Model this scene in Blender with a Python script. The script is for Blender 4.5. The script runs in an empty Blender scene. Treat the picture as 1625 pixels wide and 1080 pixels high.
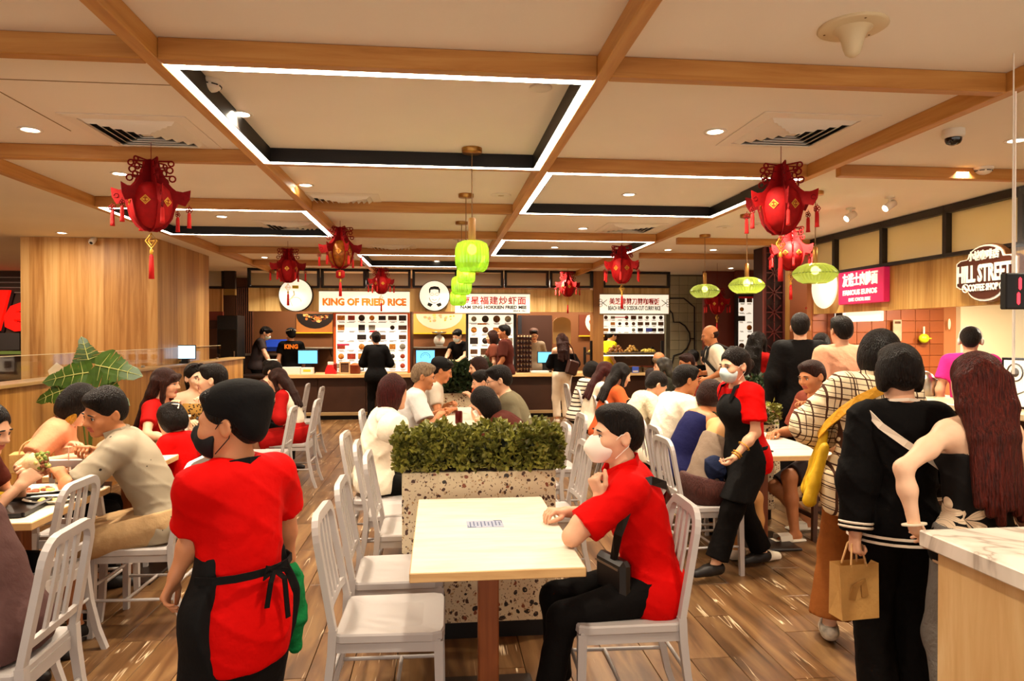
import bpy, bmesh, math, random
import numpy as np
from mathutils import Vector, Matrix
random.seed(7); RN = np.random.RandomState(5)
C = bpy.context.scene.collection
SC = bpy.context.scene

# ---------------------------------------------------------------- camera, world, exposure
F_PX, YAW, PIT, CH = 1108.0, math.radians(6.0), math.radians(-0.52), 1.56
cam_d = bpy.data.cameras.new('camera'); cam = bpy.data.objects.new('camera', cam_d); C.objects.link(cam)
cam_d.sensor_width = 36; cam_d.lens = F_PX / 1625 * 36; cam_d.clip_start = .05; cam_d.clip_end = 200
cam.location = (0, 0, CH); cam.rotation_euler = (math.pi/2 + PIT, 0, -YAW)
SC.camera = cam
SC.view_settings.view_transform = 'Standard'; SC.view_settings.look = 'None'
SC.view_settings.gamma = 1; SC.view_settings.use_curve_mapping = False
SC.view_settings.exposure = 1.02
SC.cycles.use_denoising = True
SC.cycles.max_bounces = 7; SC.cycles.diffuse_bounces = 4; SC.cycles.transparent_max_bounces = 10
SC.cycles.sample_clamp_indirect = 4; SC.cycles.caustics_reflective = False; SC.cycles.caustics_refractive = False
W = bpy.data.worlds.new('world'); SC.world = W; W.use_nodes = True
W.node_tree.nodes['Background'].inputs[0].default_value = (1, .90, .79, 1)
W.node_tree.nodes['Background'].inputs[1].default_value = 1.0
WARM = (1, .86, .66)

def lamp(name, kind, loc, power, size=.15, col=WARM, aim=None, spot=None, spread=None):
    l = bpy.data.lights.new(name, kind); l.energy = power; l.color = col
    if kind == 'AREA':
        l.shape = 'DISK'; l.size = size
        if spread: l.spread = math.radians(spread)
    elif kind == 'SPOT':
        l.spot_size = math.radians(spot or 100); l.spot_blend = .5; l.shadow_soft_size = size
    else: l.shadow_soft_size = size
    o = bpy.data.objects.new(name, l); C.objects.link(o); o.location = loc
    if aim is not None:
        o.rotation_euler = (Vector(aim) - Vector(loc)).to_track_quat('-Z', 'Y').to_euler()
    return o

# pixel ray -> point of a real plane (used to read positions off the photograph)
def _ray(px, py):
    u = (px-812.5)/F_PX; v = -(py-540)/F_PX
    c, s = math.cos(PIT), math.sin(PIT); fy = c - s*v; uz = s + c*v
    return (u*math.cos(YAW)+fy*math.sin(YAW), -u*math.sin(YAW)+fy*math.cos(YAW), uz)
def atY(px, py, Y): r = _ray(px, py); t = Y/r[1]; return Vector((r[0]*t, Y, CH+r[2]*t))
def atX(px, py, X): r = _ray(px, py); t = X/r[0]; return Vector((X, r[1]*t, CH+r[2]*t))
def atZ(px, py, Z): r = _ray(px, py); t = (Z-CH)/r[2]; return Vector((r[0]*t, r[1]*t, Z))

# ---------------------------------------------------------------- materials
def lin(c):
    if isinstance(c, str):
        c = c.lstrip('#'); c = [int(c[i:i+2], 16)/255 for i in (0, 2, 4)]
    return tuple((x/12.92 if x <= .04045 else ((x+.055)/1.055)**2.4) for x in c[:3])
MATS = {}
def M(name, col='#808080', rough=.5, metal=0., noise=None, bump=None, emit=None, spec=.4, stretch=None, rnd=0., col2=None, trans=0., alpha=1., ior=1.45, coord='Object', sheen=0.):
    """principled material; noise=(scale, amount) mottles the colour, bump=(scale, strength), rnd varies by object"""
    if name in MATS: return MATS[name]
    m = bpy.data.materials.new(name); m.use_nodes = True; nt = m.node_tree; N = nt.nodes; L = nt.links
    b = N['Principled BSDF']; c = lin(col)
    b.inputs['Base Color'].default_value = (*c, 1); b.inputs['Roughness'].default_value = rough
    b.inputs['Metallic'].default_value = metal; b.inputs['Specular IOR Level'].default_value = spec
    b.inputs['Transmission Weight'].default_value = trans; b.inputs['Alpha'].default_value = alpha; b.inputs['IOR'].default_value = ior
    if sheen: b.inputs['Sheen Weight'].default_value = sheen
    if emit:
        b.inputs['Emission Color'].default_value = (*(lin(emit[0]) if isinstance(emit[0], str) else emit[0]), 1); b.inputs['Emission Strength'].default_value = emit[1]
    tc = None
    if noise or bump or rnd:
        tc = N.new('ShaderNodeTexCoord'); mp = N.new('ShaderNodeMapping'); L.new(tc.outputs[coord], mp.inputs[0])
        if stretch: mp.inputs['Scale'].default_value = stretch
    if noise:
        n = N.new('ShaderNodeTexNoise'); n.inputs['Scale'].default_value = noise[0]; n.inputs['Detail'].default_value = 4
        L.new(mp.outputs[0], n.inputs['Vector'])
        mx = N.new('ShaderNodeMix'); mx.data_type = 'RGBA'
        c2 = lin(col2) if col2 else tuple(x*(1-noise[1]) for x in c)
        mx.inputs[6].default_value = (*c2, 1); mx.inputs[7].default_value = (*(c if col2 else tuple(min(1, x*(1+noise[1]*.6)) for x in c)), 1)
        rp = N.new('ShaderNodeMapRange'); rp.inputs[1].default_value = .3; rp.inputs[2].default_value = .7
        L.new(n.outputs[0], rp.inputs[0]); L.new(rp.outputs[0], mx.inputs[0]); src = mx.outputs[2]
        if rnd:
            oi = N.new('ShaderNodeObjectInfo'); hs = N.new('ShaderNodeHueSaturation'); r2 = N.new('ShaderNodeMapRange')
            r2.inputs[3].default_value = 1-rnd; r2.inputs[4].default_value = 1+rnd
            L.new(oi.outputs['Random'], r2.inputs[0]); L.new(r2.outputs[0], hs.inputs['Value']); L.new(src, hs.inputs['Color']); src = hs.outputs[0]
        L.new(src, b.inputs['Base Color'])
    if bump:
        n2 = N.new('ShaderNodeTexNoise'); n2.inputs['Scale'].default_value = bump[0]; n2.inputs['Detail'].default_value = 3
        L.new(mp.outputs[0], n2.inputs['Vector'])
        bp = N.new('ShaderNodeBump'); bp.inputs['Strength'].default_value = bump[1]; bp.inputs['Distance'].default_value = .02
        L.new(n2.outputs[0], bp.inputs['Height']); L.new(bp.outputs[0], b.inputs['Normal'])
    MATS[name] = m; return m

def EM(name, col, strength):
    if name in MATS: return MATS[name]
    m = bpy.data.materials.new(name); m.use_nodes = True; nt = m.node_tree; nt.nodes.clear()
    e = nt.nodes.new('ShaderNodeEmission'); e.inputs[0].default_value = (*(lin(col) if isinstance(col, str) else col), 1); e.inputs[1].default_value = strength
    o = nt.nodes.new('ShaderNodeOutputMaterial'); nt.links.new(e.outputs[0], o.inputs[0]); MATS[name] = m; return m

def NODEMAT(name):
    m = bpy.data.materials.new(name); m.use_nodes = True; MATS[name] = m
    nt = m.node_tree
    return m, nt, nt.nodes, nt.links, nt.nodes['Principled BSDF']
def ramp(N, stops):
    r = N.new('ShaderNodeValToRGB'); e = r.color_ramp.elements
    while len(e) < len(stops): e.new(.5)
    for el, (p, c) in zip(e, stops): el.position = p; el.color = (*lin(c), 1)
    return r
def wood(name, stops, stretch=(14, 14, .7), scale=1.0, rough=.45, rnd=0, strip=None, spec=.35, bump=.05):
    """straight grained timber or laminate; strip=(axis, width) gives board to board tone changes"""
    m, nt, N, L, b = NODEMAT(name); b.inputs['Roughness'].default_value = rough; b.inputs['Specular IOR Level'].default_value = spec
    tc = N.new('ShaderNodeTexCoord'); mp = N.new('ShaderNodeMapping'); mp.inputs['Scale'].default_value = stretch
    L.new(tc.outputs['Object'], mp.inputs[0])
    vec = mp.outputs[0]
    if rnd:
        oi = N.new('ShaderNodeObjectInfo'); ad = N.new('ShaderNodeVectorMath'); ad.operation = 'MULTIPLY_ADD'
        cb = N.new('ShaderNodeCombineXYZ')
        for i in range(3): L.new(oi.outputs['Random'], cb.inputs[i])
        ad.inputs[1].default_value = (37, 51, 23); L.new(cb.outputs[0], ad.inputs[0]); L.new(vec, ad.inputs[2]); vec = ad.outputs[0]
    n = N.new('ShaderNodeTexNoise'); n.inputs['Scale'].default_value = scale; n.inputs['Detail'].default_value = 5; n.inputs['Roughness'].default_value = .6; n.inputs['Distortion'].default_value = .6
    L.new(vec, n.inputs['Vector']); fac = n.outputs[0]
    if strip:
        sp = N.new('ShaderNodeSeparateXYZ'); L.new(tc.outputs['Object'], sp.inputs[0])
        dv = N.new('ShaderNodeMath'); dv.operation = 'DIVIDE'; dv.inputs[1].default_value = strip[1]; L.new(sp.outputs[strip[0]], dv.inputs[0])
        fl = N.new('ShaderNodeMath'); fl.operation = 'FLOOR'; L.new(dv.outputs[0], fl.inputs[0])
        wn = N.new('ShaderNodeTexWhiteNoise'); wn.noise_dimensions = '1D'; L.new(fl.outputs[0], wn.inputs['W'])
        mx = N.new('ShaderNodeMath'); mx.operation = 'MULTIPLY_ADD'; mx.inputs[1].default_value = .34
        L.new(wn.outputs[0], mx.inputs[0])
        sb = N.new('ShaderNodeMath'); sb.operation = 'SUBTRACT'; sb.inputs[1].default_value = .17; L.new(fac, sb.inputs[0])
        L.new(sb.outputs[0], mx.inputs[2]); fac = mx.outputs[0]
    r = ramp(N, stops); L.new(fac, r.inputs[0]); src = r.outputs[0]
    if rnd:
        hs = N.new('ShaderNodeHueSaturation'); r2 = N.new('ShaderNodeMapRange'); r2.inputs[3].default_value = 1-rnd; r2.inputs[4].default_value = 1+rnd
        L.new(oi.outputs['Random'], r2.inputs[0]); L.new(r2.outputs[0], hs.inputs['Value']); L.new(src, hs.inputs['Color']); src = hs.outputs[0]
    L.new(src, b.inputs['Base Color'])
    if bump:
        bp = N.new('ShaderNodeBump'); bp.inputs['Strength'].default_value = bump; bp.inputs['Distance'].default_value = .01
        L.new(n.outputs[0], bp.inputs['Height']); L.new(bp.outputs[0], b.inputs['Normal'])
    return m

# ---------------------------------------------------------------- mesh helpers
class MB:
    def __init__(s): s.v = []; s.f = []; s.m = []; s.sm = []
    def add(s, vs, fs, mi=0, smooth=False):
        o = len(s.v); s.v += [tuple(x) for x in vs]
        for f in fs: s.f.append([i+o for i in f]); s.m.append(mi); s.sm.append(smooth)
        return s
    def box(s, c, d, R=None, mi=0):
        c = Vector(c); vs = []
        for z in (-.5, .5):
            for x, y in ((-.5, -.5), (.5, -.5), (.5, .5), (-.5, .5)):
                p = Vector((x*d[0], y*d[1], z*d[2])); vs.append(c + (R @ p if R else p))
        return s.add(vs, [(3, 2, 1, 0), (4, 5, 6, 7), (0, 1, 5, 4), (1, 2, 6, 5), (2, 3, 7, 6), (3, 0, 4, 7)], mi)
    def cbox(s, c, d, b=.005, R=None, mi=0):
        """box with chamfered edges"""
        c = Vector(c); h = [x/2 for x in d]; b = min(b, *[x*.9 for x in h]); idx = {}; vs = []
        for sx in (-1, 1):
            for sy in (-1, 1):
                for sz in (-1, 1):
                    for a in range(3):
                        p = Vector([sg*(h[i]-(0 if i == a else b)) for i, sg in enumerate((sx, sy, sz))])
                        idx[(sx, sy, sz, a)] = len(vs); vs.append(c + (R @ p if R else p))
        fs = []
        for a in range(3):
            u, v = (a+1) % 3, (a+2) % 3
            for sg in (-1, 1):
                q = []
                for su, sv in ((-1, -1), (1, -1), (1, 1), (-1, 1)):
                    k = [0, 0, 0]; k[a] = sg; k[u] = su; k[v] = sv; q.append(idx[(*k, a)])
                fs.append(q if sg > 0 else q[::-1])
            for su in (-1, 1):
                for sv in (-1, 1):
                    q = []
                    for sa, ax in ((-1, u), (1, u), (1, v), (-1, v)):
                        k = [0, 0, 0]; k[a] = sa; k[u] = su; k[v] = sv; q.append(idx[(*k, ax)])
                    fs.append(q if su*sv > 0 else q[::-1])
        for sx in (-1, 1):
            for sy in (-1, 1):
                for sz in (-1, 1):
                    q = [idx[(sx, sy, sz, a)] for a in range(3)]; fs.append(q if sx*sy*sz > 0 else q[::-1])
        return s.add(vs, fs, mi)
    def tube(s, pts, r, n=8, closed=False, mi=0, caps=True, flat=None, up=None):
        """round bar along pts; flat=(a,b) instead gives a flat bar a wide (along side), b deep (along the up vector)"""
        P = [Vector(p) for p in pts]; k = len(P); rs = r if isinstance(r, (list, tuple)) else [r]*k
        T = []
        for i in range(k):
            a = P[(i-1) % k] if (closed or i > 0) else P[i]; c = P[(i+1) % k] if (closed or i < k-1) else P[i]
            T.append((c-a).normalized())
        u0 = Vector(up) if up else (Vector((0, 0, 1)) if abs(T[0].z) < .9 else Vector((1, 0, 0)))
        vs = []; u = u0
        for i in range(k):
            if up: u = u0
            sd = T[i].cross(u)
            if sd.length < 1e-6: sd = T[i].orthogonal()
            sd.normalize(); u = sd.cross(T[i]).normalized()
            if flat:
                a, b = flat
                for x, y in ((-a, -b), (a, -b), (a, b), (-a, b)): vs.append(P[i] + sd*x*.5*rs[i] + u*y*.5*rs[i])
            else:
                for j in range(n):
                    t = 2*math.pi*j/n; vs.append(P[i] + (sd*math.cos(t) + u*math.sin(t))*rs[i])
        if flat: n = 4
        fs = []
        for i in range(k if closed else k-1):
            for j in range(n):
                a = i*n+j; b_ = i*n+(j+1) % n; c = ((i+1) % k)*n+(j+1) % n; d = ((i+1) % k)*n+j
                fs.append((a, b_, c, d))
        s.add(vs, fs, mi, not flat)
        if not closed and caps:
            s.add(vs[:n], [tuple(range(n))[::-1]], mi); s.add(vs[-n:], [tuple(range(n))], mi)
        return s
    def lathe(s, prof, n=20, c=(0, 0, 0), R=None, mi=0, smooth=True, rib=None, sc=(1, 1), caps=True):
        c = Vector(c); vs = []; k = len(prof)
        for i, (r, z) in enumerate(prof):
            for j in range(n):
                t = 2*math.pi*j/n; rr = r*(1+(rib if (rib and j % 2) else 0)); p = Vector((rr*math.cos(t)*sc[0], rr*math.sin(t)*sc[1], z)); vs.append(c + (R @ p if R else p))
        fs = [(i*n+j, i*n+(j+1) % n, (i+1)*n+(j+1) % n, (i+1)*n+j) for i in range(k-1) for j in range(n)]
        s.add(vs, fs, mi, smooth)
        if caps and prof[0][0] > 1e-5: s.add(vs[:n], [tuple(range(n))[::-1]], mi)
        if caps and prof[-1][0] > 1e-5: s.add(vs[-n:], [tuple(range(n))], mi)
        return s
    def prism(s, out, t, Mx, mi=0, z0=0.):
        """polygon given in its own xy plane, thickness t along own z, placed by the matrix Mx"""
        n = len(out); vs = [Mx @ Vector((x, y, z0)) for x, y in out] + [Mx @ Vector((x, y, z0+t)) for x, y in out]
        fs = [tuple(range(n))[::-1], tuple(range(n, 2*n))] + [(i, (i+1) % n, n+(i+1) % n, n+i) for i in range(n)]
        return s.add(vs, fs, mi)
    def ball(s, c, r, n=12, m=8, R=None, mi=0):
        r = r if isinstance(r, (tuple, list)) else (r, r, r); c = Vector(c); vs = []
        for i in range(m+1):
            a = math.pi*i/m
            for j in range(n):
                t = 2*math.pi*j/n; p = Vector((r[0]*math.sin(a)*math.cos(t), r[1]*math.sin(a)*math.sin(t), -r[2]*math.cos(a))); vs.append(c + (R @ p if R else p))
        return s.add(vs, [(i*n+j, i*n+(j+1) % n, (i+1)*n+(j+1) % n, (i+1)*n+j) for i in range(m) for j in range(n)], mi, True)
    def mesh(s, name, mats):
        me = bpy.data.meshes.new(name); me.from_pydata(s.v, [], s.f)
        for m in (mats if isinstance(mats, (list, tuple)) else [mats]): me.materials.append(m)
        me.polygons.foreach_set('material_index', s.m); me.polygons.foreach_set('use_smooth', s.sm); me.update(); return me
    def obj(s, name, mats, parent=None, loc=None, rotz=0.):
        o = bpy.data.objects.new(name, s.mesh(name, mats)); C.objects.link(o)
        if parent is not None: o.parent = parent
        if loc is not None: o.location = loc
        if rotz: o.rotation_euler = (0, 0, rotz)
        return o

def tag(o, label, cat, group=None):
    o['label'] = label; o['category'] = cat
    if group: o['group'] = group
    return o
def thing(name, label, cat, loc=(0, 0, 0), rotz=0., group=None):
    o = bpy.data.objects.new(name, None); C.objects.link(o); o.location = loc; o.rotation_euler = (0, 0, rotz); o.empty_display_size = .05
    return tag(o, label, cat, group)
def struct(o): o['kind'] = 'structure'; return o
KIDS = {}
def dup(root, loc, rotz=0., label=None, group=None, scale=None):
    r = root.copy(); C.objects.link(r); r.location = loc; r.rotation_euler = (0, 0, rotz)
    if label: r['label'] = label
    if group: r['group'] = group
    if scale: r.scale = scale
    for ch in list(root.children):
        c = ch.copy(); C.objects.link(c); c.parent = r
        for g in list(ch.children):
            d = g.copy(); C.objects.link(d); d.parent = c
    return r
def rx(a): return Matrix.Rotation(a, 3, 'X')
def ry(a): return Matrix.Rotation(a, 3, 'Y')
def rz(a): return Matrix.Rotation(a, 3, 'Z')
def text(name, body, width=None, height=.1, mat=None, parent=None, loc=(0, 0, 0), R=None, bold=.0, ext=.004, spacing=1., tall=None):
    """flat lettering standing in the local xz plane, facing local -y; scaled to width (and to cap height tall)"""
    c = bpy.data.curves.new('lettering', 'FONT'); c.body = body; c.size = height; c.align_x = 'CENTER'; c.align_y = 'CENTER'
    c.extrude = ext; c.offset = bold; c.resolution_u = 2; c.space_character = spacing
    o = bpy.data.objects.new('lettering', c); C.objects.link(o); bpy.context.view_layer.update()
    me = bpy.data.meshes.new_from_object(o.evaluated_get(bpy.context.evaluated_depsgraph_get())); bpy.data.objects.remove(o); bpy.data.curves.remove(c)
    n = len(me.vertices); a = np.empty(n*3, 'f'); me.vertices.foreach_get('co', a); a = a.reshape(-1, 3)
    lo, hi = a.min(0), a.max(0); a[:, :2] -= (lo[:2]+hi[:2])/2; w, h = hi[0]-lo[0], hi[1]-lo[1]
    if width: a[:, 0] *= width/w
    if tall: a[:, 1] *= tall/h
    elif width: a[:, 1] *= width/w
    b = np.stack([a[:, 0], -a[:, 2], a[:, 1]], 1)
    if R is not None: b = b @ np.array(R).T
    me.vertices.foreach_set('co', b.astype('f').ravel()); me.materials.clear(); me.materials.append(mat); me.update(); me.name = name
    o = bpy.data.objects.new(name, me); C.objects.link(o); o.location = loc
    if parent is not None: o.parent = parent
    return o
# ---------------------------------------------------------------- bodies: smooth distance fields meshed by surface nets
def v3(p): return np.array(p, float)
def nrm(a): a = v3(a); return a/(np.linalg.norm(a)+1e-9)
def smin(a, b, k):
    if k <= 0: return np.minimum(a, b)
    h = np.maximum(k-np.abs(a-b), 0)/k; return np.minimum(a, b)-h*h*k*.25
class SD:
    def __init__(s): s.ops = []; s.wr = 0.; s.ph = RN.rand(8)*6.28
    def cone(s, a, b, ra, rb=None, k=.03, op=0):
        rb = ra if rb is None else rb; a, b = v3(a), v3(b); r = max(ra, rb)
        s.ops.append(('c', op, k, np.minimum(a, b)-r, np.maximum(a, b)+r, (a, b, ra, rb))); return s
    def ell(s, c, r, R=None, k=.03, op=0):
        c = v3(c); r = v3(r if np.ndim(r) else (r, r, r)); R = np.eye(3) if R is None else np.array(R)
        e = np.sqrt(((R*r)**2).sum(1)); s.ops.append(('e', op, k, c-e, c+e, (c, r, R))); return s
    def plane(s, p, n, k=.004):
        s.ops.append(('p', 1, k, None, None, (v3(p), nrm(n)))); return s
    def grp(s, g, k=.02):
        b = g.bounds(); s.ops.append(('g', 0, k, b[0], b[1], g)); return s
    def bounds(s):
        o = [x for x in s.ops if x[1] == 0 and x[3] is not None]
        return np.min([x[3] for x in o], 0), np.max([x[4] for x in o], 0)
    def ev(s, xs, ys, zs, top=True):
        F = np.full((len(xs), len(ys), len(zs)), .12); h = xs[1]-xs[0] if len(xs) > 1 else .01
        for kd, op, k, lo, hi, q in s.ops:
            if kd == 'p': sl = (slice(None),)*3
            else:
                m = k+.02+2*h
                sl = tuple(slice(np.searchsorted(A, lo[i]-m), np.searchsorted(A, hi[i]+m)) for i, A in enumerate((xs, ys, zs)))
                if any(x.start >= x.stop for x in sl): continue
            X = xs[sl[0]][:, None, None]; Y = ys[sl[1]][None, :, None]; Z = zs[sl[2]][None, None, :]
            if kd == 'c':
                a, b, ra, rb = q; ba = b-a; L = ba@ba+1e-12
                x, y, z = X-a[0], Y-a[1], Z-a[2]; t = np.clip((x*ba[0]+y*ba[1]+z*ba[2])/L, 0, 1)
                d = np.sqrt((x-t*ba[0])**2+(y-t*ba[1])**2+(z-t*ba[2])**2)-(ra+t*(rb-ra))
            elif kd == 'e':
                c, r, R = q; x, y, z = X-c[0], Y-c[1], Z-c[2]; k0 = 0; k1 = 0
                for i in range(3):
                    u = (x*R[0, i]+y*R[1, i]+z*R[2, i])/r[i]; k0 = k0+u*u; k1 = k1+(u/r[i])**2
                k0 = np.sqrt(k0); d = k0*(k0-1)/(np.sqrt(k1)+1e-9)
            elif kd == 'p':
                p, n = q; d = -((X-p[0])*n[0]+(Y-p[1])*n[1]+(Z-p[2])*n[2])
            else: d = q.ev(xs[sl[0]], ys[sl[1]], zs[sl[2]], False)
            F[sl] = smin(F[sl], d, k) if op == 0 else -smin(-F[sl], d, k)
        if s.wr:
            X = xs[:, None, None]; Y = ys[None, :, None]; Z = zs[None, None, :]; p = s.ph
            a = np.sin(13*X+19*Z+p[0]+1.6*np.sin(7*Z+8*X+p[1])+1.5*np.sin(9*Y+p[2])); b = np.sin(21*Y-17*Z+9*X+p[3]+2.*np.sin(10*X+6*Z+p[4]))
            F = F-s.wr*1.5*((1-np.abs(a))**3+.8*(1-np.abs(b))**3-.45)
        return F
ED = [(0, 1), (2, 3), (4, 5), (6, 7), (0, 2), (1, 3), (4, 6), (5, 7), (0, 4), (1, 5), (2, 6), (3, 7)]
CO = np.array([(i, j, k) for k in (0, 1) for j in (0, 1) for i in (0, 1)])
def snets(F, xs, ys, zs):
    S = F < 0; h = xs[1]-xs[0]
    cnt = sum(S[i:S.shape[0]-1+i, j:S.shape[1]-1+j, k:S.shape[2]-1+k].astype(np.int8) for i, j, k in CO)
    I, J, K = np.nonzero((cnt > 0) & (cnt < 8)); N = len(I)
    if N == 0: return np.zeros((0, 3)), np.zeros((0, 4), int)
    V = np.stack([F[I+c[0], J+c[1], K+c[2]] for c in CO], 1); acc = np.zeros((N, 3)); m = np.zeros(N)
    for a, b in ED:
        cr = (V[:, a] < 0) != (V[:, b] < 0); t = V[:, a]/(V[:, a]-V[:, b]+1e-12); t = np.where(cr, np.clip(t, 0, 1), 0)
        acc += np.where(cr[:, None], CO[a]+t[:, None]*(CO[b]-CO[a]), 0); m += cr
    P = acc/m[:, None]; P = np.stack([xs[I], ys[J], zs[K]], 1)+P*h
    idx = -np.ones(cnt.shape, int); idx[I, J, K] = np.arange(N); Q = []
    for ax in range(3):
        u, w = (ax+1) % 3, (ax+2) % 3
        s0 = [slice(None)]*3; s1 = [slice(None)]*3; s0[ax] = slice(0, -1); s1[ax] = slice(1, None)
        for t in (u, w): s0[t] = s1[t] = slice(1, -1)
        A, B = S[tuple(s0)], S[tuple(s1)]; E = np.argwhere(A != B); 
        if not len(E): continue
        fl = A[tuple(E.T)]; E = E.copy(); E[:, u] += 1; E[:, w] += 1
        def cell(du, dw):
            e = E.copy(); e[:, u] += du; e[:, w] += dw; return idx[tuple(e.T)]
        q = np.stack([cell(-1, -1), cell(0, -1), cell(0, 0), cell(-1, 0)], 1); q[~fl] = q[~fl][:, ::-1]; Q.append(q)
    Q = np.concatenate(Q); return P, Q[(Q >= 0).all(1)]
def grid(lo, hi, h): return [np.arange(lo[i], hi[i]+h, h) for i in range(3)]
def sd_arrays(sd, h, fine=()):
    lo, hi = sd.bounds(); g = grid(lo-2.5*h, hi+2.5*h, h); P, Q = snets(sd.ev(*g), *g)
    for fl, fh, f in fine:
        fl, fh = v3(fl), v3(fh); ins = ((P > fl+h*1.2) & (P < fh-h*1.2)).all(1); Q = Q[~ins[Q].all(1)]
        g = grid(fl, fh, f); p, q = snets(sd.ev(*g), *g); Q = np.concatenate([Q, q+len(P)]); P = np.concatenate([P, p])
    return P, Q
def np_mesh(name, P, Q, mats, mi=None):
    u, inv = np.unique(Q, return_inverse=True); P = P[u]; Q = inv.reshape(-1, 4)
    me = bpy.data.meshes.new(name); n = len(Q)
    me.vertices.add(len(P)); me.vertices.foreach_set('co', P.astype('f').ravel())
    me.loops.add(4*n); me.loops.foreach_set('vertex_index', Q.astype('i').ravel())
    me.polygons.add(n); me.polygons.foreach_set('loop_start', np.arange(n, dtype='i')*4)
    for m in mats: me.materials.append(m)
    if mi is not None: me.polygons.foreach_set('material_index', mi.astype('i'))
    me.polygons.foreach_set('use_smooth', np.ones(n, bool)); me.update(calc_edges=True); return me
def sd_obj(name, sd, h, mats, parent, fine=(), pick=None):
    P, Q = sd_arrays(sd, h, fine)
    if len(Q) == 0: return None
    mats = mats if isinstance(mats, (list, tuple)) else [mats]
    mi = pick(P[Q].mean(1)) if pick else None
    o = bpy.data.objects.new(name, np_mesh(name, P, Q, mats, mi)); C.objects.link(o)
    if parent is not None: o.parent = parent
    return o
def ik(a, t, l1, l2, pole):
    a, t, pole = v3(a), v3(t), v3(pole); d = t-a; L = np.linalg.norm(d); Lm = min(L, (l1+l2)*.998); d = d/(L+1e-9); t = a+d*Lm
    x = (l1*l1-l2*l2+Lm*Lm)/(2*Lm); y = math.sqrt(max(l1*l1-x*x, 0)); p = pole-d*(pole@d); p = nrm(p); return a+d*x+p*y, t

def hand_ops(sd, w, d, n, side, s=1., curl=.35, thumb=.5, spread=1., pinch=None):
    """palm, four fingers of different length and a thumb from the side of the palm; side=+1 right"""
    d = nrm(d); n = nrm(v3(n)-d*(v3(n)@d)); t = np.cross(d, n)*side; g = SD(); B = .082*s
    for o, r in ((.027, .0125), (.009, .014), (-.010, .0135), (-.027, .0115)):
        g.cone(w+t*o*.55*s, w+d*B+t*o*s, r*1.05*s, r*.95*s, k=.012)
    g.cone(w+t*.012*s, w+d*.05*s+t*.03*s+n*.006*s, .013*s, .011*s, k=.015)
    F = SD()
    for i, (o, L, r) in enumerate(((.029, .072, .0088), (.0095, .080, .009), (-.0105, .074, .0086), (-.0295, .058, .0077))):
        c = curl[i] if isinstance(curl, (list, tuple)) else curl
        p = w+d*(B-.006)+t*o*s; dd = nrm(d+t*(o*2.2*spread)); a = 0.
        for j, (f, st) in enumerate(((.46, .9), (.30, 1.15), (.24, .8))):
            a += c*st*1.25; q = p+(dd*math.cos(a)+n*math.sin(a))*L*f*s; F.cone(p, q, r*(1-.07*j)*s, r*(.93-.08*j)*s, k=.002); p = q
    p = w+d*.022*s+t*.020*s+n*.006*s
    td = [nrm(d*.75+t*(.8-.35*thumb)+n*(.15+.5*thumb)), nrm(d*.95+t*(.4-.5*thumb)+n*(.15+.5*thumb)), nrm(d+t*(.15-.55*thumb)+n*(.15+.45*thumb))]
    for j, (dd, l) in enumerate(zip(td, (.042, .033, .026))): q = p+dd*l*s; F.cone(p, q, (.0125-.0012*j)*s, (.0115-.0016*j)*s, k=.004); p = q
    g.grp(F, .006); sd.grp(g, .014)

SKIN = M('skin', '#dba583', .5, noise=(9, .10), bump=(60, .06), spec=.35)
SKIN_PALE = M('skin_fair', '#ecbf9e', .5, noise=(9, .08), bump=(60, .05), spec=.35)
SKIN_TAN = M('skin_tanned', '#c07c50', .5, noise=(9, .12), bump=(60, .06), spec=.35)
LIP = M('lips', '#a8503f', .45); EYE_W = M('eye_white', '#e8e0d8', .25); IRIS = M('iris', '#1a0f0a', .15); LASH = M('eyelashes', '#120b08', .6)
def hairmat(name, col, col2, rough=.42):
    m = M(name, col, rough, noise=(16, .5), col2=col2, stretch=(9, 9, .9), bump=(22, .9), spec=.22); return m
BLACK_H = hairmat('hair_black', '#1a100b', '#070404'); BROWN_H = hairmat('hair_brown', '#3b1a10', '#190a07'); RED_H = hairmat('hair_auburn', '#5e1d12', '#270b07'); GREY_H = hairmat('hair_grey', '#a58a6c', '#5f4a38', .5); DRED_H = hairmat('hair_dark_red', '#4e1512', '#240807')
BLACK_C = M('black_cloth', '#0d0b0b', .8, bump=(40, .15), spec=.2)
LODS = {0: (.0095, .0038, .0038, .0080), 1: (.013, .0058, .0058, .0105), 2: (.017, .0082, .0080, .0135)}

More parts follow.
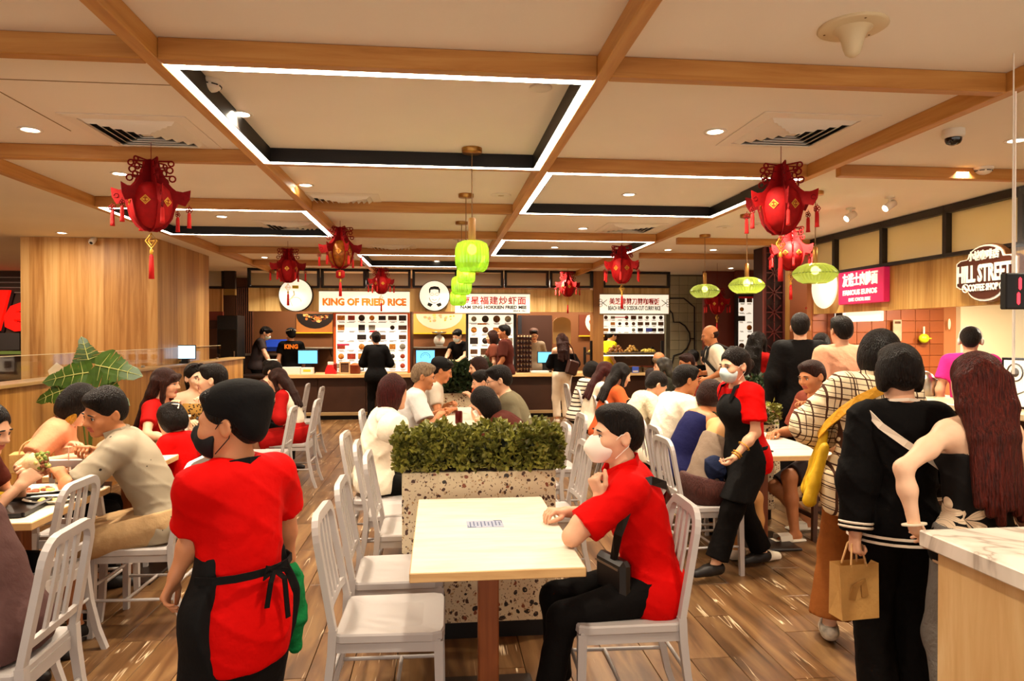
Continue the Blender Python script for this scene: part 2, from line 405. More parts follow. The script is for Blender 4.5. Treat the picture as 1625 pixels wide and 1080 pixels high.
def person(label, x, y, yaw, h=1.68, lod=1, sit=None, sex='m', lean=0, side=0, twist=0, head=(0, 0, 0), L=None, R=None, hL=None, hR=None, eL=None, eR=None,
           legs=None, skin=SKIN, hair=('short', BLACK_H), top=None, bottom=None, shoes=None, face=True, fat=1., hscale=1., zoff=0., group=None, feet=True, elbL=None, elbR=None):
    """one figure: body mesh, hair, clothes and shoes; facing +y before the yaw (degrees, counter-clockwise)"""
    hb, hh, hhand, hc = LODS[lod]; s = h/1.72; f = sex == 'f'; hs = (.45+.55*s)*1.03*hscale
    root = thing('person', label, 'person', (x, y, zoff), math.radians(yaw), group)
    cy, sy = math.cos(math.radians(yaw)), math.sin(math.radians(yaw))
    def loc(p):
        p = list(p)
        if p[0] == 'w': dx, dy = p[1]-x, p[2]-y; return v3((dx*cy+dy*sy, -dx*sy+dy*cy, p[3]-zoff))
        return v3(p)
    def wld(p): return Vector((x+p[0]*cy-p[1]*sy, y+p[0]*sy+p[1]*cy, p[2]+zoff))
    a, b = math.radians(lean), math.radians(side)
    def up(k): return nrm((math.tan(b*k) if abs(b) > 1e-4 else 0., math.sin(a*k), math.cos(a*k)))
    P = v3((0, 0, .925*s if sit is None else sit+.105*s)); U1, U2 = up(.6), up(1.); U3 = up(1.12)
    Wp = P+U1*.165*s; Cp = Wp+U2*.18*s; Sp = Cp+U3*.135*s; Np = Sp+U3*.045*s
    tw = math.radians(twist); r0 = v3((math.cos(tw), math.sin(tw), 0)); Fv = nrm(np.cross(U2, r0)); Rv = np.cross(Fv, U2); FR = np.stack([Rv, Fv, U2], 1)
    rp = v3((math.cos(tw*.2), math.sin(tw*.2), 0)); PR = np.stack([rp, nrm(np.cross(up(.4), rp)), up(.4)], 1)
    sw = (.152 if f else .172)*s; SL, SR_ = Sp-Rv*sw-U2*.012*s, Sp+Rv*sw-U2*.012*s
    Rh = np.array(rz(math.radians(head[0])) @ rx(-math.radians(head[1])) @ ry(math.radians(head[2]))); hu, hf = Rh[:, 2], Rh[:, 1]
    Hc = Np+U3*.055*s+hu*.085*hs+hf*.018*hs
    hp = lambda q: Hc+Rh@(v3(q)*hs)
    la, lf = .285*s, .245*s
    dz = .885*s if sit is None else P[2]+.06
    L = loc(L) if L is not None else (v3((-.235*s, .03, dz)) if sit is None else v3((-.13*s, .30*s, P[2]+.10*s)))
    R = loc(R) if R is not None else (v3((.235*s, .03, dz)) if sit is None else v3((.13*s, .30*s, P[2]+.10*s)))
    EL, WL = ik(SL, L, la, lf, eL if eL is not None else (-.5, -.6, -.5)); ER, WR = ik(SR_, R, la, lf, eR if eR is not None else (.5, -.6, -.5))
    if elbL is not None: EL, WL = loc(elbL), L
    if elbR is not None: ER, WR = loc(elbR), R
    HL, HR = P-rp*.088*s-v3((0, 0, .02*s)), P+rp*.088*s-v3((0, 0, .02*s))
    if legs is None: legs = ((-.10*s, -.01, .075*s), (.10*s, .02, .075*s)) if sit is None else ((-.12*s, .40*s, .075*s), (.12*s, .40*s, .075*s))
    pole = (0, 1, .15) if sit is None else (0, 1, 1.0)
    KL, AL = ik(HL, loc(legs[0]), .43*s, .42*s, pole); KR, AR = ik(HR, loc(legs[1]), .43*s, .42*s, pole)
    J = dict(root=root, P=P, W=Wp, C=Cp, S=Sp, N=Np, SL=SL, SR=SR_, EL=EL, ER=ER, WL=WL, WR=WR, KL=KL, KR=KR, AL=AL, AR=AR, HL=HL, HR=HR, Hc=Hc, Rh=Rh, hp=hp, wld=wld, loc=loc, s=s, hs=hs, Fv=Fv, Rv=Rv, U=U2, FR=FR, PR=PR, lod=lod)
    def torso(sd, g=0., k=.06, low=True):
        if low: sd.ell(P, ((.158 if not f else .165)*s*fat+g, .108*s*fat+g, .115*s+g), PR, k=k)
        sd.ell(Wp, ((.138 if not f else .118)*s*fat+g, .098*s*fat+g, .13*s+g), FR, k=k)
        sd.ell(Cp, ((.155 if not f else .135)*s*fat+g, .108*s*fat+g, .17*s+g), FR, k=k)
        sd.cone(SL+Rv*.03*s, SR_-Rv*.03*s, .054*s+g*.7, k=k)
        if f:
            for q in (-1, 1): sd.ell(Cp+Fv*.082*s+Rv*q*.066*s+U2*.015*s, .058*s+g*.6, k=.04)
    # ---- body
    B = SD(); torso(B)
    for q, S_ in ((-1, SL), (1, SR_)): B.cone(Np-U3*.02*s+Rv*q*.02*s, S_-Rv*q*.02*s-U2*.005*s, .043*s, .046*s, k=.05)
    B.cone(Np-U3*.05*s, hp((0, -.012, -.06)), (.057 if not f else .047)*s, (.053 if not f else .044)*hs, k=.03)
    for S_, E_, W_ in ((SL, EL, WL), (SR_, ER, WR)):
        A = SD(); r = .88 if f else 1.; A.cone(S_, S_+(E_-S_)*.45, .050*s*r, .047*s*r, k=.03).cone(S_+(E_-S_)*.45, E_, .046*s*r, .037*s*r, k=.03)
        A.cone(E_, E_+(W_-E_)*.35, .037*s*r, .039*s*r, k=.03).cone(E_+(W_-E_)*.35, W_, .038*s*r, .0255*s*r, k=.03); B.grp(A, .03)
    fines = []
    for W_, E_, o, q in ((WL, EL, hL or {}, -1), (WR, ER, hR or {}, 1)):
        o = dict(o); d = o.pop('d', None); n = o.pop('n', None); d = nrm(d) if d is not None else nrm(W_-E_)
        if n is None: n = (-q*1., .0, 0) if sit is None else (-.3*q, 0, -1)
        g = SD(); hand_ops(g, W_, d, n, q, .98*s, **o); B.grp(g, .015); lo, hi = g.bounds(); fines.append((lo-.03, hi+.03, hhand))
    if feet:
        for H_, K_, A_ in ((HL, KL, AL), (HR, KR, AR)):
            G = SD(); G.cone(H_, K_, .083*s*fat, .054*s, k=.03).cone(K_, K_+(A_-K_)*.4, .053*s, .052*s, k=.03).cone(K_+(A_-K_)*.4, A_, .050*s, .035*s, k=.03)
            G.cone(A_-v3((0, .03*s, .035*s)), A_+v3((0, .13*s, -.055*s)), .034*s, .022*s, k=.03); B.grp(G, .04)
    # head
    H = SD(); H.ell(hp((0, -.012, .034)), v3((.075, .092, .087))*hs, Rh, k=.02).ell(hp((0, .028, -.030)), v3((.059, .063, .078))*hs, Rh, k=.035)
    H.ell(hp((0, .068, -.088)), v3((.026, .024, .018))*hs, Rh, k=.03)
    if face and lod < 3:
        H.ell(hp((0, .074, .022)), v3((.052, .020, .012))*hs, Rh, k=.02)
        for q in (-1, 1):
            H.ell(hp((q*.033, .099, .004)), v3((.019, .017, .012))*hs, Rh, k=.014, op=1)
            H.ell(hp((q*.040, .066, -.022)), v3((.022, .020, .020))*hs, Rh, k=.03)
            H.ell(hp((q*.014, .092, -.024)), v3((.0085, .011, .0085))*hs, Rh, k=.008)
        H.cone(hp((0, .088, .010)), hp((0, .107, -.020)), .0085*hs, .0120*hs, k=.014)
        H.ell(hp((0, .085, -.050)), v3((.026, .016, .0075))*hs, Rh, k=.008); H.ell(hp((0, .083, -.0615)), v3((.022, .016, .0075))*hs, Rh, k=.008)
        H.cone(hp((-.021, .101, -.0560)), hp((.021, .101, -.0560)), .0025*hs, k=.003, op=1)
    for q in (-1, 1):
        e = Rh@np.array(rz(q*.35)); H.ell(hp((q*.077, -.010, -.004)), v3((.010, .020, .032))*hs, e, k=.008); H.ell(hp((q*.087, -.004, .000)), v3((.008, .011, .018))*hs, e, k=.006, op=1)
    B.grp(H, .02)
    hlo, hhi = H.bounds(); fines.insert(0, (hlo-.02, hhi+.02, hh))
    def pick(c):
        q = (c-Hc)@Rh/hs; return ((abs(q[:, 0]) < .0235) & (q[:, 1] > .075) & (q[:, 1] < .12) & (abs(q[:, 2]+.0555) < .0125)).astype(int)
    J['body'] = sd_obj('body', B, hb, [skin, LIP], root, fines, pick if face else None)
    if face:
        E = MB()
        for q in (-1, 1):
            c = hp((q*.033, .0765, .003)); E.ball(c, .0118*hs, 12, 8); i = hp((q*.033, .0835, .002)); E.ball(i, .0063*hs, 10, 6, mi=1)
            E.tube([hp((q*(.033+t*.0155), .0895-abs(t)*.008, .0105-t*t*.006)) for t in (-1, -.5, 0, .5, 1)], [.0012*hs, .0022*hs, .0025*hs, .0022*hs, .001*hs], 5, mi=2)
        E.obj('eyes', [EYE_W, IRIS, LASH], root)
        E = MB()
        for q in (-1, 1): E.tube([hp((q*(.034+t*.019), .0935-t*.004-abs(t)*.005, .0255+.002*(1-t*t)-t*.002)) for t in (-1, -.4, .3, 1)], [.003*hs, .0042*hs, .0036*hs, .0012*hs], 6)
        E.obj('eyebrows', LASH, root)
    # ---- hair
    if hair and hair[0] != 'none': J['hair'] = make_hair(J, hair, hh if lod else .0055)
    # ---- clothes
    if top:
        t = dict(mat=BLACK_C, sleeve=.62, loose=.014, hem=-.06, neck=.068, wr=.0016, name='shirt', cut=0.); t.update(top); g = t['loose']; T = SD(); torso(T, g, k=.07)
        if t['hem'] < .02:
            T.ell(P+PR[:, 2]*t['hem']*.5*s, ((.158 if not f else .168)*s*fat+g*1.25+.010, .112*s*fat+g*1.35+.012, max(.10, -t['hem']*.9)*s+g+.02), PR, k=.06)
        for q, S_ in ((-1, SL), (1, SR_)):
            if t['sleeve'] > 0 or t['cut'] == 0: T.cone(Np-U3*.035*s+Rv*q*.02*s, S_-Rv*q*.02*s-U2*.005*s, .048*s+g*.3, .046*s+g*.5, k=.05)
        for S_, E_, W_ in ((SL, EL, WL), (SR_, ER, WR)):
            if t['sleeve'] <= 0: continue
            G = SD(); sl = t['sleeve']; u = E_-S_; e1 = min(sl, 1.)
            fl = t.get('flare', .008)
            G.cone(S_, S_+u*(e1+(.12 if sl <= 1 else 0)), .051*s+g, .043*s+g+fl, k=.03)
            if sl <= 1: G.plane(S_+u*e1, u)
            else:
                w = W_-E_; G.cone(E_, E_+w*(sl-1+.1), .040*s+g+fl, .030*s+g+fl*.7, k=.04).plane(E_+w*(sl-1), w)
            T.grp(G, .03)
        T.ell(Np+Fv*.022*s+U3*.012*s, (t['neck']*s, t['neck']*s*.95, .05*s), FR, k=.008, op=1)
        if t['cut']: T.plane(Cp+U2*t['cut']*s, U2+Fv*.12)
        T.plane(P+PR[:, 2]*t['hem']*s, -PR[:, 2]); T.wr = t['wr']*(1 if lod < 2 else .6)
        J['top'] = sd_obj(t['name'], T, hc, t['mat'], root, pick=t.get('pick'))
    if bottom:
        t = dict(mat=BLACK_C, len=1.9, loose=.012, name='trousers', wr=.0014, rise=.07, flare=.012); t.update(bottom); g = t['loose']; T = SD()
        T.ell(P, ((.158 if not f else .165)*s*fat+g, .108*s*fat+g, .12*s), PR, k=.05); T.ell(P+PR[:, 2]*.08*s, (.145*s*fat+g, .10*s*fat+g, .08*s), PR, k=.05)
        if t['name'] == 'skirt':
            kn = (KL+KR)/2; G = SD(); e = t['len']
            for K_, H_ in ((KL, HL), (KR, HR), (kn, P)): G.cone(H_, H_+(K_-H_)*(e+.1), .10*s+g, .105*s+g, k=.09)
            G.plane(P+(kn-P)*e, kn-P); T.grp(G, .04)
        else:
            for H_, K_, A_ in ((HL, KL, AL), (HR, KR, AR)):
                G = SD(); e = min(t['len'], 1.); u = K_-H_; G.cone(H_, H_+u*(e+(.1 if e < 1 else 0)), .085*s*fat+g, .058*s+g+(t['flare'] if e < 1 else 0), k=.03)
                if t['len'] > 1:
                    w = A_-K_; e = t['len']-1; G.cone(K_, K_+w*(e+.08), .056*s+g, .042*s+g+t['flare'], k=.04).plane(K_+w*e, w)
                else: G.plane(H_+u*e, u)
                T.grp(G, .045)
        T.plane(P+PR[:, 2]*t['rise']*s, PR[:, 2]); T.wr = t['wr']
        J['bottom'] = sd_obj(t['name'], T, hc, t['mat'], root)
    if shoes and feet:
        for A_, K_ in ((AL, KL), (AR, KR)):
            z = A_[2]-.075*s; tz = z+.034*s; G = SD()
            G.cone((A_[0], A_[1]-.035*s, z+.045*s), (A_[0], A_[1]+.06*s, z+.040*s), .040*s, .042*s, k=.03).cone((A_[0], A_[1]+.06*s, z+.035*s), (A_[0], A_[1]+.165*s, z+.022*s), .045*s, .034*s, k=.03)
            G.cone(A_-v3((0, .015*s, .03*s)), A_+v3((0, 0, .002)), .044*s, .043*s, k=.03).plane((0, 0, z+.002), (0, 0, -1)).plane(A_+v3((0, 0, .004)), (0, 0, 1))
            mt = shoes if isinstance(shoes, (list, tuple)) else [shoes]
            sd_obj('shoe', G, hc*.75, mt, root, pick=(lambda c, z=z: (c[:, 2] < z+.024).astype(int)) if len(mt) > 1 else None)
    return J

def make_hair(J, hair, h):
    st, mat = hair[0], hair[1]; o = hair[2] if len(hair) > 2 else {}; hp, Rh, hs, s = J['hp'], J['Rh'], J['hs'], J['s']; G = SD(); root = J['root']
    e = lambda c, r, k=.02, op=0, R=None: G.ell(hp(c), v3(r)*hs, Rh if R is None else Rh@np.array(R), k=k, op=op)
    if st == 'short':
        q = o.get('vol', 1.); e((0, -.016, .042), (.083, .101, .090*q)); e((0, .030, .094), (.062, .062, .030*q), k=.03); e((0, -.06, .00), (.068, .055, .07))
        e((0, .110, -.030), (.090, .082, .095), op=1, k=.012)
        for x in (-1, 1):
            if o.get('ears', True): e((x*.088, .012, -.030), (.022, .040, .045), op=1, k=.008)
            else: e((x*.070, -.01, -.015), (.024, .050, .065), k=.03)
        G.plane(hp((0, -.05, o.get('nape', -.062))), Rh@v3((0, .35, -1)))
    elif st == 'bald':
        e((0, -.022, .005), (.080, .088, .062)); e((0, .02, .085), (.075, .10, .062), op=1, k=.02); e((0, .11, -.03), (.095, .085, .10), op=1, k=.01)
        for x in (-1, 1): e((x*.088, .012, -.030), (.022, .040, .045), op=1, k=.008)
        G.plane(hp((0, -.05, -.055)), Rh@v3((0, .35, -1)))
    elif st in ('bob', 'long', 'pony', 'bun', 'tucked'):
        e((0, -.016, .042), (.085, .104, .092)); e((0, -.055, .0), (.074, .062, .085))
        if st == 'bob':
            e((0, -.025, -.012), (.100, .098, o.get('len', .115))); e((0, .115, -.045), (.072, .085, .125), op=1, k=.012); G.plane(hp((0, 0, -o.get('len', .115)*.86)), Rh@v3((0, .1, -1)))
        elif st == 'long':
            Lr = o.get('len', .30); U, Fv, Rv = J['U'], J['Fv'], J['Rv']; wd = o.get('w', 1.)
            for i, xx in enumerate((-.075, -.045, -.015, .015, .045, .075)):
                x = xx*wd; a_ = hp((x, -.05, .02)); b_ = hp((x*1.05, -.075, -.08)); c_ = J['N']-Fv*(.122-abs(x)*.45)*s+Rv*x*1.1*s-U*.06*s
                d_ = c_-U*Lr*(1-.35*abs(x)+.10*((i*37) % 3-1))*s*.8+Rv*x*.25*s-Fv*.030; G.cone(a_, b_, .040*hs, .038*hs, k=.022); G.cone(b_, c_, .036*hs, .034*s, k=.02); G.cone(c_, d_, .033*s*wd, .020*s*wd, k=.016)
            if o.get('front', True):
                for x in (-1, 1): G.cone(hp((x*.080, .015, .02)), hp((x*.082, .022, -.10)), .024*hs, .020*hs, k=.03); G.cone(hp((x*.082, .022, -.10)), J['S']+Rv*x*.085*s+Fv*.07*s-U*.06*s, .020*hs, .016*s, k=.02)
            e((0, .115, -.030), (.074, .085, .110), op=1, k=.012)
        else:
            e((0, .110, -.028), (.088, .082, .098), op=1, k=.012)
            for x in (-1, 1): e((x*.088, .015, -.030), (.022, .038, .042), op=1, k=.008)
            G.plane(hp((0, -.05, -.072)), Rh@v3((0, .35, -1)))
            if st == 'pony':
                p = [hp(q) for q in ((0, -.105, .045), (0, -.150, .02), (0, -.165, -.06), (0, -.150, -.06-o.get('len', .14)))]
                for q, r in ((0, .028), (1, .032), (2, .026)): G.cone(p[q], p[q+1], r*hs, (r-.006)*hs, k=.02)
            if st == 'bun': e((0, -.115, o.get('z', .05)), (.045, .042, .042))
        if o.get('fringe'): G.cone(hp((-.045, .082, .072)), hp((.05, .080, .06)), .020*hs, .022*hs, k=.02); G.cone(hp((.05, .080, .06)), hp((.073, .045, .01)), .022*hs, .014*hs, k=.02)
        if o.get('fringe') == 'full': e((0, .070, .045), (.062, .030, .030), k=.02)
    G.wr = .0011
    return sd_obj('hair', G, max(h, .0055), mat, root)

def face_mask(J, mat, kind='flat', loop=None, h=None):
    hp, Rh, hs = J['hp'], J['Rh'], J['hs']; G = SD()
    if kind == 'cone': G.ell(hp((0, .062, -.045)), v3((.060, .064, .056))*hs, Rh, k=.02); G.cone(hp((0, .09, -.02)), hp((0, .118, -.045)), .03*hs, .016*hs, k=.03); G.cone(hp((0, .118, -.045)), hp((0, .085, -.085)), .016*hs, .028*hs, k=.03)
    else: G.ell(hp((0, .036, -.046)), v3((.068, .080, .066))*hs, Rh, k=.02); G.cone(hp((0, .10, -.008)), hp((0, .108, -.030)), .016*hs, .018*hs, k=.02)
    G.plane(hp((0, .022, 0)), Rh@v3((0, -1, -.25))).plane(hp((0, .1, .004)), Rh@v3((0, .25, 1))).plane(hp((0, 0, -.108)), Rh@v3((0, 0, -1)))
    m = sd_obj('face_mask', G, h or (.005 if J['lod'] == 0 else .007), mat, J['root']); E = MB()
    for q in (-1, 1):
        E.tube([hp((q*.060, .035, -.018)), hp((q*.077, .01, .012)), hp((q*.082, -.018, .020)), hp((q*.084, -.028, .0)), hp((q*.080, -.020, -.035)), hp((q*.064, .03, -.085))], .0018*hs, 5)
    E.obj('ear_loop', loop or mat, J['root'])
def glasses(J, mat):
    hp, hs = J['hp'], J['hs']; E = MB()
    for q in (-1, 1):
        E.tube([hp((q*.034+.024*math.cos(t), .106-.004*abs(math.cos(t)), .002+.017*math.sin(t))) for t in [i*math.pi/6 for i in range(12)]], .0016*hs, 5, closed=True)
        E.tube([hp((q*.058, .100, .008)), hp((q*.078, .06, .012)), hp((q*.083, -.01, .014))], .0018*hs, 5)
    E.tube([hp((-.011, .106, .006)), hp((.011, .106, .006))], .0015*hs, 5); E.obj('glasses', mat, J['root'])
def strap(J, name, pts, mat, w=.035, t=.004, parent=None):
    """flat band laid along local points of the figure"""
    m = MB(); P = [Vector(p) for p in pts]; ctr = Vector(J['C'])
    n = len(P); vs = []
    for i in range(n):
        T = (P[min(i+1, n-1)]-P[max(i-1, 0)]).normalized(); ax = Vector(J['P'])+Vector(J['U'])*(P[i]-Vector(J['P'])).dot(Vector(J['U'])); out = (P[i]-ax).normalized()
        sd = T.cross(out).normalized(); o2 = sd.cross(T)
        for x, y_ in ((-w/2, 0), (w/2, 0), (w/2, t), (-w/2, t)): vs.append(P[i]+sd*x+o2*y_)
    fs = [(i*4+j, i*4+(j+1) % 4, (i+1)*4+(j+1) % 4, (i+1)*4+j) for i in range(n-1) for j in range(4)]
    m.add(vs, fs, 0, False); m.add(vs[:4], [(3, 2, 1, 0)]); m.add(vs[-4:], [(0, 1, 2, 3)])
    return m.obj(name, mat, parent or J['root'])
def on_torso(J, ang, up, out=0., fat=1.):
    """point on the clothed chest: angle from straight ahead (degrees, + to the figure's right), height along the trunk from the pelvis (m)"""
    s = J['s']; U = J['U']; base = J['P']+(J['S']-J['P'])*(up/(.48)); a = math.radians(ang)
    k = np.interp(up/.48, [0, .35, .7, .9, 1.05], [.168, .148, .166, .15, .09]); kd = np.interp(up/.48, [0, .35, .7, .9, 1.05], [.122, .112, .122, .105, .075])
    return base+J['Rv']*math.sin(a)*(k*s*fat+out)+J['Fv']*math.cos(a)*(kd*s*fat+out)
# ---------------------------------------------------------------- the room: floor, ceiling, beams, light strips
ZC, ZB = 2.74, 2.65
PLASTER = M('ceiling_plaster', '#f5ecdc', .85, noise=(1.5, .03), bump=(90, .03), spec=.15)
BEAM_W = wood('beam_wood', [(.3, '#a9702f'), (.5, '#bf8743'), (.7, '#cb9853')], stretch=(3, 3, 30), scale=.6)
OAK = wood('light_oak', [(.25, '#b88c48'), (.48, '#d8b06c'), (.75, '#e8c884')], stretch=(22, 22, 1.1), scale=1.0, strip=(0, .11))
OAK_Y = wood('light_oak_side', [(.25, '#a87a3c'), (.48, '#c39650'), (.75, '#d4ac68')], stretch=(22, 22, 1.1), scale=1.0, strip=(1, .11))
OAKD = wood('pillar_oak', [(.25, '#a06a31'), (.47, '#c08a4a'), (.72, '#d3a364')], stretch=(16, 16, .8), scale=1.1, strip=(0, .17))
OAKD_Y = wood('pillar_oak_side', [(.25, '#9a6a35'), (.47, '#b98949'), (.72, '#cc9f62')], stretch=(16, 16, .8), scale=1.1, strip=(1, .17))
DARK = M('dark_frame_metal', '#1d1512', .45); BLACKP = M('black_panel', '#120d0b', .5)
def floor_mat():
    m, nt, N, L, b = NODEMAT('floor_plank_wood'); b.inputs['Roughness'].default_value = .30; b.inputs['Specular IOR Level'].default_value = .35
    tc = N.new('ShaderNodeTexCoord'); oi = N.new('ShaderNodeObjectInfo'); cb = N.new('ShaderNodeCombineXYZ')
    for i in range(3): L.new(oi.outputs['Random'], cb.inputs[i])
    ad = N.new('ShaderNodeVectorMath'); ad.operation = 'MULTIPLY_ADD'; ad.inputs[1].default_value = (13, 31, 0)
    L.new(cb.outputs[0], ad.inputs[0]); L.new(tc.outputs['Object'], ad.inputs[2])
    mp = N.new('ShaderNodeMapping'); mp.inputs['Scale'].default_value = (9, 1.1, 1); mp.inputs['Rotation'].default_value = (0, 0, .10); L.new(ad.outputs[0], mp.inputs[0])
    n = N.new('ShaderNodeTexNoise'); n.inputs['Scale'].default_value = 1.6; n.inputs['Detail'].default_value = 6; n.inputs['Distortion'].default_value = .7; L.new(mp.outputs[0], n.inputs['Vector'])
    r = ramp(N, [(.28, '#442d16'), (.45, '#66462a'), (.58, '#785837'), (.75, '#8c6a42')]); L.new(n.outputs[0], r.inputs[0])
    mp2 = N.new('ShaderNodeMapping'); mp2.inputs['Scale'].default_value = (11, .55, 1); mp2.inputs['Rotation'].default_value = (0, 0, -.22); L.new(ad.outputs[0], mp2.inputs[0])
    n2 = N.new('ShaderNodeTexNoise'); n2.inputs['Scale'].default_value = .85; n2.inputs['Detail'].default_value = 3; n2.inputs['Distortion'].default_value = .12; L.new(mp2.outputs[0], n2.inputs['Vector'])
    r2 = ramp(N, [(.492, '#000000'), (.5, '#ffffff'), (.508, '#000000')]); L.new(n2.outputs[0], r2.inputs[0])
    n3 = N.new('ShaderNodeTexNoise'); n3.inputs['Scale'].default_value = 3.1; L.new(ad.outputs[0], n3.inputs['Vector'])
    r3 = ramp(N, [(.53, '#000000'), (.60, '#ffffff')]); L.new(n3.outputs[0], r3.inputs[0])
    mu = N.new('ShaderNodeMath'); mu.operation = 'MULTIPLY'; L.new(r2.outputs[0], mu.inputs[0]); L.new(r3.outputs[0], mu.inputs[1])
    mx = N.new('ShaderNodeMix'); mx.data_type = 'RGBA'; mx.inputs[7].default_value = (*lin('#e8d2ae'), 1); L.new(mu.outputs[0], mx.inputs[0]); L.new(r.outputs[0], mx.inputs[6])
    hs = N.new('ShaderNodeHueSaturation'); mr = N.new('ShaderNodeMapRange'); mr.inputs[3].default_value = .82; mr.inputs[4].default_value = 1.16; L.new(oi.outputs['Random'], mr.inputs[0]); L.new(mr.outputs[0], hs.inputs['Value'])
    L.new(mx.outputs[2], hs.inputs['Color']); L.new(hs.outputs[0], b.inputs['Base Color']); return m
FLOORM = floor_mat()
fl = struct(MB().box((0, 6.5, -.056), (22, 20, .1)).obj('floor', M('floor_joint', '#2a1a10', .8)))
PW, PL = .20, 1.2
pm = MB().cbox((0, 0, -.003), (PW-.003, PL-.003, .010), .002).mesh('floor_plank', FLOORM); far = MB(); npl = 0
for i in range(-52, 52):
    off = ((i*7) % 5)/5*PL
    for j in range(-3, 14):
        cx, cy_ = (i+.5)*PW, 1.55+off+(j-.5)*PL
        if cy_ > 15.8 or cy_ < -3: continue
        if -3.3 < cx < 3.35 and 1.3 < cy_ < 12.6 and npl < 300:
            o = bpy.data.objects.new('floor_plank', pm); C.objects.link(o); o.parent = fl; o.location = (cx, cy_, 0); npl += 1
        else: far.box((cx, cy_, -.003), (PW-.003, PL-.003, .010))
fo = far.obj('floor_planks_beyond', FLOORM, fl); fo['kind'] = 'stuff'

struct(MB().box((0, 6.5, ZC+.05), (22, 20, .1)).obj('ceiling', PLASTER))
LX = [-2.95, -1.14, .70, 2.58]; TY = [1.24, 2.94, 4.65, 6.34, 8.04, 9.74, 11.44]
beam = MB()
for i, xx in enumerate(LX):
    o = struct(MB().cbox((0, 0, 0), (.062, 12.3, ZC-ZB), .004).obj('trim_%d' % (i+1), wood('beam_wood_long', [(.3, '#a9702f'), (.5, '#bf8743'), (.7, '#cb9853')], stretch=(30, 2, 30), scale=.6) if i == 0 else MATS['beam_wood_long'], loc=(xx, 6.75, (ZC+ZB)/2)))
BW = wood('beam_wood_cross', [(.3, '#a0672b'), (.5, '#b57c3c'), (.7, '#c28d4a')], stretch=(2, 30, 30), scale=.6)
for i, yy in enumerate(TY[1:]):
    for k in range(3):
        a, b = LX[k]+.031, LX[k+1]-.031
        struct(MB().cbox((0, 0, 0), (b-a, .062, ZC-ZB-.002), .004).obj('trim_%d' % (5+i*3+k), BW, loc=((a+b)/2, yy, (ZC+ZB)/2)))
for k, (a, b, yy) in enumerate(((2.78, 4.9, 4.63), (2.9, 4.9, 8.3), (2.9, 4.9, 9.9))):
    struct(MB().cbox((0, 0, 0), (b-a, .062, ZC-ZB-.01), .004).obj('trim_%d' % (30+k), BW, loc=((a+b)/2, yy, (ZC+ZB)/2+.005)))
LED = EM('led_strip', (1, .86, .66), 16.0)
LEDC = [(1, 1, 'largest ceiling light loop, white strip around the nearest middle panel'), (2, 2, 'white strip light loop right of the green jar pendants, behind the big right lantern'), (0, 3, 'white strip light loop on the left, behind the big left lantern'), (2, 4, 'small far white strip light loop above the right hand end of the stalls'), (1, 5, 'farthest white strip light loop in front of the stall panels, middle bay')]
for ci, ti, lab in LEDC:
    x0, x1, y0, y1 = LX[ci]+.032, LX[ci+1]-.032, TY[ti]+.032, TY[ti+1]-.032
    t = thing('ceiling_light_loop', lab, 'strip light', ((x0+x1)/2, (y0+y1)/2, ZC), 0, 'strip light loops in the ceiling'); w = (x1-x0)/2; d = (y1-y0)/2; st = .042
    for sx, sy, lx, ly in ((0, -1, 2*w, st), (0, 1, 2*w, st), (-1, 0, st, 2*d-2*st), (1, 0, st, 2*d-2*st)):
        MB().box((sx*(w-st/2), sy*(d-st/2), -.0855), (lx, ly, .008)).obj('light_strip', LED, t)
        MB().box((sx*(w-st-.004), sy*(d-st-.004), -.0445), (lx-(2*st if sx == 0 else 0), ly, .088) if sx == 0 else (.008, ly, .088)).obj('black_channel_side', BLACKP, t) if sx else MB().box((0, sy*(d-st-.004), -.0445), (lx-2*st, .008, .088)).obj('black_channel_side', BLACKP, t)

# ceiling fittings
WHITE = M('white_plastic', '#e6dccb', .4); WHITEP = M('white_enamel', '#efe6d6', .5); GLOW = EM('downlight_glow', (1, .88, .68), 14.0)
dl = None
DLP = [(382, 180, 'the downlight inside the nearest light loop, left corner'), (48, 205, 'leftmost near downlight, left of the square air vent'), (190, 275, 'downlight behind the big left lantern'), (98, 369, 'large downlight above the wood pillar'), (485, 293, 'downlight just right of the nearest loop\'s far left corner'), (352, 343, 'downlight in the left loop beside its vent'), (1135, 208, 'bright downlight left of the right hand air vent'), (998, 308, 'downlight in the middle of the right loop'), (925, 362, 'downlight left of the vent behind the right loop'), (1523, 274, 'downlight right of the short beam beside the smoke detector'), (880, 392, 'downlight in the far right loop'), (420, 408, 'downlight above the left end of the far stalls'), (1060, 396, 'downlight right of the far lantern, before the tiled wall'), (1132, 396, 'downlight above the flying saucer pendants'), (1160, 425, 'downlight between the two left saucer pendants'), (693, 414, 'small downlight in the farthest loop'), (1082, 442, 'tiny downlight above the grey tiled wall'), (1613, 222, 'downlight at the right edge behind the glass screen')]
for px, py, lab in DLP:
    p = atZ(px, py, ZC)
    if dl is None:
        t = dl = thing('downlight', lab, 'downlight', p, 0, 'recessed downlights'); MB().lathe([(.062, 0), (.066, -.004), (.064, -.007), (.047, -.007), (.045, 0)], 24).obj('trim_ring', WHITE, t); MB().lathe([(.044, -.004), (.03, -.006), (0, -.0065)], 20).obj('lens', GLOW, t)
    else: dup(dl, p, label=lab)
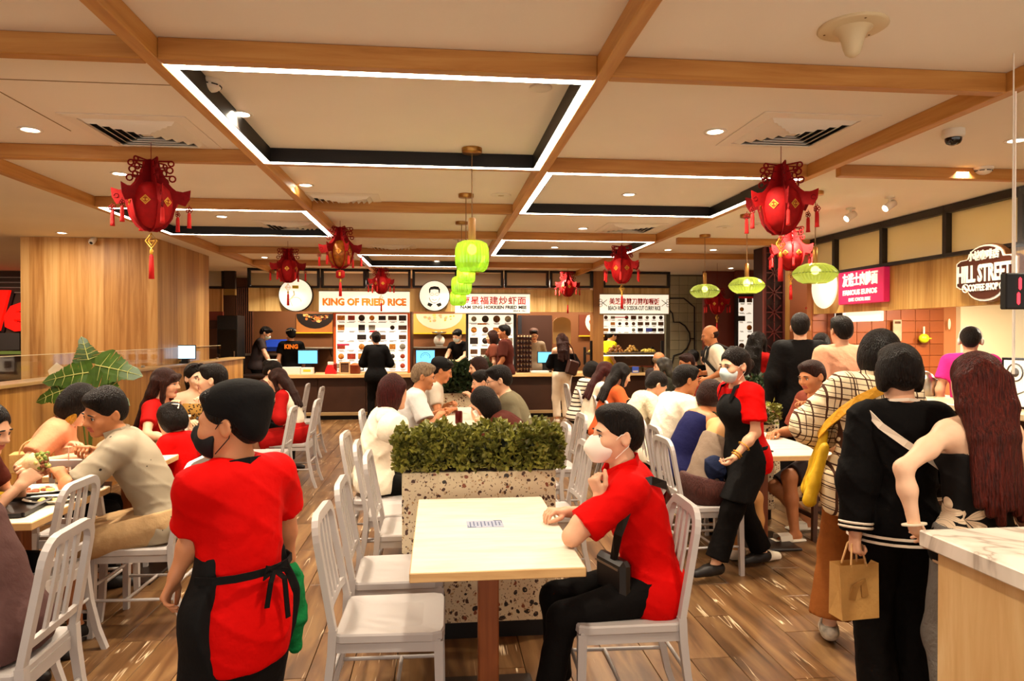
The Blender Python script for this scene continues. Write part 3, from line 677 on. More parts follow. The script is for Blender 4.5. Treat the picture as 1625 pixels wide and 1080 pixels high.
def vent(px, py, lab, rot=0):
    p = atZ(px, py, ZC); t = thing('air_vent', lab, 'air vent', p, 0, 'square ceiling air vents')
    def ring(a, b, z0, z1, m=MB()): pass
    fr = MB(); 
    def frame(o, i, zo, zi, mb):
        vs = [(sx*o, sy*o, zo) for sx, sy in ((-1, -1), (1, -1), (1, 1), (-1, 1))]+[(sx*i, sy*i, zi) for sx, sy in ((-1, -1), (1, -1), (1, 1), (-1, 1))]
        vs += [(x, y_, z+.004) for x, y_, z in vs]; f = []
        for k in range(4): n = (k+1) % 4; f += [(k, 4+k, 4+n, n), (8+k, 8+n, 12+n, 12+k), (k, n, 8+n, 8+k), (4+k, 12+k, 12+n, 4+n)]
        mb.add(vs, f)
    frame(.33, .26, -.006, -.010, fr); fr.obj('frame', WHITEP, t)
    for k in range(5):
        lm = MB(); o = .255-k*.046; frame(o, o-.034, -.002, -.026, lm); lm.obj('louvre', WHITEP, t)
    MB().cbox((0, 0, -.018), (.05, .05, .006), .002).obj('centre_plate', WHITEP, t)
    MB().box((0, 0, -.0015), (.5, .5, .003)).obj('duct_opening', M('duct_dark', '#0e0a08', .8), t)
for v in ((232, 209, 'square air vent above the big left lantern'), (1258, 208, 'square air vent above the big right lantern'), (545, 318, 'square air vent behind the nearest light loop, middle bay'), (462, 358, 'square air vent inside the left light loop'), (1000, 361, 'square air vent behind the right light loop'), (622, 393, 'far square air vent in the middle bay'), (1205, 318, 'square air vent right of the right loop, beside a pendant canopy')): vent(*v)
p = atZ(1353, 42, ZC); t = thing('antenna_dome', 'cream ceiling antenna, round plate with a hanging cone, at the upper right', 'antenna', p)
MB().lathe([(.125, 0), (.127, -.006), (.118, -.011), (.06, -.013)], 32).obj('plate', M('cream_plastic', '#d8c49c', .5), t)
MB().lathe([(.072, -.012), (.055, -.025), (.042, -.05), (.034, -.085), (.026, -.105), (.012, -.116), (0, -.118)], 28).obj('cone', MATS['cream_plastic'], t)
for a in (.4, 2.5, 4.6): MB().lathe([(.004, -.010), (.004, -.0135), (0, -.0137)], 8, (.1*math.cos(a), .1*math.sin(a), 0)).obj('screw', M('brass_screw', '#7a5c30', .3, 1.), t)
for px, py, lab in ((331, 128, 'round white smoke detector inside the nearest light loop'), (1560, 266, 'round white smoke detector right of the short beam'), (858, 138, 'white flush sensor at the right end of the nearest loop')):
    t = thing('smoke_detector', lab, 'smoke detector', atZ(px, py, ZC), 0, 'smoke detectors')
    if px == 858: MB().lathe([(.055, 0), (.055, -.006), (.05, -.010), (0, -.012)], 24).obj('base', WHITE, t); continue
    MB().lathe([(.065, 0), (.067, -.012), (.06, -.018), (.052, -.02)], 28).obj('base', WHITE, t); MB().lathe([(.054, -.021), (.054, -.030), (.04, -.042), (.022, -.048), (0, -.05)], 28).obj('cap', WHITE, t)
    for k in range(8): MB().box((.0, -.0545, -.026), (.03, .004, .005)).obj('slot', BLACKP, t).rotation_euler = (0, 0, k*math.pi/4)
p = atZ(1513, 206, ZC); t = thing('dome_camera', 'white ceiling security camera with black glass dome', 'camera', p)
MB().lathe([(.058, 0), (.06, -.03), (.055, -.045), (.046, -.048)], 28).obj('housing', WHITE, t); MB().lathe([(.045, -.046), (.044, -.062), (.036, -.078), (.02, -.088), (0, -.09)], 24).obj('dome', M('dark_glass_dome', '#0b0a0a', .08, spec=.8), t)
for px, py, lab in ((1412, 312, 'white spotlight on the ceiling, nearer of the two before the frosted panels'), (1350, 330, 'white spotlight on the ceiling, farther of the two before the frosted panels')):
    t = thing('track_spotlight', lab, 'spotlight', atZ(px, py, ZC), .5, 'ceiling spotlights'); MB().lathe([(.04, 0), (.04, -.012), (.012, -.014), (.012, -.05)], 16).obj('mount', WHITE, t)
    R = ry(1.0) @ rx(.3); MB().lathe([(.0, .05), (.032, .05), (.036, -.06), (.030, -.06), (.028, -.05)], 18, (0, 0, -.075), R).obj('barrel', WHITE, t); MB().lathe([(.028, -.052), (0, -.053)], 16, (0, 0, -.075), R).obj('lens', GLOW, t)
for px, py, lab in ((795, 309, 'in the middle bay near the pendants'), (1150, 360, 'right of the right light loop'), (1200, 355, 'behind the big right lantern'), (1040, 402, 'above the scissors sign')):
    t = thing('ceiling_speaker', 'round flush speaker grille in the ceiling, '+lab, 'speaker', atZ(px, py, ZC), 0, 'ceiling speakers'); MB().lathe([(.085, 0), (.088, -.004), (.08, -.008)], 28).obj('ring', WHITEP, t); MB().lathe([(.08, -.006), (.0, -.009)], 28).obj('grille', M('speaker_grille', '#c9b591', .7, bump=(300, .5)), t)
t = struct(MB().box((0, 0, 0), (.9, .006, .002)).box((-.45, .42, 0), (.006, .84, .002)).obj('trim_40', M('panel_gap', '#8f7448', .9), loc=atZ(125, 130, ZC-.001)))
p = atZ(144, 380, 2.70); t = thing('security_camera', 'small white bullet camera at the top of the wood pillar', 'camera', (p.x, 9.0, 2.70)); MB().cbox((0, 0, .03), (.05, .06, .02), .004).obj('bracket', WHITE, t); MB().lathe([(0, .06), (.034, .055), (.038, -.02), (.032, -.05), (.02, -.055)], 16, (0, -.03, -.005), rx(-.9)).obj('housing', WHITE, t); MB().lathe([(.019, -.056), (0, -.06)], 12, (0, -.03, -.005), rx(-.9)).obj('lens', BLACKP, t)

# ---------------------------------------------------------------- back wall of stalls
YF, YK = 12.9, 14.9
BR = M('stall_brown_wall', '#7a4a28', .6, noise=(2, .12)); BRD = M('dark_brown_laminate', '#3a2013', .45, noise=(3, .2), spec=.4)
def frosted():
    m = bpy.data.materials.new('frosted_glass'); m.use_nodes = True; nt = m.node_tree; nt.nodes.clear(); N, L = nt.nodes, nt.links; o = N.new('ShaderNodeOutputMaterial'); a = N.new('ShaderNodeBsdfDiffuse'); a.inputs[0].default_value = (*lin('#cdbb94'), 1); b = N.new('ShaderNodeBsdfTranslucent'); b.inputs[0].default_value = (*lin('#e0d2ae'), 1); g = N.new('ShaderNodeBsdfGlossy'); g.inputs['Roughness'].default_value = .22
    x = N.new('ShaderNodeMixShader'); x.inputs[0].default_value = .5; L.new(a.outputs[0], x.inputs[1]); L.new(b.outputs[0], x.inputs[2]); y = N.new('ShaderNodeMixShader'); y.inputs[0].default_value = .08; L.new(x.outputs[0], y.inputs[1]); L.new(g.outputs[0], y.inputs[2]); L.new(y.outputs[0], o.inputs[0]); return m
FROST = frosted()
wb = struct(MB().box((0, 16.3, 1.37), (22, .1, 2.74)).obj('wall_back', M('back_room_wall', '#5d3a22', .7)))
def box_px(name, mat, x0, y0, x1, y1, Y, d, parent, mi=0):
    a, b = atY(x0, y0, Y), atY(x1, y1, Y); return MB().cbox(((a.x+b.x)/2, Y+d/2, (a.z+b.z)/2), (abs(b.x-a.x), d, abs(a.z-b.z)), .003).obj(name, mat, parent)
for i, (a, b) in enumerate(((394, 507), (510, 580), (582, 651), (655, 725), (727, 798), (801, 870), (873, 940), (957, 1062))):
    r = struct(box_px('window_%d' % (i+1), FROST, a+1.5, 433, b-1.5, 453, YF+.03, .02, None)); A, B = atY(a, 430, YF), atY(b, 455.5, YF); m = MB(); z0, z1 = B.z, 2.738
    for c, d in (((A.x+.015, YF, (z0+z1)/2), (.045, .09, z1-z0)), ((B.x-.015, YF, (z0+z1)/2), (.045, .09, z1-z0)), (((A.x+B.x)/2, YF, z0), (B.x-A.x, .09, .035)), (((A.x+B.x)/2, YF, z1-.02), (B.x-A.x, .09, .04))): MB().cbox(c, d, .003).obj('frame_bar', DARK, r)
def fascia(x0, x1, n):
    A, B = atY(x0, 456, YF), atY(x1, 495, YF); struct(MB().box(((A.x+B.x)/2, YF+.06, (A.z+B.z)/2), (B.x-A.x, .1, A.z-B.z)).obj(n, OAK))
fascia(394, 941, 'wall_front'); fascia(957, 1062, 'wall_front')
A = atY(941, 430, YF); B = atY(957, 430, YF); struct(MB().box(((A.x+B.x)/2, YF+.1, 1.37), (B.x-A.x, .3, 2.735)).obj('trim_50', wood('post_wood', [(.3, '#8a5a2c'), (.7, '#a8743c')])))
# kitchen back wall with stall partitions
struct(MB().box((-.1, YK+.05, 1.37), (7.4, .08, 2.735)).obj('wall_kitchen', BR))
for px in (530, 651, 752, 818): p = atY(px, 500, YF+.5); struct(MB().box((p.x, YF+1.0, 1.0), (.05, 1.0, 2.0)).obj('wall_partition', BRD))
# left run: dark slatted bay and equipment behind the glass
lw = struct(MB().box((-5.4, 15.2, 1.37), (4.8, .1, 2.735)).obj('wall_left_back', M('left_bay_wall', '#6b3e20', .6, noise=(1.5, .25))))
def bpx(name, mat, x0, y0, x1, y1, Y, d, label=None, cat=None, parent=None, group=None):
    o = box_px(name, mat, x0, y0, x1, y1, Y, d, parent)
    if label: tag(o, label, cat, group)
    return o
r = struct(box_px('window_9', FROST, 321, 415, 353, 454, 13.6, .02, None)); box_px('frame_bar', DARK, 320, 454, 354, 457, 13.55, .06, r); box_px('frame_bar', DARK, 351, 412, 355, 457, 13.55, .06, r)
struct(box_px('wall_left_fascia', OAKD, 320, 458, 353, 494, 13.6, .05, None)); struct(box_px('wall_left_panel', M('red_brown_panel', '#7d2f18', .5), 320, 494, 354, 508, 13.6, .05, None))
t = bpx('extractor_hood', M('hood_brown', '#3b1c10', .4), 321, 508, 354, 521, 13.3, .5, 'dark brown extractor hood behind the glass, right of the wood pillar', 'hood')
t = thing('fridge', 'tall black fridge behind the glass, right of the wood pillar', 'fridge', (atY(362, 520, 13.2).x, 13.4, 0)); a = MB().cbox((0, 0, .95), (.36, .5, 1.9), .01).obj('cabinet', BLACKP, t); MB().cbox((0, -.262, .9), (.33, .02, 1.5), .006).obj('door', M('fridge_glass', '#14110f', .15), t); MB().cbox((.13, -.285, 1.0), (.02, .02, .5), .004).obj('handle', M('steel', '#b9ab98', .3, 1.), t)
struct(bpx('wall_left_column', M('dark_column', '#241611', .5), 355, 418, 373, 458, 13.5, .1)); struct(box_px('wall_left_column', M('olive_trim', '#8a6a2c', .5), 354, 458, 373, 468, 13.5, .1, None))
sl = struct(box_px('wall_slatted', M('slat_back', '#27130b', .7), 374, 455, 402, 600, 14.75, .04, None))
for k in range(9): a = 375+k*3.1; box_px('slat', M('slat_red_wood', '#6a3a22', .5, noise=(6, .2)), a, 456, a+1.7, 600, 14.66, .06, sl)

# signs
SIGNW = M('sign_white', '#fff6e4', .4, emit=((1, .87, .66), .42)); SIGN_RED = M('sign_red', '#d81f20', .4); SIGN_OR = M('sign_orange', '#f08a24', .4, emit=('#ff7a10', .25)); SIGN_BK = M('sign_black', '#15100d', .5); SIGN_BR = M('sign_outline_brown', '#5a2d12', .5)
def sign_board(name, label, x0, y0, x1, y1):
    A, B = atY(x0, y0, YF-.06), atY(x1, y1, YF-.06); t = thing(name, label, 'sign', ((A.x+B.x)/2, YF-.06, (A.z+B.z)/2)); w, h = B.x-A.x, A.z-B.z
    MB().cbox((0, .03, 0), (w, .06, h), .004).obj('board', SIGNW, t); MB().cbox((0, .03, h/2+.008), (w+.02, .07, .016), .003).obj('top_rail', M('sign_rail', '#8d8270', .4), t); MB().cbox((0, .03, -h/2-.008), (w+.02, .07, .016), .003).obj('bottom_rail', MATS['sign_rail'], t)
    return t, w, h
t, w, h = sign_board('shop_sign', 'long white stall sign with orange lettering KING OF FRIED RICE', 506, 462, 650, 495)
o = text('lettering_shadow', 'KING OF FRIED RICE', w*.92, .2, SIGN_BR, t, (.006, -.003, -.005), bold=.006, ext=.002, tall=.135); text('lettering', 'KING OF FRIED RICE', w*.92, .2, SIGN_OR, t, (0, -.009, 0), bold=.008, ext=.004, tall=.13)
t, w, h = sign_board('shop_sign', 'white stall sign with red Chinese characters over NAM SING HOKKIEN FRIED MEE', 722, 466, 841, 496.5)
text('chinese_lettering', '南星福建炒虾面', w*.86, .2, SIGN_RED, t, (.02, -.006, .055), bold=.003, tall=.15, spacing=1.1); text('lettering', 'NAM SING HOKKIEN FRIED MEE', w*.88, .1, SIGN_BK, t, (.02, -.006, -.068), bold=.0035, tall=.062); text('small_lettering', 'SINCE 1961', .24, .05, SIGN_BK, t, (w*.36, -.006, -.135), bold=.001, tall=.028)
t, w, h = sign_board('shop_sign', 'white stall sign with scissors and BEACH ROAD SCISSOR-CUT CURRY RICE', 952, 467, 1061, 497.5)
text('chinese_lettering', '美芝律剪刀剪咖喱饭', w*.73, .2, SIGN_RED, t, (0, -.006, .05), bold=.004, tall=.13); text('lettering', 'BEACH ROAD SCISSOR-CUT CURRY RICE', w*.76, .1, SIGN_BK, t, (0, -.006, -.075), bold=.002, tall=.08)
for q in (-1, 1):
    m = MB(); cx = q*w*.435
    for s_ in (-1, 1):
        m.tube([(cx-q*.02*s_*0+q*.045, -.004, .02+s_*-.012), (cx-q*.05, -.004, .02+s_*.06)], .006, 6)
        m.tube([(cx+q*.075+.03*math.cos(a), -.004, .02-s_*.045+.026*math.sin(a)) for a in [i*math.pi/5 for i in range(10)]], .005, 5, closed=True)
        m.tube([(cx+q*.045, -.004, .02-s_*.012), (cx+q*.058, -.004, .02-s_*.03)], .006, 5)
    m.obj('scissors_drawing', SIGN_BK, t)
def disc_sign(px, py, r, label):
    p = atY(px, py, YF-.13); R = r/F_PX*12.9; t = thing('round_sign', label, 'sign', p); MB().lathe([(R, -.05), (R, .05)], 40, R=rx(math.pi/2)).obj('rim', SIGN_BK, t); MB().lathe([(0, .0), (R-.012, 0), (R-.012, .012), (0, .012)], 40, (0, -.049, 0), rx(math.pi/2)).obj('face', SIGNW, t); return t, R
t, R = disc_sign(470, 468, 25.5, 'round white sign with a pale chef drawing and yellow hat, above the black capped cook')
PALE = M('pale_print', '#cfc5a8', .6); YEL = M('yellow_print', '#d8c534', .5)
m = MB(); m.tube([(-.05, 0, -.2), (-.1, 0, -.08), (-.02, 0, 0), (-.03, 0, .07)], [.02, .04, .05, .05], 8, flat=(.5, .1), up=(0, 1, 0)); m.tube([(.1*math.cos(a), 0, -.12+.08*math.sin(a)) for a in np.linspace(0, 3.1, 9)], .006, 5); m.obj('chef_drawing', PALE, t, (0, -.066, 0)); MB().cbox((.0, -.066, .14), (.11, .006, .055), .01).obj('yellow_hat_drawing', YEL, t)
t, R = disc_sign(689.5, 469.5, 24, 'round white sign with a line drawn smiling face, left of the green pendants')
m = MB(); m.prism([(-.095, .04), (-.1, .12), (-.07, .16), (0, .175), (.07, .165), (.1, .12), (.095, .04), (.075, .06), (.07, .11), (0, .12), (-.07, .11), (-.075, .06)], .006, Matrix.Translation((0, -.062, 0)) @ Matrix.Rotation(math.pi/2, 4, 'X'))
m.tube([(.095*math.cos(a), -.066, -.01+.12*math.sin(a)) for a in np.linspace(3.3, 6.1, 12)], .004, 5)
for q in (-1, 1): m.tube([(q*(.045+.035*math.cos(a)), -.066, .03+.022*math.sin(a)) for a in np.linspace(0, 5.6, 8)], .003, 5, closed=True); m.prism([(q*.03, -.15), (q*.11, -.12), (q*.13, -.17), (q*.07, -.2)][::q], .006, Matrix.Translation((0, -.062, 0)) @ Matrix.Rotation(math.pi/2, 4, 'X'))
m.tube([(.04*math.cos(a), -.066, -.05+.03*math.sin(a)) for a in np.linspace(3.4, 6.0, 7)], .004, 5); m.obj('face_drawing', SIGN_BK, t)

# menu boards and food pictures
MENUW = M('menu_lightbox', '#fff4e0', .4, emit=((1, .90, .74), .40)); PH = [M('print_red', '#a33a22', .5, noise=(30, .5)), M('print_brown', '#5c3a22', .5, noise=(40, .5)), M('print_dark', '#2a1d18', .5, noise=(45, .6)), M('print_orange', '#c8802f', .5, noise=(35, .5)), M('print_grey', '#8f8a7a', .5, noise=(40, .4)), M('print_pink', '#d2707a', .5)]
TXT = M('print_text', '#4b4038', .6)
def menu(label, x0, y0, x1, y1, Y, cols, rows, frame=None, seed=1, fill=.75, d=.06, accents=()):
    A, B = atY(x0, y0, Y), atY(x1, y1, Y); w, h = B.x-A.x, A.z-B.z; t = thing('menu_board', label, 'menu board', ((A.x+B.x)/2, Y, (A.z+B.z)/2), 0); rnd = random.Random(seed)
    MB().cbox((0, d/2, 0), (w, d, h), .004).obj('panel', MENUW, t)
    if frame:
        for q in (-1, 1): MB().cbox((q*(w/2+.02), d/2-.01, 0), (.045, d+.03, h+.08), .004).obj('frame_bar', frame, t)
        MB().cbox((0, d/2-.01, h/2+.02), (w, d+.03, .04), .004).obj('frame_bar', frame, t)
    cw, ch = w/cols, h/rows; tm = MB()
    for i in range(cols):
        for j in range(rows):
            cx, cz = -w/2+(i+.5)*cw, h/2-(j+.5)*ch
            if rnd.random() < fill:
                fw, fh = cw*rnd.uniform(.6, .88), ch*rnd.uniform(.42, .62); mt = PH[rnd.choice([0, 1, 2, 2, 3, 4, 1])]
                if rnd.random() < .45: MB().lathe([(0, -.003), (fh*.55, -.003), (fh*.55, .003), (0, .003)], 14, (cx, -.003, cz+ch*.1), rx(math.pi/2)).obj('food_picture', mt, t)
                else: MB().box((cx, -.003, cz+ch*.1), (fw, .006, fh)).obj('food_picture', mt, t)
            for q in range(2): tm.box((cx+rnd.uniform(-.1, .1)*cw, -.002, cz-ch*(.28+.09*q)), (cw*rnd.uniform(.35, .8), .004, ch*.05))
    tm.obj('caption_lines', TXT, t)['kind'] = 'stuff'
    for ax, az, aw, ah, mt in accents: MB().box((ax*w, -.004, az*h), (aw*w, .006, ah*h)).obj('coloured_strip', mt, t)
    return t
OR = M('orange_frame', '#c8571c', .5)
menu('tall white menu board with orange frame and many dishes, behind the woman in black', 533, 498, 647, 589, YF+.25, 7, 6, OR, 3, .8, accents=((-.40, -.03, .17, .03, M('print_magenta', '#c01c4c', .5)), (.02, .20, .1, .03, SIGN_RED)))
menu('white menu board with red dishes and black frame, behind the man in brown', 743, 499, 815, 585, YF+.25, 4, 5, BLACKP, 8, .95, accents=((-.2, .33, .2, .03, MATS['print_orange']),))
menu('wide low menu board of dishes under the scissors sign', 956, 499.5, 1054, 529, YF+.15, 9, 3, None, 12, .85, accents=((-.2, .38, .2, .05, SIGN_RED), (.25, -.3, .1, .2, M('print_blue', '#4a55b0', .5))))
def food_poster(label, x0, y0, x1, y1, Y, bowl, bowlmat, heap, seed, fr=None, cx=0., cz=0., rw=.42, rh=.62, back=None):
    A, B = atY(x0, y0, Y), atY(x1, y1, Y); w, h = B.x-A.x, A.z-B.z; t = thing('food_poster', label, 'poster', ((A.x+B.x)/2, Y, (A.z+B.z)/2)); rnd = random.Random(seed)
    MB().cbox((0, .02, 0), (w, .04, h), .003).obj('panel', back or M('poster_tan', '#a9672f', .5, noise=(2, .2)), t)
    n = 24; pts = [(cx*w+rw*w*math.cos(a), cz*h+rh*h*math.sin(a)) for a in np.linspace(0, 2*math.pi, n, endpoint=False)]
    cl = lambda P: [(max(-w/2+.005, min(w/2-.005, x)), max(-h/2+.005, min(h/2-.005, z))) for x, z in P]
    Mx = Matrix.Translation((0, -.001, 0)) @ Matrix.Rotation(math.pi/2, 4, 'X'); MB().prism(cl(pts), .004, Mx).obj('printed_plate', bowlmat, t)
    m = MB()
    for i in range(70):
        a = rnd.uniform(0, 6.28); q = math.sqrt(rnd.random())*.72; X, Z = cx*w+rw*w*q*math.cos(a), cz*h+rh*h*(q*math.sin(a)+.12)
        if abs(X) > w/2-.03 or abs(Z) > h/2-.03: continue
        g = rnd.uniform(.02, .04); m.prism(cl([(X+g*math.cos(b)*rnd.uniform(.7, 1.3), Z+g*.8*math.sin(b)) for b in np.linspace(0, 6.28, 6, endpoint=False)]), .003, Mx, rnd.randrange(3), z0=.004+.0004*(i % 5))
    m.obj('printed_food', heap, t)
    MB().cbox((0, -.01, -h/2-.012), (w+.02, .06, .025), .004).obj('bottom_trim', fr or M('yellow_trim', '#c9a020', .4, emit=('#ffb820', .15)), t); return t
hp1 = [M('food_orange', '#c06a28', .5), M('food_cream', '#dca860', .5), M('food_brown', '#6e3014', .5)]; hp2 = [M('noodle_cream', '#e6c06a', .5), M('noodle_yellow', '#d9a640', .5), M('shrimp_pink', '#e09a70', .5)]; hp3 = [M('curry_red', '#b0381a', .5), M('curry_orange', '#c85a22', .5), M('curry_dark', '#7c2412', .5)]
food_poster('large poster of a dark bowl of fried rice above the black capped cook', 470, 497, 530, 527, YK-.04, 0, M('bowl_dark', '#1c120d', .4), hp1, 2, cz=.45, rw=.5, rh=.75)
food_poster('large poster of a pink rimmed plate of noodles left of the masked cook', 653, 497.5, 741, 528, YK-.04, 0, M('plate_pink', '#e8c4a8', .4), hp2, 5, cz=.5, rw=.42, rh=.82, back=M('poster_gold', '#c79a4a', .5))
food_poster('poster of a white bowl of red curry above the yellow capped cook', 919, 499, 958, 532, YK-.04, 0, M('plate_white', '#eadfcb', .4), hp3, 9, cx=.35, cz=.15, rw=.6, rh=.62, back=M('poster_brown', '#6b2f14', .5))
struct(bpx('door_1', M('dark_doorway', '#3b1d10', .6), 823, 500, 876, 590, YK-.02, .05)); bpx('blue_door_frame', M('dark_blue_trim', '#1c1a20', .5), 822, 500, 828, 546, YK-.1, .06, 'dark door jamb behind the cook with the crown shaped cap', 'door jamb')
m = MB(); A = atY(878, 545, YF+.5); B = atY(906, 503, YF+.5); w = B.x-A.x; h = B.z-A.z
m.prism([(0, 0), (w, 0), (w, h*.8)]+[(w/2+w/2*math.cos(a), h*.8+h*.2*math.sin(a)) for a in np.linspace(.2, 2.94, 8)]+[(0, h*.8)], .04, Matrix.Translation((A.x, YF+.55, A.z)) @ Matrix.Rotation(math.pi/2, 4, 'X'))
tag(m.obj('partition_panel', M('tan_panel', '#a07c48', .5, noise=(2, .1))), 'tan round topped partition panel behind the long haired woman', 'panel')

# stall counter
ctop = wood('counter_wood', [(.3, '#bb8d55'), (.5, '#d6ab70'), (.7, '#e4c48e')], stretch=(1, 20, 20), scale=1.2)
A, B = atY(425, 597, YF), atY(948, 597, YF); t = thing('stall_counter', 'long stall counter with oak worktop and dark brown front', 'counter', ((A.x+B.x)/2, YF+.35, 0)); w = B.x-A.x
MB().cbox((0, 0, .80), (w, .74, .07), .008).obj('worktop', ctop, t); n = 7
for k in range(n): MB().cbox((-w/2+(k+.5)*w/n, .02, .42), (w/n-.006, .62, .69), .004).obj('front_panel', BRD, t)
MB().cbox((0, -.30, .11), (w, .03, .06), .004).obj('base_strip', M('base_strip_tan', '#a08258', .4), t); MB().box((0, .04, .04), (w, .56, .08)).obj('kick_board', BLACKP, t)
A, B = atY(374, 597, YF), atY(425, 597, YF); t = thing('stall_counter', 'dark low end counter where the grey shirted cook packs food', 'counter', ((A.x+B.x)/2, YF+.35, 0)); w = B.x-A.x
MB().cbox((0, 0, .80), (w, .74, .04), .006).obj('worktop', M('dark_worktop', '#241712', .3), t); MB().cbox((0, .02, .39), (w-.01, .62, .77), .004).obj('front_panel', BRD, t)
A, B = atY(948, 597, YF), atY(1062, 597, YF); t = thing('stall_counter', 'curry stall counter under the glass food display', 'counter', ((A.x+B.x)/2, YF+.4, 0)); w = B.x-A.x
MB().cbox((0, 0, .80), (w, .8, .05), .006).obj('worktop', ctop, t); MB().cbox((0, .02, .39), (w-.01, .7, .77), .004).obj('front_panel', BRD, t)
# back shelves in the kitchen
for x0, x1, y in ((530, 470, 552), (742, 652, 551)):
    A, B = atY(x1, y, YK-.25), atY(x0, y, YK-.25); t = thing('wall_shelf', 'steel shelf on the kitchen wall behind the %s screen' % ('left blue' if x0 == 530 else 'middle blue'), 'shelf', ((A.x+B.x)/2, YK-.2, A.z)); MB().cbox((0, 0, 0), (B.x-A.x, .4, .03), .004).obj('shelf_board', MATS['steel'] if 'steel' in MATS else WHITE, t)
    for q in (-.4, .4): MB().tube([(q*(B.x-A.x), .18, -.18), (q*(B.x-A.x), -.12, -.02)], .012, 6).obj('bracket', DARK, t)

# ---------------------------------------------------------------- far right corner: tiled wall, red brown wall, lightboxes, fretwork column
YT = 13.4; TILE = M('grey_tile', '#9d9578', .3, noise=(3, .08), rnd=.08, spec=.5)
A, B = atY(1062, 420, YT), atY(1118, 620, YT); tw = struct(MB().box(((A.x+B.x)/2, YT+.08, 1.37), (B.x-A.x+.1, .1, 2.735)).obj('wall_tiled', M('tile_grout', '#5f5846', .8)))
tm = MB().cbox((0, 0, 0), (.176, .02, .176), .004).mesh('tile', TILE)
for i in range(4):
    for j in range(14):
        z = 2.62-j*.182
        if z < .1: continue
        o = bpy.data.objects.new('tile', tm); C.objects.link(o); o.parent = tw; o.location = (A.x+.05+(i+.5)*.182-.02, YT+.028, z)
m = MB(); q = lambda x, y: tuple(atY(x, y, YT-.0)); r = .014
m.tube([q(1062, 473), q(1085, 473), q(1090, 477), q(1097, 483), q(1102, 487), q(1102, 590)], r, 6); m.tube([q(1062, 492), q(1067, 497), q(1069, 511), q(1078, 511), q(1087, 517), q(1094, 528), q(1095, 540), q(1090, 552), q(1082, 560), q(1069, 564), q(1066, 578)], r, 6); m.tube([q(1095, 537), q(1102, 537)], r, 6)
tag(m.obj('window_outline', SIGN_BK), 'black plum blossom window outline mounted on the grey tiled wall', 'wall decoration')
A, B = atY(1118, 400, 12.6), atY(1172, 600, 12.6); struct(MB().box(((A.x+B.x)/2, 12.65, 1.37), (B.x-A.x, .1, 2.735)).obj('wall_red_brown', M('red_brown_wall', '#6b2c1b', .55, noise=(1.5, .15))))
menu('tall lit menu board, left of the two beside the fretwork column', 1171, 470, 1195, 572, 12.27, 2, 7, DARK, 21, .8, accents=((0, .485, 1, .03, SIGN_RED),)); menu('tall lit menu board, right of the two beside the fretwork column', 1199.5, 467, 1213, 570, 12.27, 1, 7, DARK, 25, .8, accents=((0, .485, 1, .03, SIGN_RED),))
A, B = atY(1171, 400, 12.3), atY(1260, 600, 12.3); struct(MB().box(((A.x+B.x)/2, 12.4, 1.37), (B.x-A.x, .1, 2.735)).obj('wall_red_brown', MATS['red_brown_wall']))
YC = 9.0; A, B = atY(1214, 500, YC), atY(1244, 500, YC); cw = B.x-A.x; cc = struct(MB().box(((A.x+B.x)/2, YC+.2, 1.37), (cw-.02, .34, 2.735)).obj('trim_60', M('column_core', '#2b0f0a', .7)))
FRET = M('fretwork_red_wood', '#5e2018', .5, noise=(8, .2)); cx = (A.x+B.x)/2; rr = cw*.5
for j in range(11):
    z = .12+j*cw; m = MB()
    for sx, sz, a0 in ((-1, -1, 0), (1, -1, 90), (1, 1, 180), (-1, 1, 270)):
        m.tube([(sx*rr+rr*math.cos(math.radians(a0+u)), 0, sz*rr+rr*math.sin(math.radians(a0+u))) for u in range(0, 91, 15)], .011, 5, flat=(.022, .022), up=(0, 1, 0))
    for a in range(0, 180, 45): c, s_ = math.cos(math.radians(a)), math.sin(math.radians(a)); m.tube([(-rr*c*.95, 0, -rr*s_*.95), (rr*c*.95, 0, rr*s_*.95)], .5, flat=(.03, .03), up=(0, 1, 0))
    m.obj('fret_panel', FRET, cc, (cx, YC+.01, z+rr))
for q in (-1, 1): MB().box((cx+q*cw*.5, YC+.02, 1.37), (.03, .05, 2.735)).obj('frame_bar', FRET, cc)
A, B = atY(1246, 500, 9.1), atY(1256, 500, 9.1); struct(MB().box(((A.x+B.x)/2, 9.2, 1.37), (B.x-A.x, .1, 2.735)).obj('trim_61', wood('gold_post', [(.3, '#a87830'), (.7, '#c89a4c')]))); A, B = atY(1256, 500, 9.2), atY(1300, 500, 9.2); struct(MB().box(((A.x+B.x)/2, 9.3, 1.37), (B.x-A.x, .1, 2.735)).obj('wall_right_end', M('orange_brown_wall', '#8a4a22', .55)))

# ---------------------------------------------------------------- right wall of stalls
XR = 4.64
struct(MB().box((9.6, 6, 1.37), (.1, 14, 2.74)).obj('wall_right', M('right_room_wall', '#a8835a', .7)))
def boxX(name, mat, p0, p1, X, d, parent=None):
    a, b = atX(*p0, X), atX(*p1, X); return MB().cbox((X+d/2, (a.y+b.y)/2, (a.z+b.z)/2), (d, abs(a.y-b.y), abs(a.z-b.z)), .003).obj(name, mat, parent)
yy = [atX(px, 400, XR).y for px in (1290, 1327, 1403, 1504, 1625)]+[3.2]
z0, z1 = 2.28, 2.70
for k in range(5):
    a, b = yy[k+1], yy[k]; r = struct(MB().box((XR+.03, (a+b)/2, (z0+z1)/2), (.02, b-a-.04, z1-z0-.04)).obj('window_%d' % (11+k), FROST))
    for c, d in (((XR, a, (z0+z1)/2), (.08, .05, z1-z0)), ((XR, (a+b)/2, z0), (.08, b-a, .035)), ((XR, (a+b)/2, z1), (.08, b-a, .07))): MB().cbox(c, d, .003).obj('frame_bar', DARK, r)
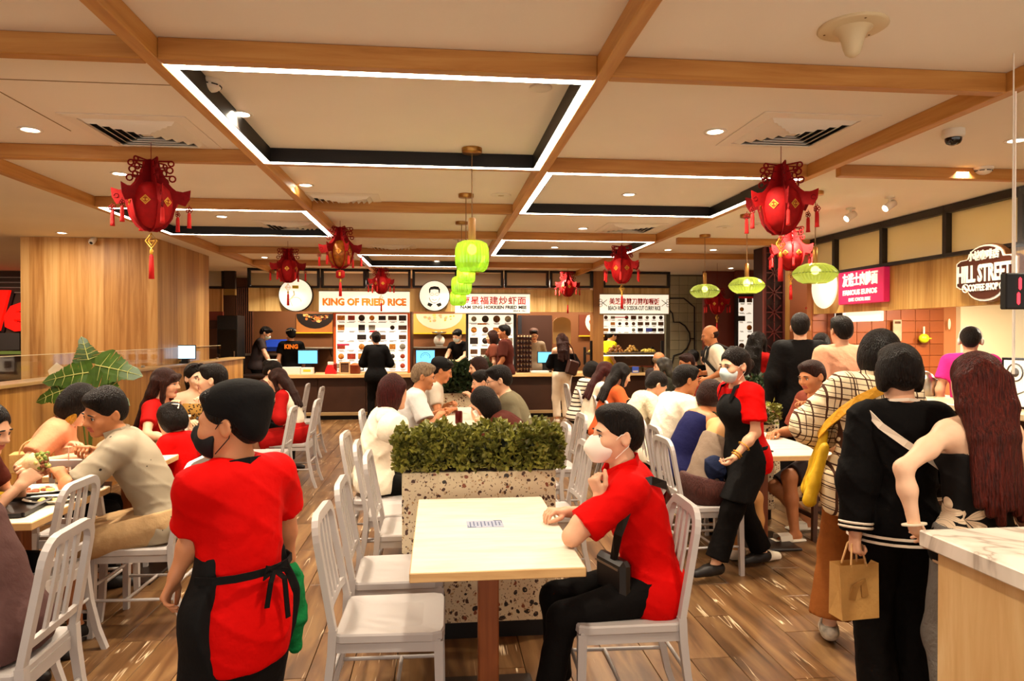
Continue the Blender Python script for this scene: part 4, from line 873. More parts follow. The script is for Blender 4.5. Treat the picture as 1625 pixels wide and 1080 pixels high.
struct(MB().box((XR+.06, (yy[0]+3.2)/2, 2.04), (.1, yy[0]-3.2, .46)).obj('wall_right_fascia', OAK_Y)); struct(MB().box((XR+.06, (yy[0]+3.2)/2, 2.72), (.12, yy[0]-3.2, .04)).obj('trim_62', DARK))
# terracotta tiles and cream wall in the coffee stall
YB = 8.3; TERR = M('terracotta_tile', '#8f4a22', .35, noise=(4, .12), rnd=.08, spec=.5); xs = atY(1518, 500, YB).x
tr = struct(MB().box(((XR+xs)/2, YB+.06, 1.1), (xs-XR, .1, 2.2)).obj('wall_terracotta', M('terracotta_grout', '#a8683a', .8))); tmm = MB().cbox((0, 0, 0), (.192, .016, .142), .003).mesh('tile', TERR)
for i in range(11):
    for j in range(9):
        o = bpy.data.objects.new('tile', tmm); C.objects.link(o); o.parent = tr; o.location = (XR+.11+i*.197, YB+.004, .92+j*.147)
        if o.location.x > xs-.1: bpy.data.objects.remove(o)
struct(MB().box((xs+1.5, YB-.02, 1.1), (3.0, .1, 2.2)).obj('wall_cream', M('cream_wall', '#e4d2a8', .7, noise=(2, .04))))
struct(MB().box((XR+1.6, 5.8, 2.18), (3.1, 5.0, .04)).obj('ceiling_stall', PLASTER))
t = thing('queue_counter', 'coffee shop counter with pale worktop behind the queue', 'counter', (4.4, 5.6, 0)); MB().cbox((0, 0, .97), (.6, 4.6, .05), .006).obj('worktop', M('pale_worktop', '#d8c6a4', .3), t)
for k in range(4): MB().cbox((.02, -1.7+k*1.14, .47), (.5, 1.12, .94), .006).obj('front_panel', BRD, t)
# coffee shop badge sign
a, b = atX(1518, 430, XR-.08), atX(1618, 430, XR-.08); zc = .5*(atX(1566, 399, XR-.08).z+atX(1566, 464, XR-.08).z); hw = (a.y-b.y)/2; t = thing('shop_sign', 'brown badge shaped sign reading HILL STREET COFFEE SHOP on the wood fascia', 'sign', (XR-.08, (a.y+b.y)/2, zc), -math.pi/2)
def badge(k): 
    w, h = hw*k, .2*k; out = [(-w, -.11*k), (-w, .10*k), (-w*.86, .125*k), (-w*.62, .13*k)]+[(w*.60*math.cos(u), .125*k+.115*k*math.sin(u)) for u in np.linspace(math.pi*.97, .03*math.pi, 11)]+[(w*.62, .13*k), (w*.86, .125*k), (w, .10*k), (w, -.11*k), (w*.86, -.135*k), (w*.62, -.14*k)]
    return out+[(w*.60*math.cos(u), -.135*k-.115*k*math.sin(u)) for u in np.linspace(.03*math.pi, math.pi*.97, 11)]+[(-w*.62, -.14*k), (-w*.86, -.135*k)]
MF = Matrix.Rotation(math.pi/2, 4, 'X'); BADGE = M('badge_brown', '#4a2214', .4); CREAM = M('badge_cream', '#f6ead2', .4, emit=((1, .9, .7), .15))
MB().prism(badge(1.0), .05, Matrix.Translation((0, .05, 0)) @ MF).obj('backing', M('badge_edge', '#7a4c2a', .4), t); MB().prism(badge(.965), .012, Matrix.Translation((0, .0, 0)) @ MF).obj('cream_border', CREAM, t); MB().prism(badge(.90), .012, Matrix.Translation((0, -.009, 0)) @ MF).obj('face', BADGE, t)
text('lettering', 'HILL STREET', hw*1.72, .2, CREAM, t, (0, -.03, -.005), bold=.006, tall=.15); text('small_lettering', 'COFFEE SHOP', hw*.95, .1, CREAM, t, (0, -.03, -.125), bold=.003, tall=.06); text('chinese_lettering', '小坡咖啡店', hw*1.0, .1, CREAM, t, (0, -.03, .145), bold=.003, tall=.085)
for q in (-1, 1): m = MB(); m.tube([(q*hw*.60+.035*math.cos(u), -.024, -.125+.035*math.sin(u)) for u in np.linspace(0, 6.28, 12, endpoint=False)], .005, 5, closed=True); m.tube([(q*hw*.60-.02, -.024, -.105), (q*hw*.60+.02, -.024, -.145)], .010, 6); m.obj('bean_emblem', CREAM, t)
# pink sign
a, b = atX(1331, 455, XR-.06), atX(1403, 452, XR-.06); zt, zb_ = atX(1367, 428, XR-.06).z, atX(1367, 481, XR-.06).z; hw = (a.y-b.y)/2; t = thing('shop_sign', 'pink sign with white lettering FAMOUS EUNOS BAK CHOR MEE', 'sign', (XR-.06, (a.y+b.y)/2, (zt+zb_)/2), -math.pi/2)
MB().cbox((0, .03, 0), (2*hw, .07, zt-zb_), .005).obj('board', M('sign_pink', '#cf2558', .4, emit=('#d02060', .1)), t); LW = M('lettering_white', '#fff4e4', .4, emit=((1, .9, .75), .25))
text('chinese_lettering', '友诺士肉脞面', hw*1.55, .1, LW, t, (0, -.01, .085), bold=.003, tall=.15); text('lettering', 'FAMOUS EUNOS', hw*1.5, .1, LW, t, (0, -.01, -.055), bold=.003, tall=.06); text('small_lettering', 'BAK CHOR MEE', hw*.95, .1, LW, t, (0, -.01, -.135), bold=.002, tall=.04)
p = atX(1308, 455, XR-.07); t = thing('oval_sign', 'blank white round sign left of the pink sign, partly behind a green pendant', 'sign', p, -math.pi/2); MB().lathe([(0, -.02), (.25, -.02), (.26, 0), (.25, .02), (0, .02)], 32, R=rx(math.pi/2)).obj('face', SIGNW, t); MB().lathe([(.035, .021), (.03, .026), (0, .026)], 12, (.12, 0, .1), rx(math.pi/2)).obj('emblem', M('grey_print', '#8a7a66', .6), t)
def menuX(label, p0, p1, X, cols, rows, seed, blank=False):
    a, b = atX(*p0, X), atX(*p1, X); w, h = a.y-b.y, a.z-b.z; t = thing('menu_board', label, 'menu board', (X, (a.y+b.y)/2, (a.z+b.z)/2), -math.pi/2); MB().cbox((0, .02, 0), (w, .04, h), .004).obj('panel', MENUW, t); rnd = random.Random(seed)
    if blank: return
    MB().box((0, .0, h/2+.01), (w, .05, .025)).obj('red_header', SIGN_RED, t)
    for i in range(cols):
        for j in range(rows):
            MB().box((-w/2+(i+.5)*w/cols, -.003, h/2-(j+.45)*h/rows), (w/cols*.8, .006, h/rows*.6)).obj('food_picture', PH[rnd.choice([1, 2, 4, 2])], t)
menuX('white menu board with grey pictures below the blank round sign', (1281, 490), (1338, 545), XR+.3, 5, 3, 4); menuX('blank white lightbox hanging under the pink sign', (1341, 485), (1397, 509), XR+.05, 1, 1, 5, True)

# ---------------------------------------------------------------- left side: low wall, glass, pillar, mall beyond
XL = -3.34
struct(MB().box((XL-.10, 6.05, .57), (.20, 12.7, 1.14)).obj('wall_left', wood('low_wall_oak', [(.25, '#8a5a26'), (.47, '#a87434'), (.72, '#bd8a48')], stretch=(16, 16, .8), scale=1.1, strip=(1, .17)))); struct(MB().cbox((XL-.09, 6.05, 1.155), (.25, 12.7, .03), .004).obj('trim_63', M('ledge_tan', '#a58250', .3, spec=.5)))
def clear_glass():
    m = bpy.data.materials.new('clear_glass'); m.use_nodes = True; nt = m.node_tree; nt.nodes.clear(); N, L = nt.nodes, nt.links; o = N.new('ShaderNodeOutputMaterial'); a = N.new('ShaderNodeBsdfTransparent'); a.inputs[0].default_value = (.97, .97, .95, 1); g = N.new('ShaderNodeBsdfGlossy'); g.inputs['Roughness'].default_value = .03
    x = N.new('ShaderNodeMixShader'); x.inputs[0].default_value = .05; L.new(a.outputs[0], x.inputs[1]); L.new(g.outputs[0], x.inputs[2]); L.new(x.outputs[0], o.inputs[0]); return m
GL = clear_glass()
for k in range(6):
    a = 2.2+k*1.55; t = thing('glass_screen', 'clear glass panel on the left ledge, %s' % ('partly outside the frame', 'the one at the left edge', 'in front of the monstera', 'behind the woman in the red dress', 'in front of the pillar edge', 'the farthest one')[k], 'glass panel', (XL-.10, a+.77, 1.17), 0, 'glass panels on the left ledge'); MB().box((0, 0, .105), (.010, 1.535, .21)).obj('pane', GL, t); MB().box((0, 0, .2125), (.011, 1.535, .005)).obj('polished_edge', M('glass_edge', '#d9c79c', .2, spec=.7), t)
    for q in (-.6, .6): MB().cbox((0, q, .012), (.03, .05, .024), .004).obj('clamp', M('clamp_steel', '#9c9080', .3, 1.), t)
X0, X1 = atY(33, 500, 9.03).x, -3.46
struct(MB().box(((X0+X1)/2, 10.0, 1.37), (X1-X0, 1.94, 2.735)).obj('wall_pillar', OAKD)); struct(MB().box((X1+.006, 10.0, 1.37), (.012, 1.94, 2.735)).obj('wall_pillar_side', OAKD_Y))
struct(MB().box((-10.9, 6, 1.9), (.1, 20, 3.8)).obj('wall_mall_left', M('mall_wall', '#8d8172', .7))); mw = struct(MB().box((-8, 14.0, 1.37), (5.5, .1, 2.74)).obj('wall_mall', M('mall_shopfront', '#4b372a', .5)))
t = thing('shop_sign', 'red script letters of a shop sign at the far left edge behind the pillar', 'sign', atY(14, 493, 13.9)); LR = M('red_letters', '#e31813', .35, emit=('#ff1408', .5)); o = text('lettering', 'ale', 1.15, .8, LR, t, (-.10, -.04, 0), R=np.array([[1, 0, .25], [0, 1, 0], [0, 0, 1]]), bold=.03, ext=.04); text('lettering_shadow', 'ale', 1.15, .8, SIGN_BK, t, (-.06, .03, -.03), R=np.array([[1, 0, .25], [0, 1, 0], [0, 0, 1]]), bold=.04, ext=.03)
for k in range(4): tag(MB().cbox((0, 0, 0), (.9, .06, .02), .004).obj('shelf_rail', M('shelf_rail_grey', '#8f8a80', .4)), 'grey shop rail high at the far left edge, %s from the top' % ('first', 'second', 'third', 'lowest')[k], 'rail', 'shop rails at the far left').location = tuple(atY(16, 440+k*8, 13.93))
t = bpx('shop_shelf', M('shop_dark', '#2c211c', .6), -20, 528, 31, 555, 13.2, .5, 'dark shop display at the far left edge below the red letters', 'display'); bpx('display_top', M('green_pad', '#5b6a2c', .6), -20, 557, 33, 562, 13.1, .3, 'olive counter pad at the far left edge under the red letters', 'counter pad')
bpx('ceiling_light', EM('mall_light', (1, .93, .8), 2.5), -6, 413, 26, 416, 12.5, .3, 'mall ceiling light panel at the far left edge', 'ceiling light')
# counter behind the glass with a screen and menus
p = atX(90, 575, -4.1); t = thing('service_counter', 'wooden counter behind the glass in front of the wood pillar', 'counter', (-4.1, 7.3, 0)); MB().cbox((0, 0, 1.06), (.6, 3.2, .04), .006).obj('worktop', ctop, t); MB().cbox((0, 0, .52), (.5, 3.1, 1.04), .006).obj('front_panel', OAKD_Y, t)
p = atX(90, 578, -4.0); t = thing('paper_stack', 'white folded papers behind the glass left of the monstera', 'papers', (-4.0, min(p.y, 8.7), 1.082)); MB().cbox((0, 0, .006), (.25, .34, .012), .001).obj('sheets', M('paper', '#f0e4cc', .7), t); MB().tube([(0, -.12, .014), (0, .0, .08), (0, .13, .02)], 1., flat=(.2, .002), up=(1, 0, 0)).obj('folded_sheet', MATS['paper'], t)
p = atX(295, 560, -3.36); t = thing('tablet_screen', 'pale blue screen standing on the left ledge in front of the pillar edge', 'screen', (-3.37, p.y, 1.17), math.radians(10)); SCRB = EM('screen_blue_pale', (.55, .75, 1.0), 1.1); MB().cbox((0, .0, .15), (.27, .02, .19), .004).obj('casing', BLACKP, t); MB().box((0, -.0115, .15), (.25, .003, .17)).obj('display', SCRB, t); MB().cbox((0, .05, .03), (.08, .14, .06), .004).obj('stand', BLACKP, t)
# closing walls behind the viewer's sides are left open: the mall continues there

# ---------------------------------------------------------------- lamps: downlights, kitchens, strips, added fill
for px, py, pw in ((382, 180, 20), (48, 205, 20), (190, 275, 14), (485, 293, 14), (1135, 208, 20), (998, 308, 14), (925, 362, 12), (1523, 274, 16), (880, 392, 12), (420, 408, 12), (1060, 396, 12), (352, 343, 12), (1132, 396, 10)):
    p = atZ(px, py, ZC-.03); lamp('downlight_and_fill_lamp', 'AREA', p, pw*.8, .11, spread=130)
for x, y, pw in ((.1, 1.9, 9), (-1.9, 1.7, 8), (1.9, 1.5, 9), (.2, -.3, 6), (-2.0, 3.4, 9), (1.7, 6.0, 12), (-.3, 7.2, 12), (3.4, 6.4, 18), (3.5, 3.0, 15), (-2.7, 11.95, 22), (-1.2, 11.95, 22), (.4, 11.95, 22), (2.0, 11.95, 22), (3.4, 11.6, 22), (3.9, 5.2, 14), (3.9, 7.4, 14)): lamp('downlight_and_fill_lamp', 'AREA', (x, y, ZC-.03), pw, .11, spread=130)  # extra lamps without fittings; the stall-front row is added to brighten the fascia
for x in (-2.6, -1.0, .7, 1.9, 3.1): lamp('kitchen_lamp', 'AREA', (x, 14.0, 2.6), 24, .5)
lamp('stall_lamp', 'AREA', (5.6, 7.2, 2.12), 40, .3); lamp('stall_lamp', 'AREA', (6.6, 6.6, 2.12), 50, .3)
[lamp('panel_fill_lamp', 'AREA', (XR+.9, y, 2.66), 9, .4) for y in (4.0, 5.5, 7.0, 8.5)]; lamp('pillar_lamp', 'AREA', (-4.4, 8.2, 2.70), 14, .15); lamp('mall_lamp', 'AREA', (-7.5, 11.5, 2.68), 50, 1.2); lamp('mall_lamp', 'AREA', (-6.5, 5.0, 2.68), 40, 1.2)  # panel lamps: unseen, added behind the frosted panes to make them look backlit
# ---------------------------------------------------------------- chairs
CHW = M('chair_white_paint', '#bab2ae', .38, noise=(3, .04), spec=.45)
def make_chair(label, loc, rot):
    t = thing('cafe_chair', label, 'chair', loc, rot, 'white cafe chairs')
    out = [(-.185, -.19), (.185, -.19), (.195, -.17), (.205, .17), (.19, .205), (.15, .215), (-.15, .215), (-.19, .205), (-.205, .17), (-.195, -.17)]
    m = MB(); n = len(out); ring = lambda k, z: [(x*k, y*k+.0, z) for x, y in out]
    V = ring(.97, .418)+ring(1, .424)+ring(1, .448)+ring(.975, .455)+ring(.6, .447); m.add(V, [tuple(range(n))[::-1]]+[(a*n+i, a*n+(i+1) % n, (a+1)*n+(i+1) % n, (a+1)*n+i) for a in range(4) for i in range(n)]+[tuple(range(4*n, 5*n))]); m.obj('seat', CHW, t)
    m = MB()
    for a, b in (((-.175, -.185), (-.19, .20)), ((.175, -.185), (.19, .20)), ((-.185, .195), (.185, .195)), ((-.17, -.185), (.17, -.185))): m.tube([(*a, .405), (*b, .405)], 1., flat=(.018, .045), up=(0, 0, 1))
    m.obj('seat_frame', CHW, t)
    for q in (-1, 1):
        MB().tube([(q*.182, .192, .42), (q*.186, .196, .2), (q*.190, .200, 0)], [1, .92, .8], flat=(.036, .034), up=(0, 1, 0)).obj('leg', CHW, t)
        MB().tube([(q*.178, -.196, .47), (q*.180, -.200, .38), (q*.184, -.215, .25), (q*.189, -.248, .10), (q*.193, -.285, 0)], [1, 1, .95, .9, .8], flat=(.030, .036), up=(1, 0, 0)).obj('leg', CHW, t)
        MB().tube([(q*.187, .198, .19), (q*.187, -.225, .19)], .0085, 8).obj('stretcher', CHW, t)
    MB().tube([(-.185, .03, .19), (.185, .03, .19)], .0085, 8).obj('stretcher', CHW, t); MB().tube([(-.185, -.215, .26), (.185, -.215, .26)], .0085, 8).obj('stretcher', CHW, t); MB().tube([(-.184, .197, .26), (.184, .197, .26)], .0085, 8).obj('stretcher', CHW, t)
    pts = []
    for z in (.46, .55, .65, .74): pts.append((-.178+(.012*(z-.46)/.3), -.195-.055*(z-.46)/.3, z))
    for a in np.linspace(math.pi, math.pi/2, 6): pts.append((-.096+.070*math.cos(a), -.255-.012*math.sin(a), .79+.075*math.sin(a)))
    pts += [(-x, y, z) for x, y, z in pts[::-1]]
    MB().tube(pts, 1., flat=(.036, .024), up=(0, 1, .15)).obj('back_frame', CHW, t)
    for k in (-1, 0, 1): MB().tube([(k*.066, -.213, .545), (k*.062, -.242, .70), (k*.058, -.264, .852)], 1., flat=(.026, .010), up=(0, 1, .15)).obj('back_slat', CHW, t)
    MB().tube([(-.172, -.209, .535), (-.09, -.216, .54), (.09, -.216, .54), (.172, -.209, .535)], 1., flat=(.028, .016), up=(0, 1, .15)).obj('back_rail', CHW, t); return t
CH0 = None
def chair(x, y, deg, label):
    global CH0
    if CH0 is None: CH0 = make_chair(label, (x, y, 0), math.radians(deg)); return CH0
    return dup(CH0, (x, y, 0), math.radians(deg), label)
for a in ((-.19, 2.80, -91, 'empty white chair nearest the viewer, left of the front table'), (-.19, 3.34, -89, 'empty white chair left of the front table, next to the terrazzo planter'), (.74, 2.78, 88, 'white chair under the man in the red polo shirt'),
          (-.38, 4.92, -92, 'white chair under the woman in the white puffed top'), (-.25, 4.50, -88, 'white chair left behind the planter, middle of three'), (-.14, 4.07, -90, 'white chair left behind the planter, closest to it'),
          (.70, 5.25, 90, 'white chair right behind the planter, farther of two'), (.66, 4.35, 92, 'white chair right behind the planter, nearer of two'),
          (-1.56, 2.60, 92, 'white chair at the lower left under the person in purple'), (-1.93, 3.45, 90, 'white chair tucked in at the left table corner with trays'), (-1.57, 3.96, 88, 'white chair under the man in the grey dotted shirt'), (-2.02, 4.26, 0, 'white chair between the two left tables beside the paper bag'),
          (-1.62, 6.72, 90, 'white chair right behind the worker in the black cap'), (-1.52, 7.42, 90, 'white chair under the girl in the white vest'), (-2.05, 9.80, 92, 'far white chair in front of the stall counter, left of two'), (-1.76, 9.20, 90, 'far white chair in front of the stall counter, right of two'), (-1.75, 5.05, 95, 'white chair under the child in red'),
          (1.88, 5.52, -90, 'white chair under the man in the white T-shirt'), (1.86, 5.03, -92, 'white chair under the person in the navy sleeveless top'), (1.74, 4.50, -88, 'white chair behind the apron worker, under the woman in the pleated skirt'),
          (2.00, 9.40, -90, 'tall looking far white chair right of the woman in white jeans'), (1.97, 8.45, -92, 'white chair at the right row under the woman in stripes'), (1.98, 7.72, -88, 'white chair at the right row under the auburn haired woman in white'), (1.96, 7.05, -90, 'white chair under the woman in the orange shirt'), (1.98, 6.30, -90, 'white chair under the person in the cream jacket'),
          (-.42, 6.35, -90, 'white chair under the grey haired man'), (.95, 5.85, 92, 'white chair under the young man with glasses')): chair(*a)

# ---------------------------------------------------------------- tables
TOP = wood('table_top_laminate', [(.3, '#d2c6b0'), (.5, '#ddd4c2'), (.72, '#e8e0d0')], stretch=(3, 16, 16), scale=1.3, rough=.32, bump=.02); EDGE = wood('table_edge_oak', [(.3, '#c79a62'), (.7, '#dcb47c')], stretch=(3, 3, 20)); COL = wood('table_column_wood', [(.3, '#7a3d1c'), (.7, '#97532a')], stretch=(20, 20, 1.5))
def table(x0, x1, y0, y1, label, zt=.75):
    cx, cy = (x0+x1)/2, (y0+y1)/2; w, d = x1-x0, y1-y0; t = thing('dining_table', label, 'table', (cx, cy, 0), 0, 'pale topped tables')
    MB().cbox((0, 0, zt-.017), (w, d, .034), .003).obj('edge_band', EDGE, t); MB().cbox((0, 0, zt-.001), (w-.006, d-.006, .006), .002).obj('table_top', TOP, t)
    MB().cbox((0, 0, zt/2-.01), (.085, .085, zt-.05), .006).obj('column', COL, t); MB().cbox((0, 0, .012), (.42, .46, .02), .006).obj('base_plate', M('base_dark_metal', '#241813', .4), t); MB().cbox((0, 0, zt-.045), (.3, .5, .012), .003).obj('support_plate', MATS['base_dark_metal'], t); return t
table(-.10, .51, 2.38, 3.44, 'pale table in front with a small notice stuck in the middle')
p = atZ(770, 834, .7525); t = thing('table_notice', 'small white notice with printed lines stuck on the front table', 'notice', (.195, 2.96, .7528)); MB().box((0, 0, 0), (.155, .105, .0012)).obj('paper', M('notice_paper', '#9fa5b8', .5), t); m = MB()
for i in range(9): m.box((-.062+i*.0155, .0+.006*((i*5) % 3-1), .0009), (.0045, .078-.012*((i*7) % 3), .0006))
q = m.obj('printed_lines', M('notice_ink', '#4a5276', .6), t); q['kind'] = 'stuff'; m = MB()
for a, b in (((-.072, -.047), (-.04, -.047)), ((-.072, -.047), (-.072, -.02)), ((.072, .047), (.04, .047)), ((.072, .047), (.072, .01))): m.tube([(*a, .0012), (*b, .0012)], .0012, 4)
m.obj('printed_border', MATS['notice_ink'], t)
for a in ((-.05, .52, 4.15, 5.35, 'pale table hidden right behind the hedge of the near planter'), (.0, .60, 6.2, 7.75, 'pale table behind the hedge with a clear bottle on it'), (-2.26, -1.74, 3.19, 3.92, 'left table with black trays and white plates'), (-2.24, -1.74, 4.21, 5.3, 'second left table, beyond the tray table'), (-2.14, -1.74, 5.55, 6.5, 'left table with the white caddy in front of the smiling woman'), (-2.45, -1.82, 6.9, 8.1, 'left table in front of the girl in the white vest'),
          (2.10, 2.68, 4.42, 5.55, 'right table behind the apron worker with a black phone on it'), (2.14, 2.72, 5.75, 6.95, 'right table in front of the man in the white T-shirt'), (2.18, 2.76, 7.15, 8.5, 'far right table in front of the women\'s row'), (2.9, 3.5, 8.3, 9.3, 'far right table beside the man with the backpack')): table(*a)
t = thing('wooden_stool', 'dark wooden stool at the right table near the sandalled foot', 'stool', (2.98, 5.15, 0)); DW = wood('dark_stool_wood', [(.3, '#3a1f10'), (.7, '#57321c')], stretch=(10, 10, 2)); MB().cbox((0, 0, .46), (.36, .36, .04), .012).obj('seat', DW, t)
for sx in (-1, 1):
    for sy in (-1, 1): MB().tube([(sx*.15, sy*.15, .445), (sx*.17, sy*.17, 0)], [1, .8], flat=(.04, .04), up=(0, 1, 0)).obj('leg', DW, t)
    MB().tube([(sx*.163, -.16, .18), (sx*.163, .16, .18)], 1, flat=(.022, .03), up=(0, 0, 1)).obj('stretcher', DW, t); MB().tube([(-.16, sx*.16, .24), (.16, sx*.16, .24)], 1, flat=(.022, .03), up=(0, 0, 1)).obj('stretcher', DW, t)

# ---------------------------------------------------------------- planters with hedges
def terrazzo():
    m, nt, N, L, b = NODEMAT('terrazzo'); b.inputs['Roughness'].default_value = .4; tc = N.new('ShaderNodeTexCoord'); src = None; base = lin('#ddcba9')
    prev = None
    for sc, th, c in ((32, .30, '#4a2a1c'), (19, .25, '#1f1410'), (44, .27, '#b89468'), (24, .24, '#8a4a2e'), (72, .28, '#6b4a34')):
        mp = N.new('ShaderNodeMapping'); mp.inputs['Location'].default_value = (sc, sc*.3, 0); L.new(tc.outputs['Object'], mp.inputs[0])
        nz = N.new('ShaderNodeTexNoise'); nz.inputs['Scale'].default_value = sc*.8; L.new(mp.outputs[0], nz.inputs['Vector']); av = N.new('ShaderNodeVectorMath'); av.operation = 'MULTIPLY_ADD'; av.inputs[1].default_value = (.034,)*3; L.new(nz.outputs['Color'], av.inputs[0]); L.new(mp.outputs[0], av.inputs[2])
        v = N.new('ShaderNodeTexVoronoi'); v.inputs['Scale'].default_value = sc; L.new(av.outputs[0], v.inputs['Vector'])
        lt = N.new('ShaderNodeMath'); lt.operation = 'LESS_THAN'; lt.inputs[1].default_value = th; L.new(v.outputs['Distance'], lt.inputs[0])
        sx = N.new('ShaderNodeSeparateColor'); L.new(v.outputs['Color'], sx.inputs[0]); gt = N.new('ShaderNodeMath'); gt.operation = 'GREATER_THAN'; gt.inputs[1].default_value = .48; L.new(sx.outputs[0], gt.inputs[0])
        mu = N.new('ShaderNodeMath'); mu.operation = 'MULTIPLY'; L.new(lt.outputs[0], mu.inputs[0]); L.new(gt.outputs[0], mu.inputs[1])
        mx = N.new('ShaderNodeMix'); mx.data_type = 'RGBA'; L.new(mu.outputs[0], mx.inputs[0]); mx.inputs[7].default_value = (*lin(c), 1)
        if prev is None: mx.inputs[6].default_value = (*base, 1)
        else: L.new(prev, mx.inputs[6])
        prev = mx.outputs[2]
    L.new(prev, b.inputs['Base Color']); return m
TERZ = terrazzo(); LEAF = M('hedge_leaf', '#98953f', .35, noise=(14, .5), col2='#41431a', spec=.5); LEAFD = M('dark_leaf', '#36452a', .3, noise=(10, .4), spec=.6)
def planter(x0, x1, y0, y1, zt, label, hh, n, leaf, seed, big=1.):
    t = thing('planter', label, 'planter', ((x0+x1)/2, (y0+y1)/2, 0)); w, d = x1-x0, y1-y0; MB().cbox((0, 0, zt/2+.045), (w, d, zt-.09), .003).obj('terrazzo_box', TERZ, t); MB().box((0, .0, .045), (w-.04, d-.04, .09)).obj('plinth', BLACKP, t); MB().box((0, 0, zt+.004), (w-.03, d-.03, .012)).obj('soil', M('soil', '#22150c', .9), t)
    MB().cbox((0, 0, zt+hh*.42), (w*.93, d*.8, hh*.75), .04).obj('hedge_core', M('hedge_inside', '#151a0a', .9), t)  # one solid dark core box filling the hedge behind the leaves
    rnd = random.Random(seed); m = MB()
    for i in range(n):
        u = rnd.random(); X = rnd.uniform(-.5, .5)*(w+.05); Yy = rnd.uniform(-.5, .5)*(d+.06); Z = zt+hh*rnd.uniform(.05, 1)
        f = rnd.random()
        if f < .5: Yy = -(d/2+.02)*rnd.uniform(.75, 1.12)
        elif f < .85: Z = zt+hh*rnd.uniform(.82, 1.08)+.02*math.sin(X*23)+.012*math.sin(X*61)
        else: X = rnd.choice((-1, 1))*(w/2+.01)*rnd.uniform(.9, 1.06)
        L_ = rnd.uniform(.022, .036)*big; wd = L_*.42; dr = Vector((X/w*1.0+rnd.uniform(-.7, .7), Yy/d*1.1+rnd.uniform(-.7, .5), rnd.uniform(-.1, 1.1))).normalized(); sd = dr.cross(Vector((rnd.uniform(-1, 1), rnd.uniform(-1, 1), rnd.uniform(-.3, 1)))).normalized(); up_ = sd.cross(dr)
        p = Vector((X, Yy, Z)); m.add([p, p+dr*L_*.45+sd*wd+up_*.005, p+dr*L_*1.0, p+dr*L_*.45-sd*wd+up_*.005, p+dr*L_*.45-up_*.003, ], [(0, 4, 1), (4, 2, 1), (0, 3, 4), (3, 2, 4)], 0, False)
    o = m.obj('hedge_leaves', leaf, t); o['kind'] = 'stuff'; return t
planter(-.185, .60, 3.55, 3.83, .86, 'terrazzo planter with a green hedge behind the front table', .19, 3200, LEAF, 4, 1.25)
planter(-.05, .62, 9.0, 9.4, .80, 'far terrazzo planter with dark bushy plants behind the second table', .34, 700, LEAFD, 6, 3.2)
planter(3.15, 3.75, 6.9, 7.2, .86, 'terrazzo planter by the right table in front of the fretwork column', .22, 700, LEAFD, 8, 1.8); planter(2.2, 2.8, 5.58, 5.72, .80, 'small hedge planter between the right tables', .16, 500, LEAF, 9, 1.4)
# monstera at the left wall
t = thing('potted_monstera', 'monstera plant with large split leaves by the left wall', 'plant', (-2.92, 6.2, 0)); MB().lathe([(.13, 0), (.16, .25), (.18, .42), (.165, .42), (.15, .38), (0, .37)], 24).obj('pot', M('pot_brown', '#4a2c1a', .5), t); MONS = M('monstera_leaf', '#3f5a1c', .35, noise=(9, .35), spec=.5); MVEIN = M('monstera_vein', '#b9b96a', .4); STEM = M('monstera_stem', '#5c6a2a', .5)
def monstera(base, tip, nor, size):
    base, tip = Vector(base), Vector(tip); dr = (tip-base).normalized(); nor = Vector(nor); sd = dr.cross(nor).normalized(); nor = sd.cross(dr); out = []
    for q in (1, -1):
        pts = [(0, .0), (.18, -.09), (.36, -.03), (.47, .10)]
        for k in range(4): y0 = .16+k*.17; w = .5-.10*k; pts += [(w, y0), (w*.98, y0+.07), (.14+.02*(k % 2), y0+.075), (w*.93, y0+.10)]
        pts += [(.15, .90)]
        out.append(pts)
    m = MB(); poly = out[0]+[(0, 1.05)]+[(-x, y) for x, y in out[1][::-1]][:-1]
    P = [base+(sd*x+dr*y)*size+nor*(-.35*x*x-.18*y*y)*size for x, y in poly]; n = len(P)
    c = [base+dr*y*size+nor*(-.18*y*y)*size for y in (0, .25, .5, .75, 1.05)]
    vs = P+[p-nor*.002 for p in P]; m.add(vs, [tuple(range(n)), tuple(range(n, 2*n))[::-1]]); lf = m.obj('leaf', MONS, t, (0, 0, 0)); v = MB(); v.tube([p+nor*.003 for p in c], [.006, .005, .004, .003, .001], 5)
    for k in range(4):
        for q in (-1, 1): y = .12+k*.2; v.tube([base+dr*y*size+nor*(-.18*y*y*size+.003), base+(sd*q*(.36-.06*k)+dr*(y+.07))*size+nor*(-.35*.09-.18*y*y)*size+nor*.006], [.003, .001], 4)
    v.obj('vein', MVEIN, lf); MB().tube([(0, 0, .38), base*.5+Vector((0, 0, .45)), base], .007, 6).obj('stem', STEM, t)
for b_, tp, nr, sz in (((.02, -.05, 1.24), (-.30, -.12, 1.20), (-.1, -.9, .5), .34), ((.06, -.02, 1.30), (.42, -.06, 1.24), (.15, -.9, .45), .36), ((.10, -.06, 1.10), (.40, -.15, .98), (.1, -.85, .5), .28), ((-.02, .04, 1.32), (-.08, .02, 1.62), (.5, -.8, .1), .22), ((-.10, -.08, 1.12), (-.40, -.14, 1.02), (-.1, -.9, .5), .28)): monstera(b_, tp, nr, sz)

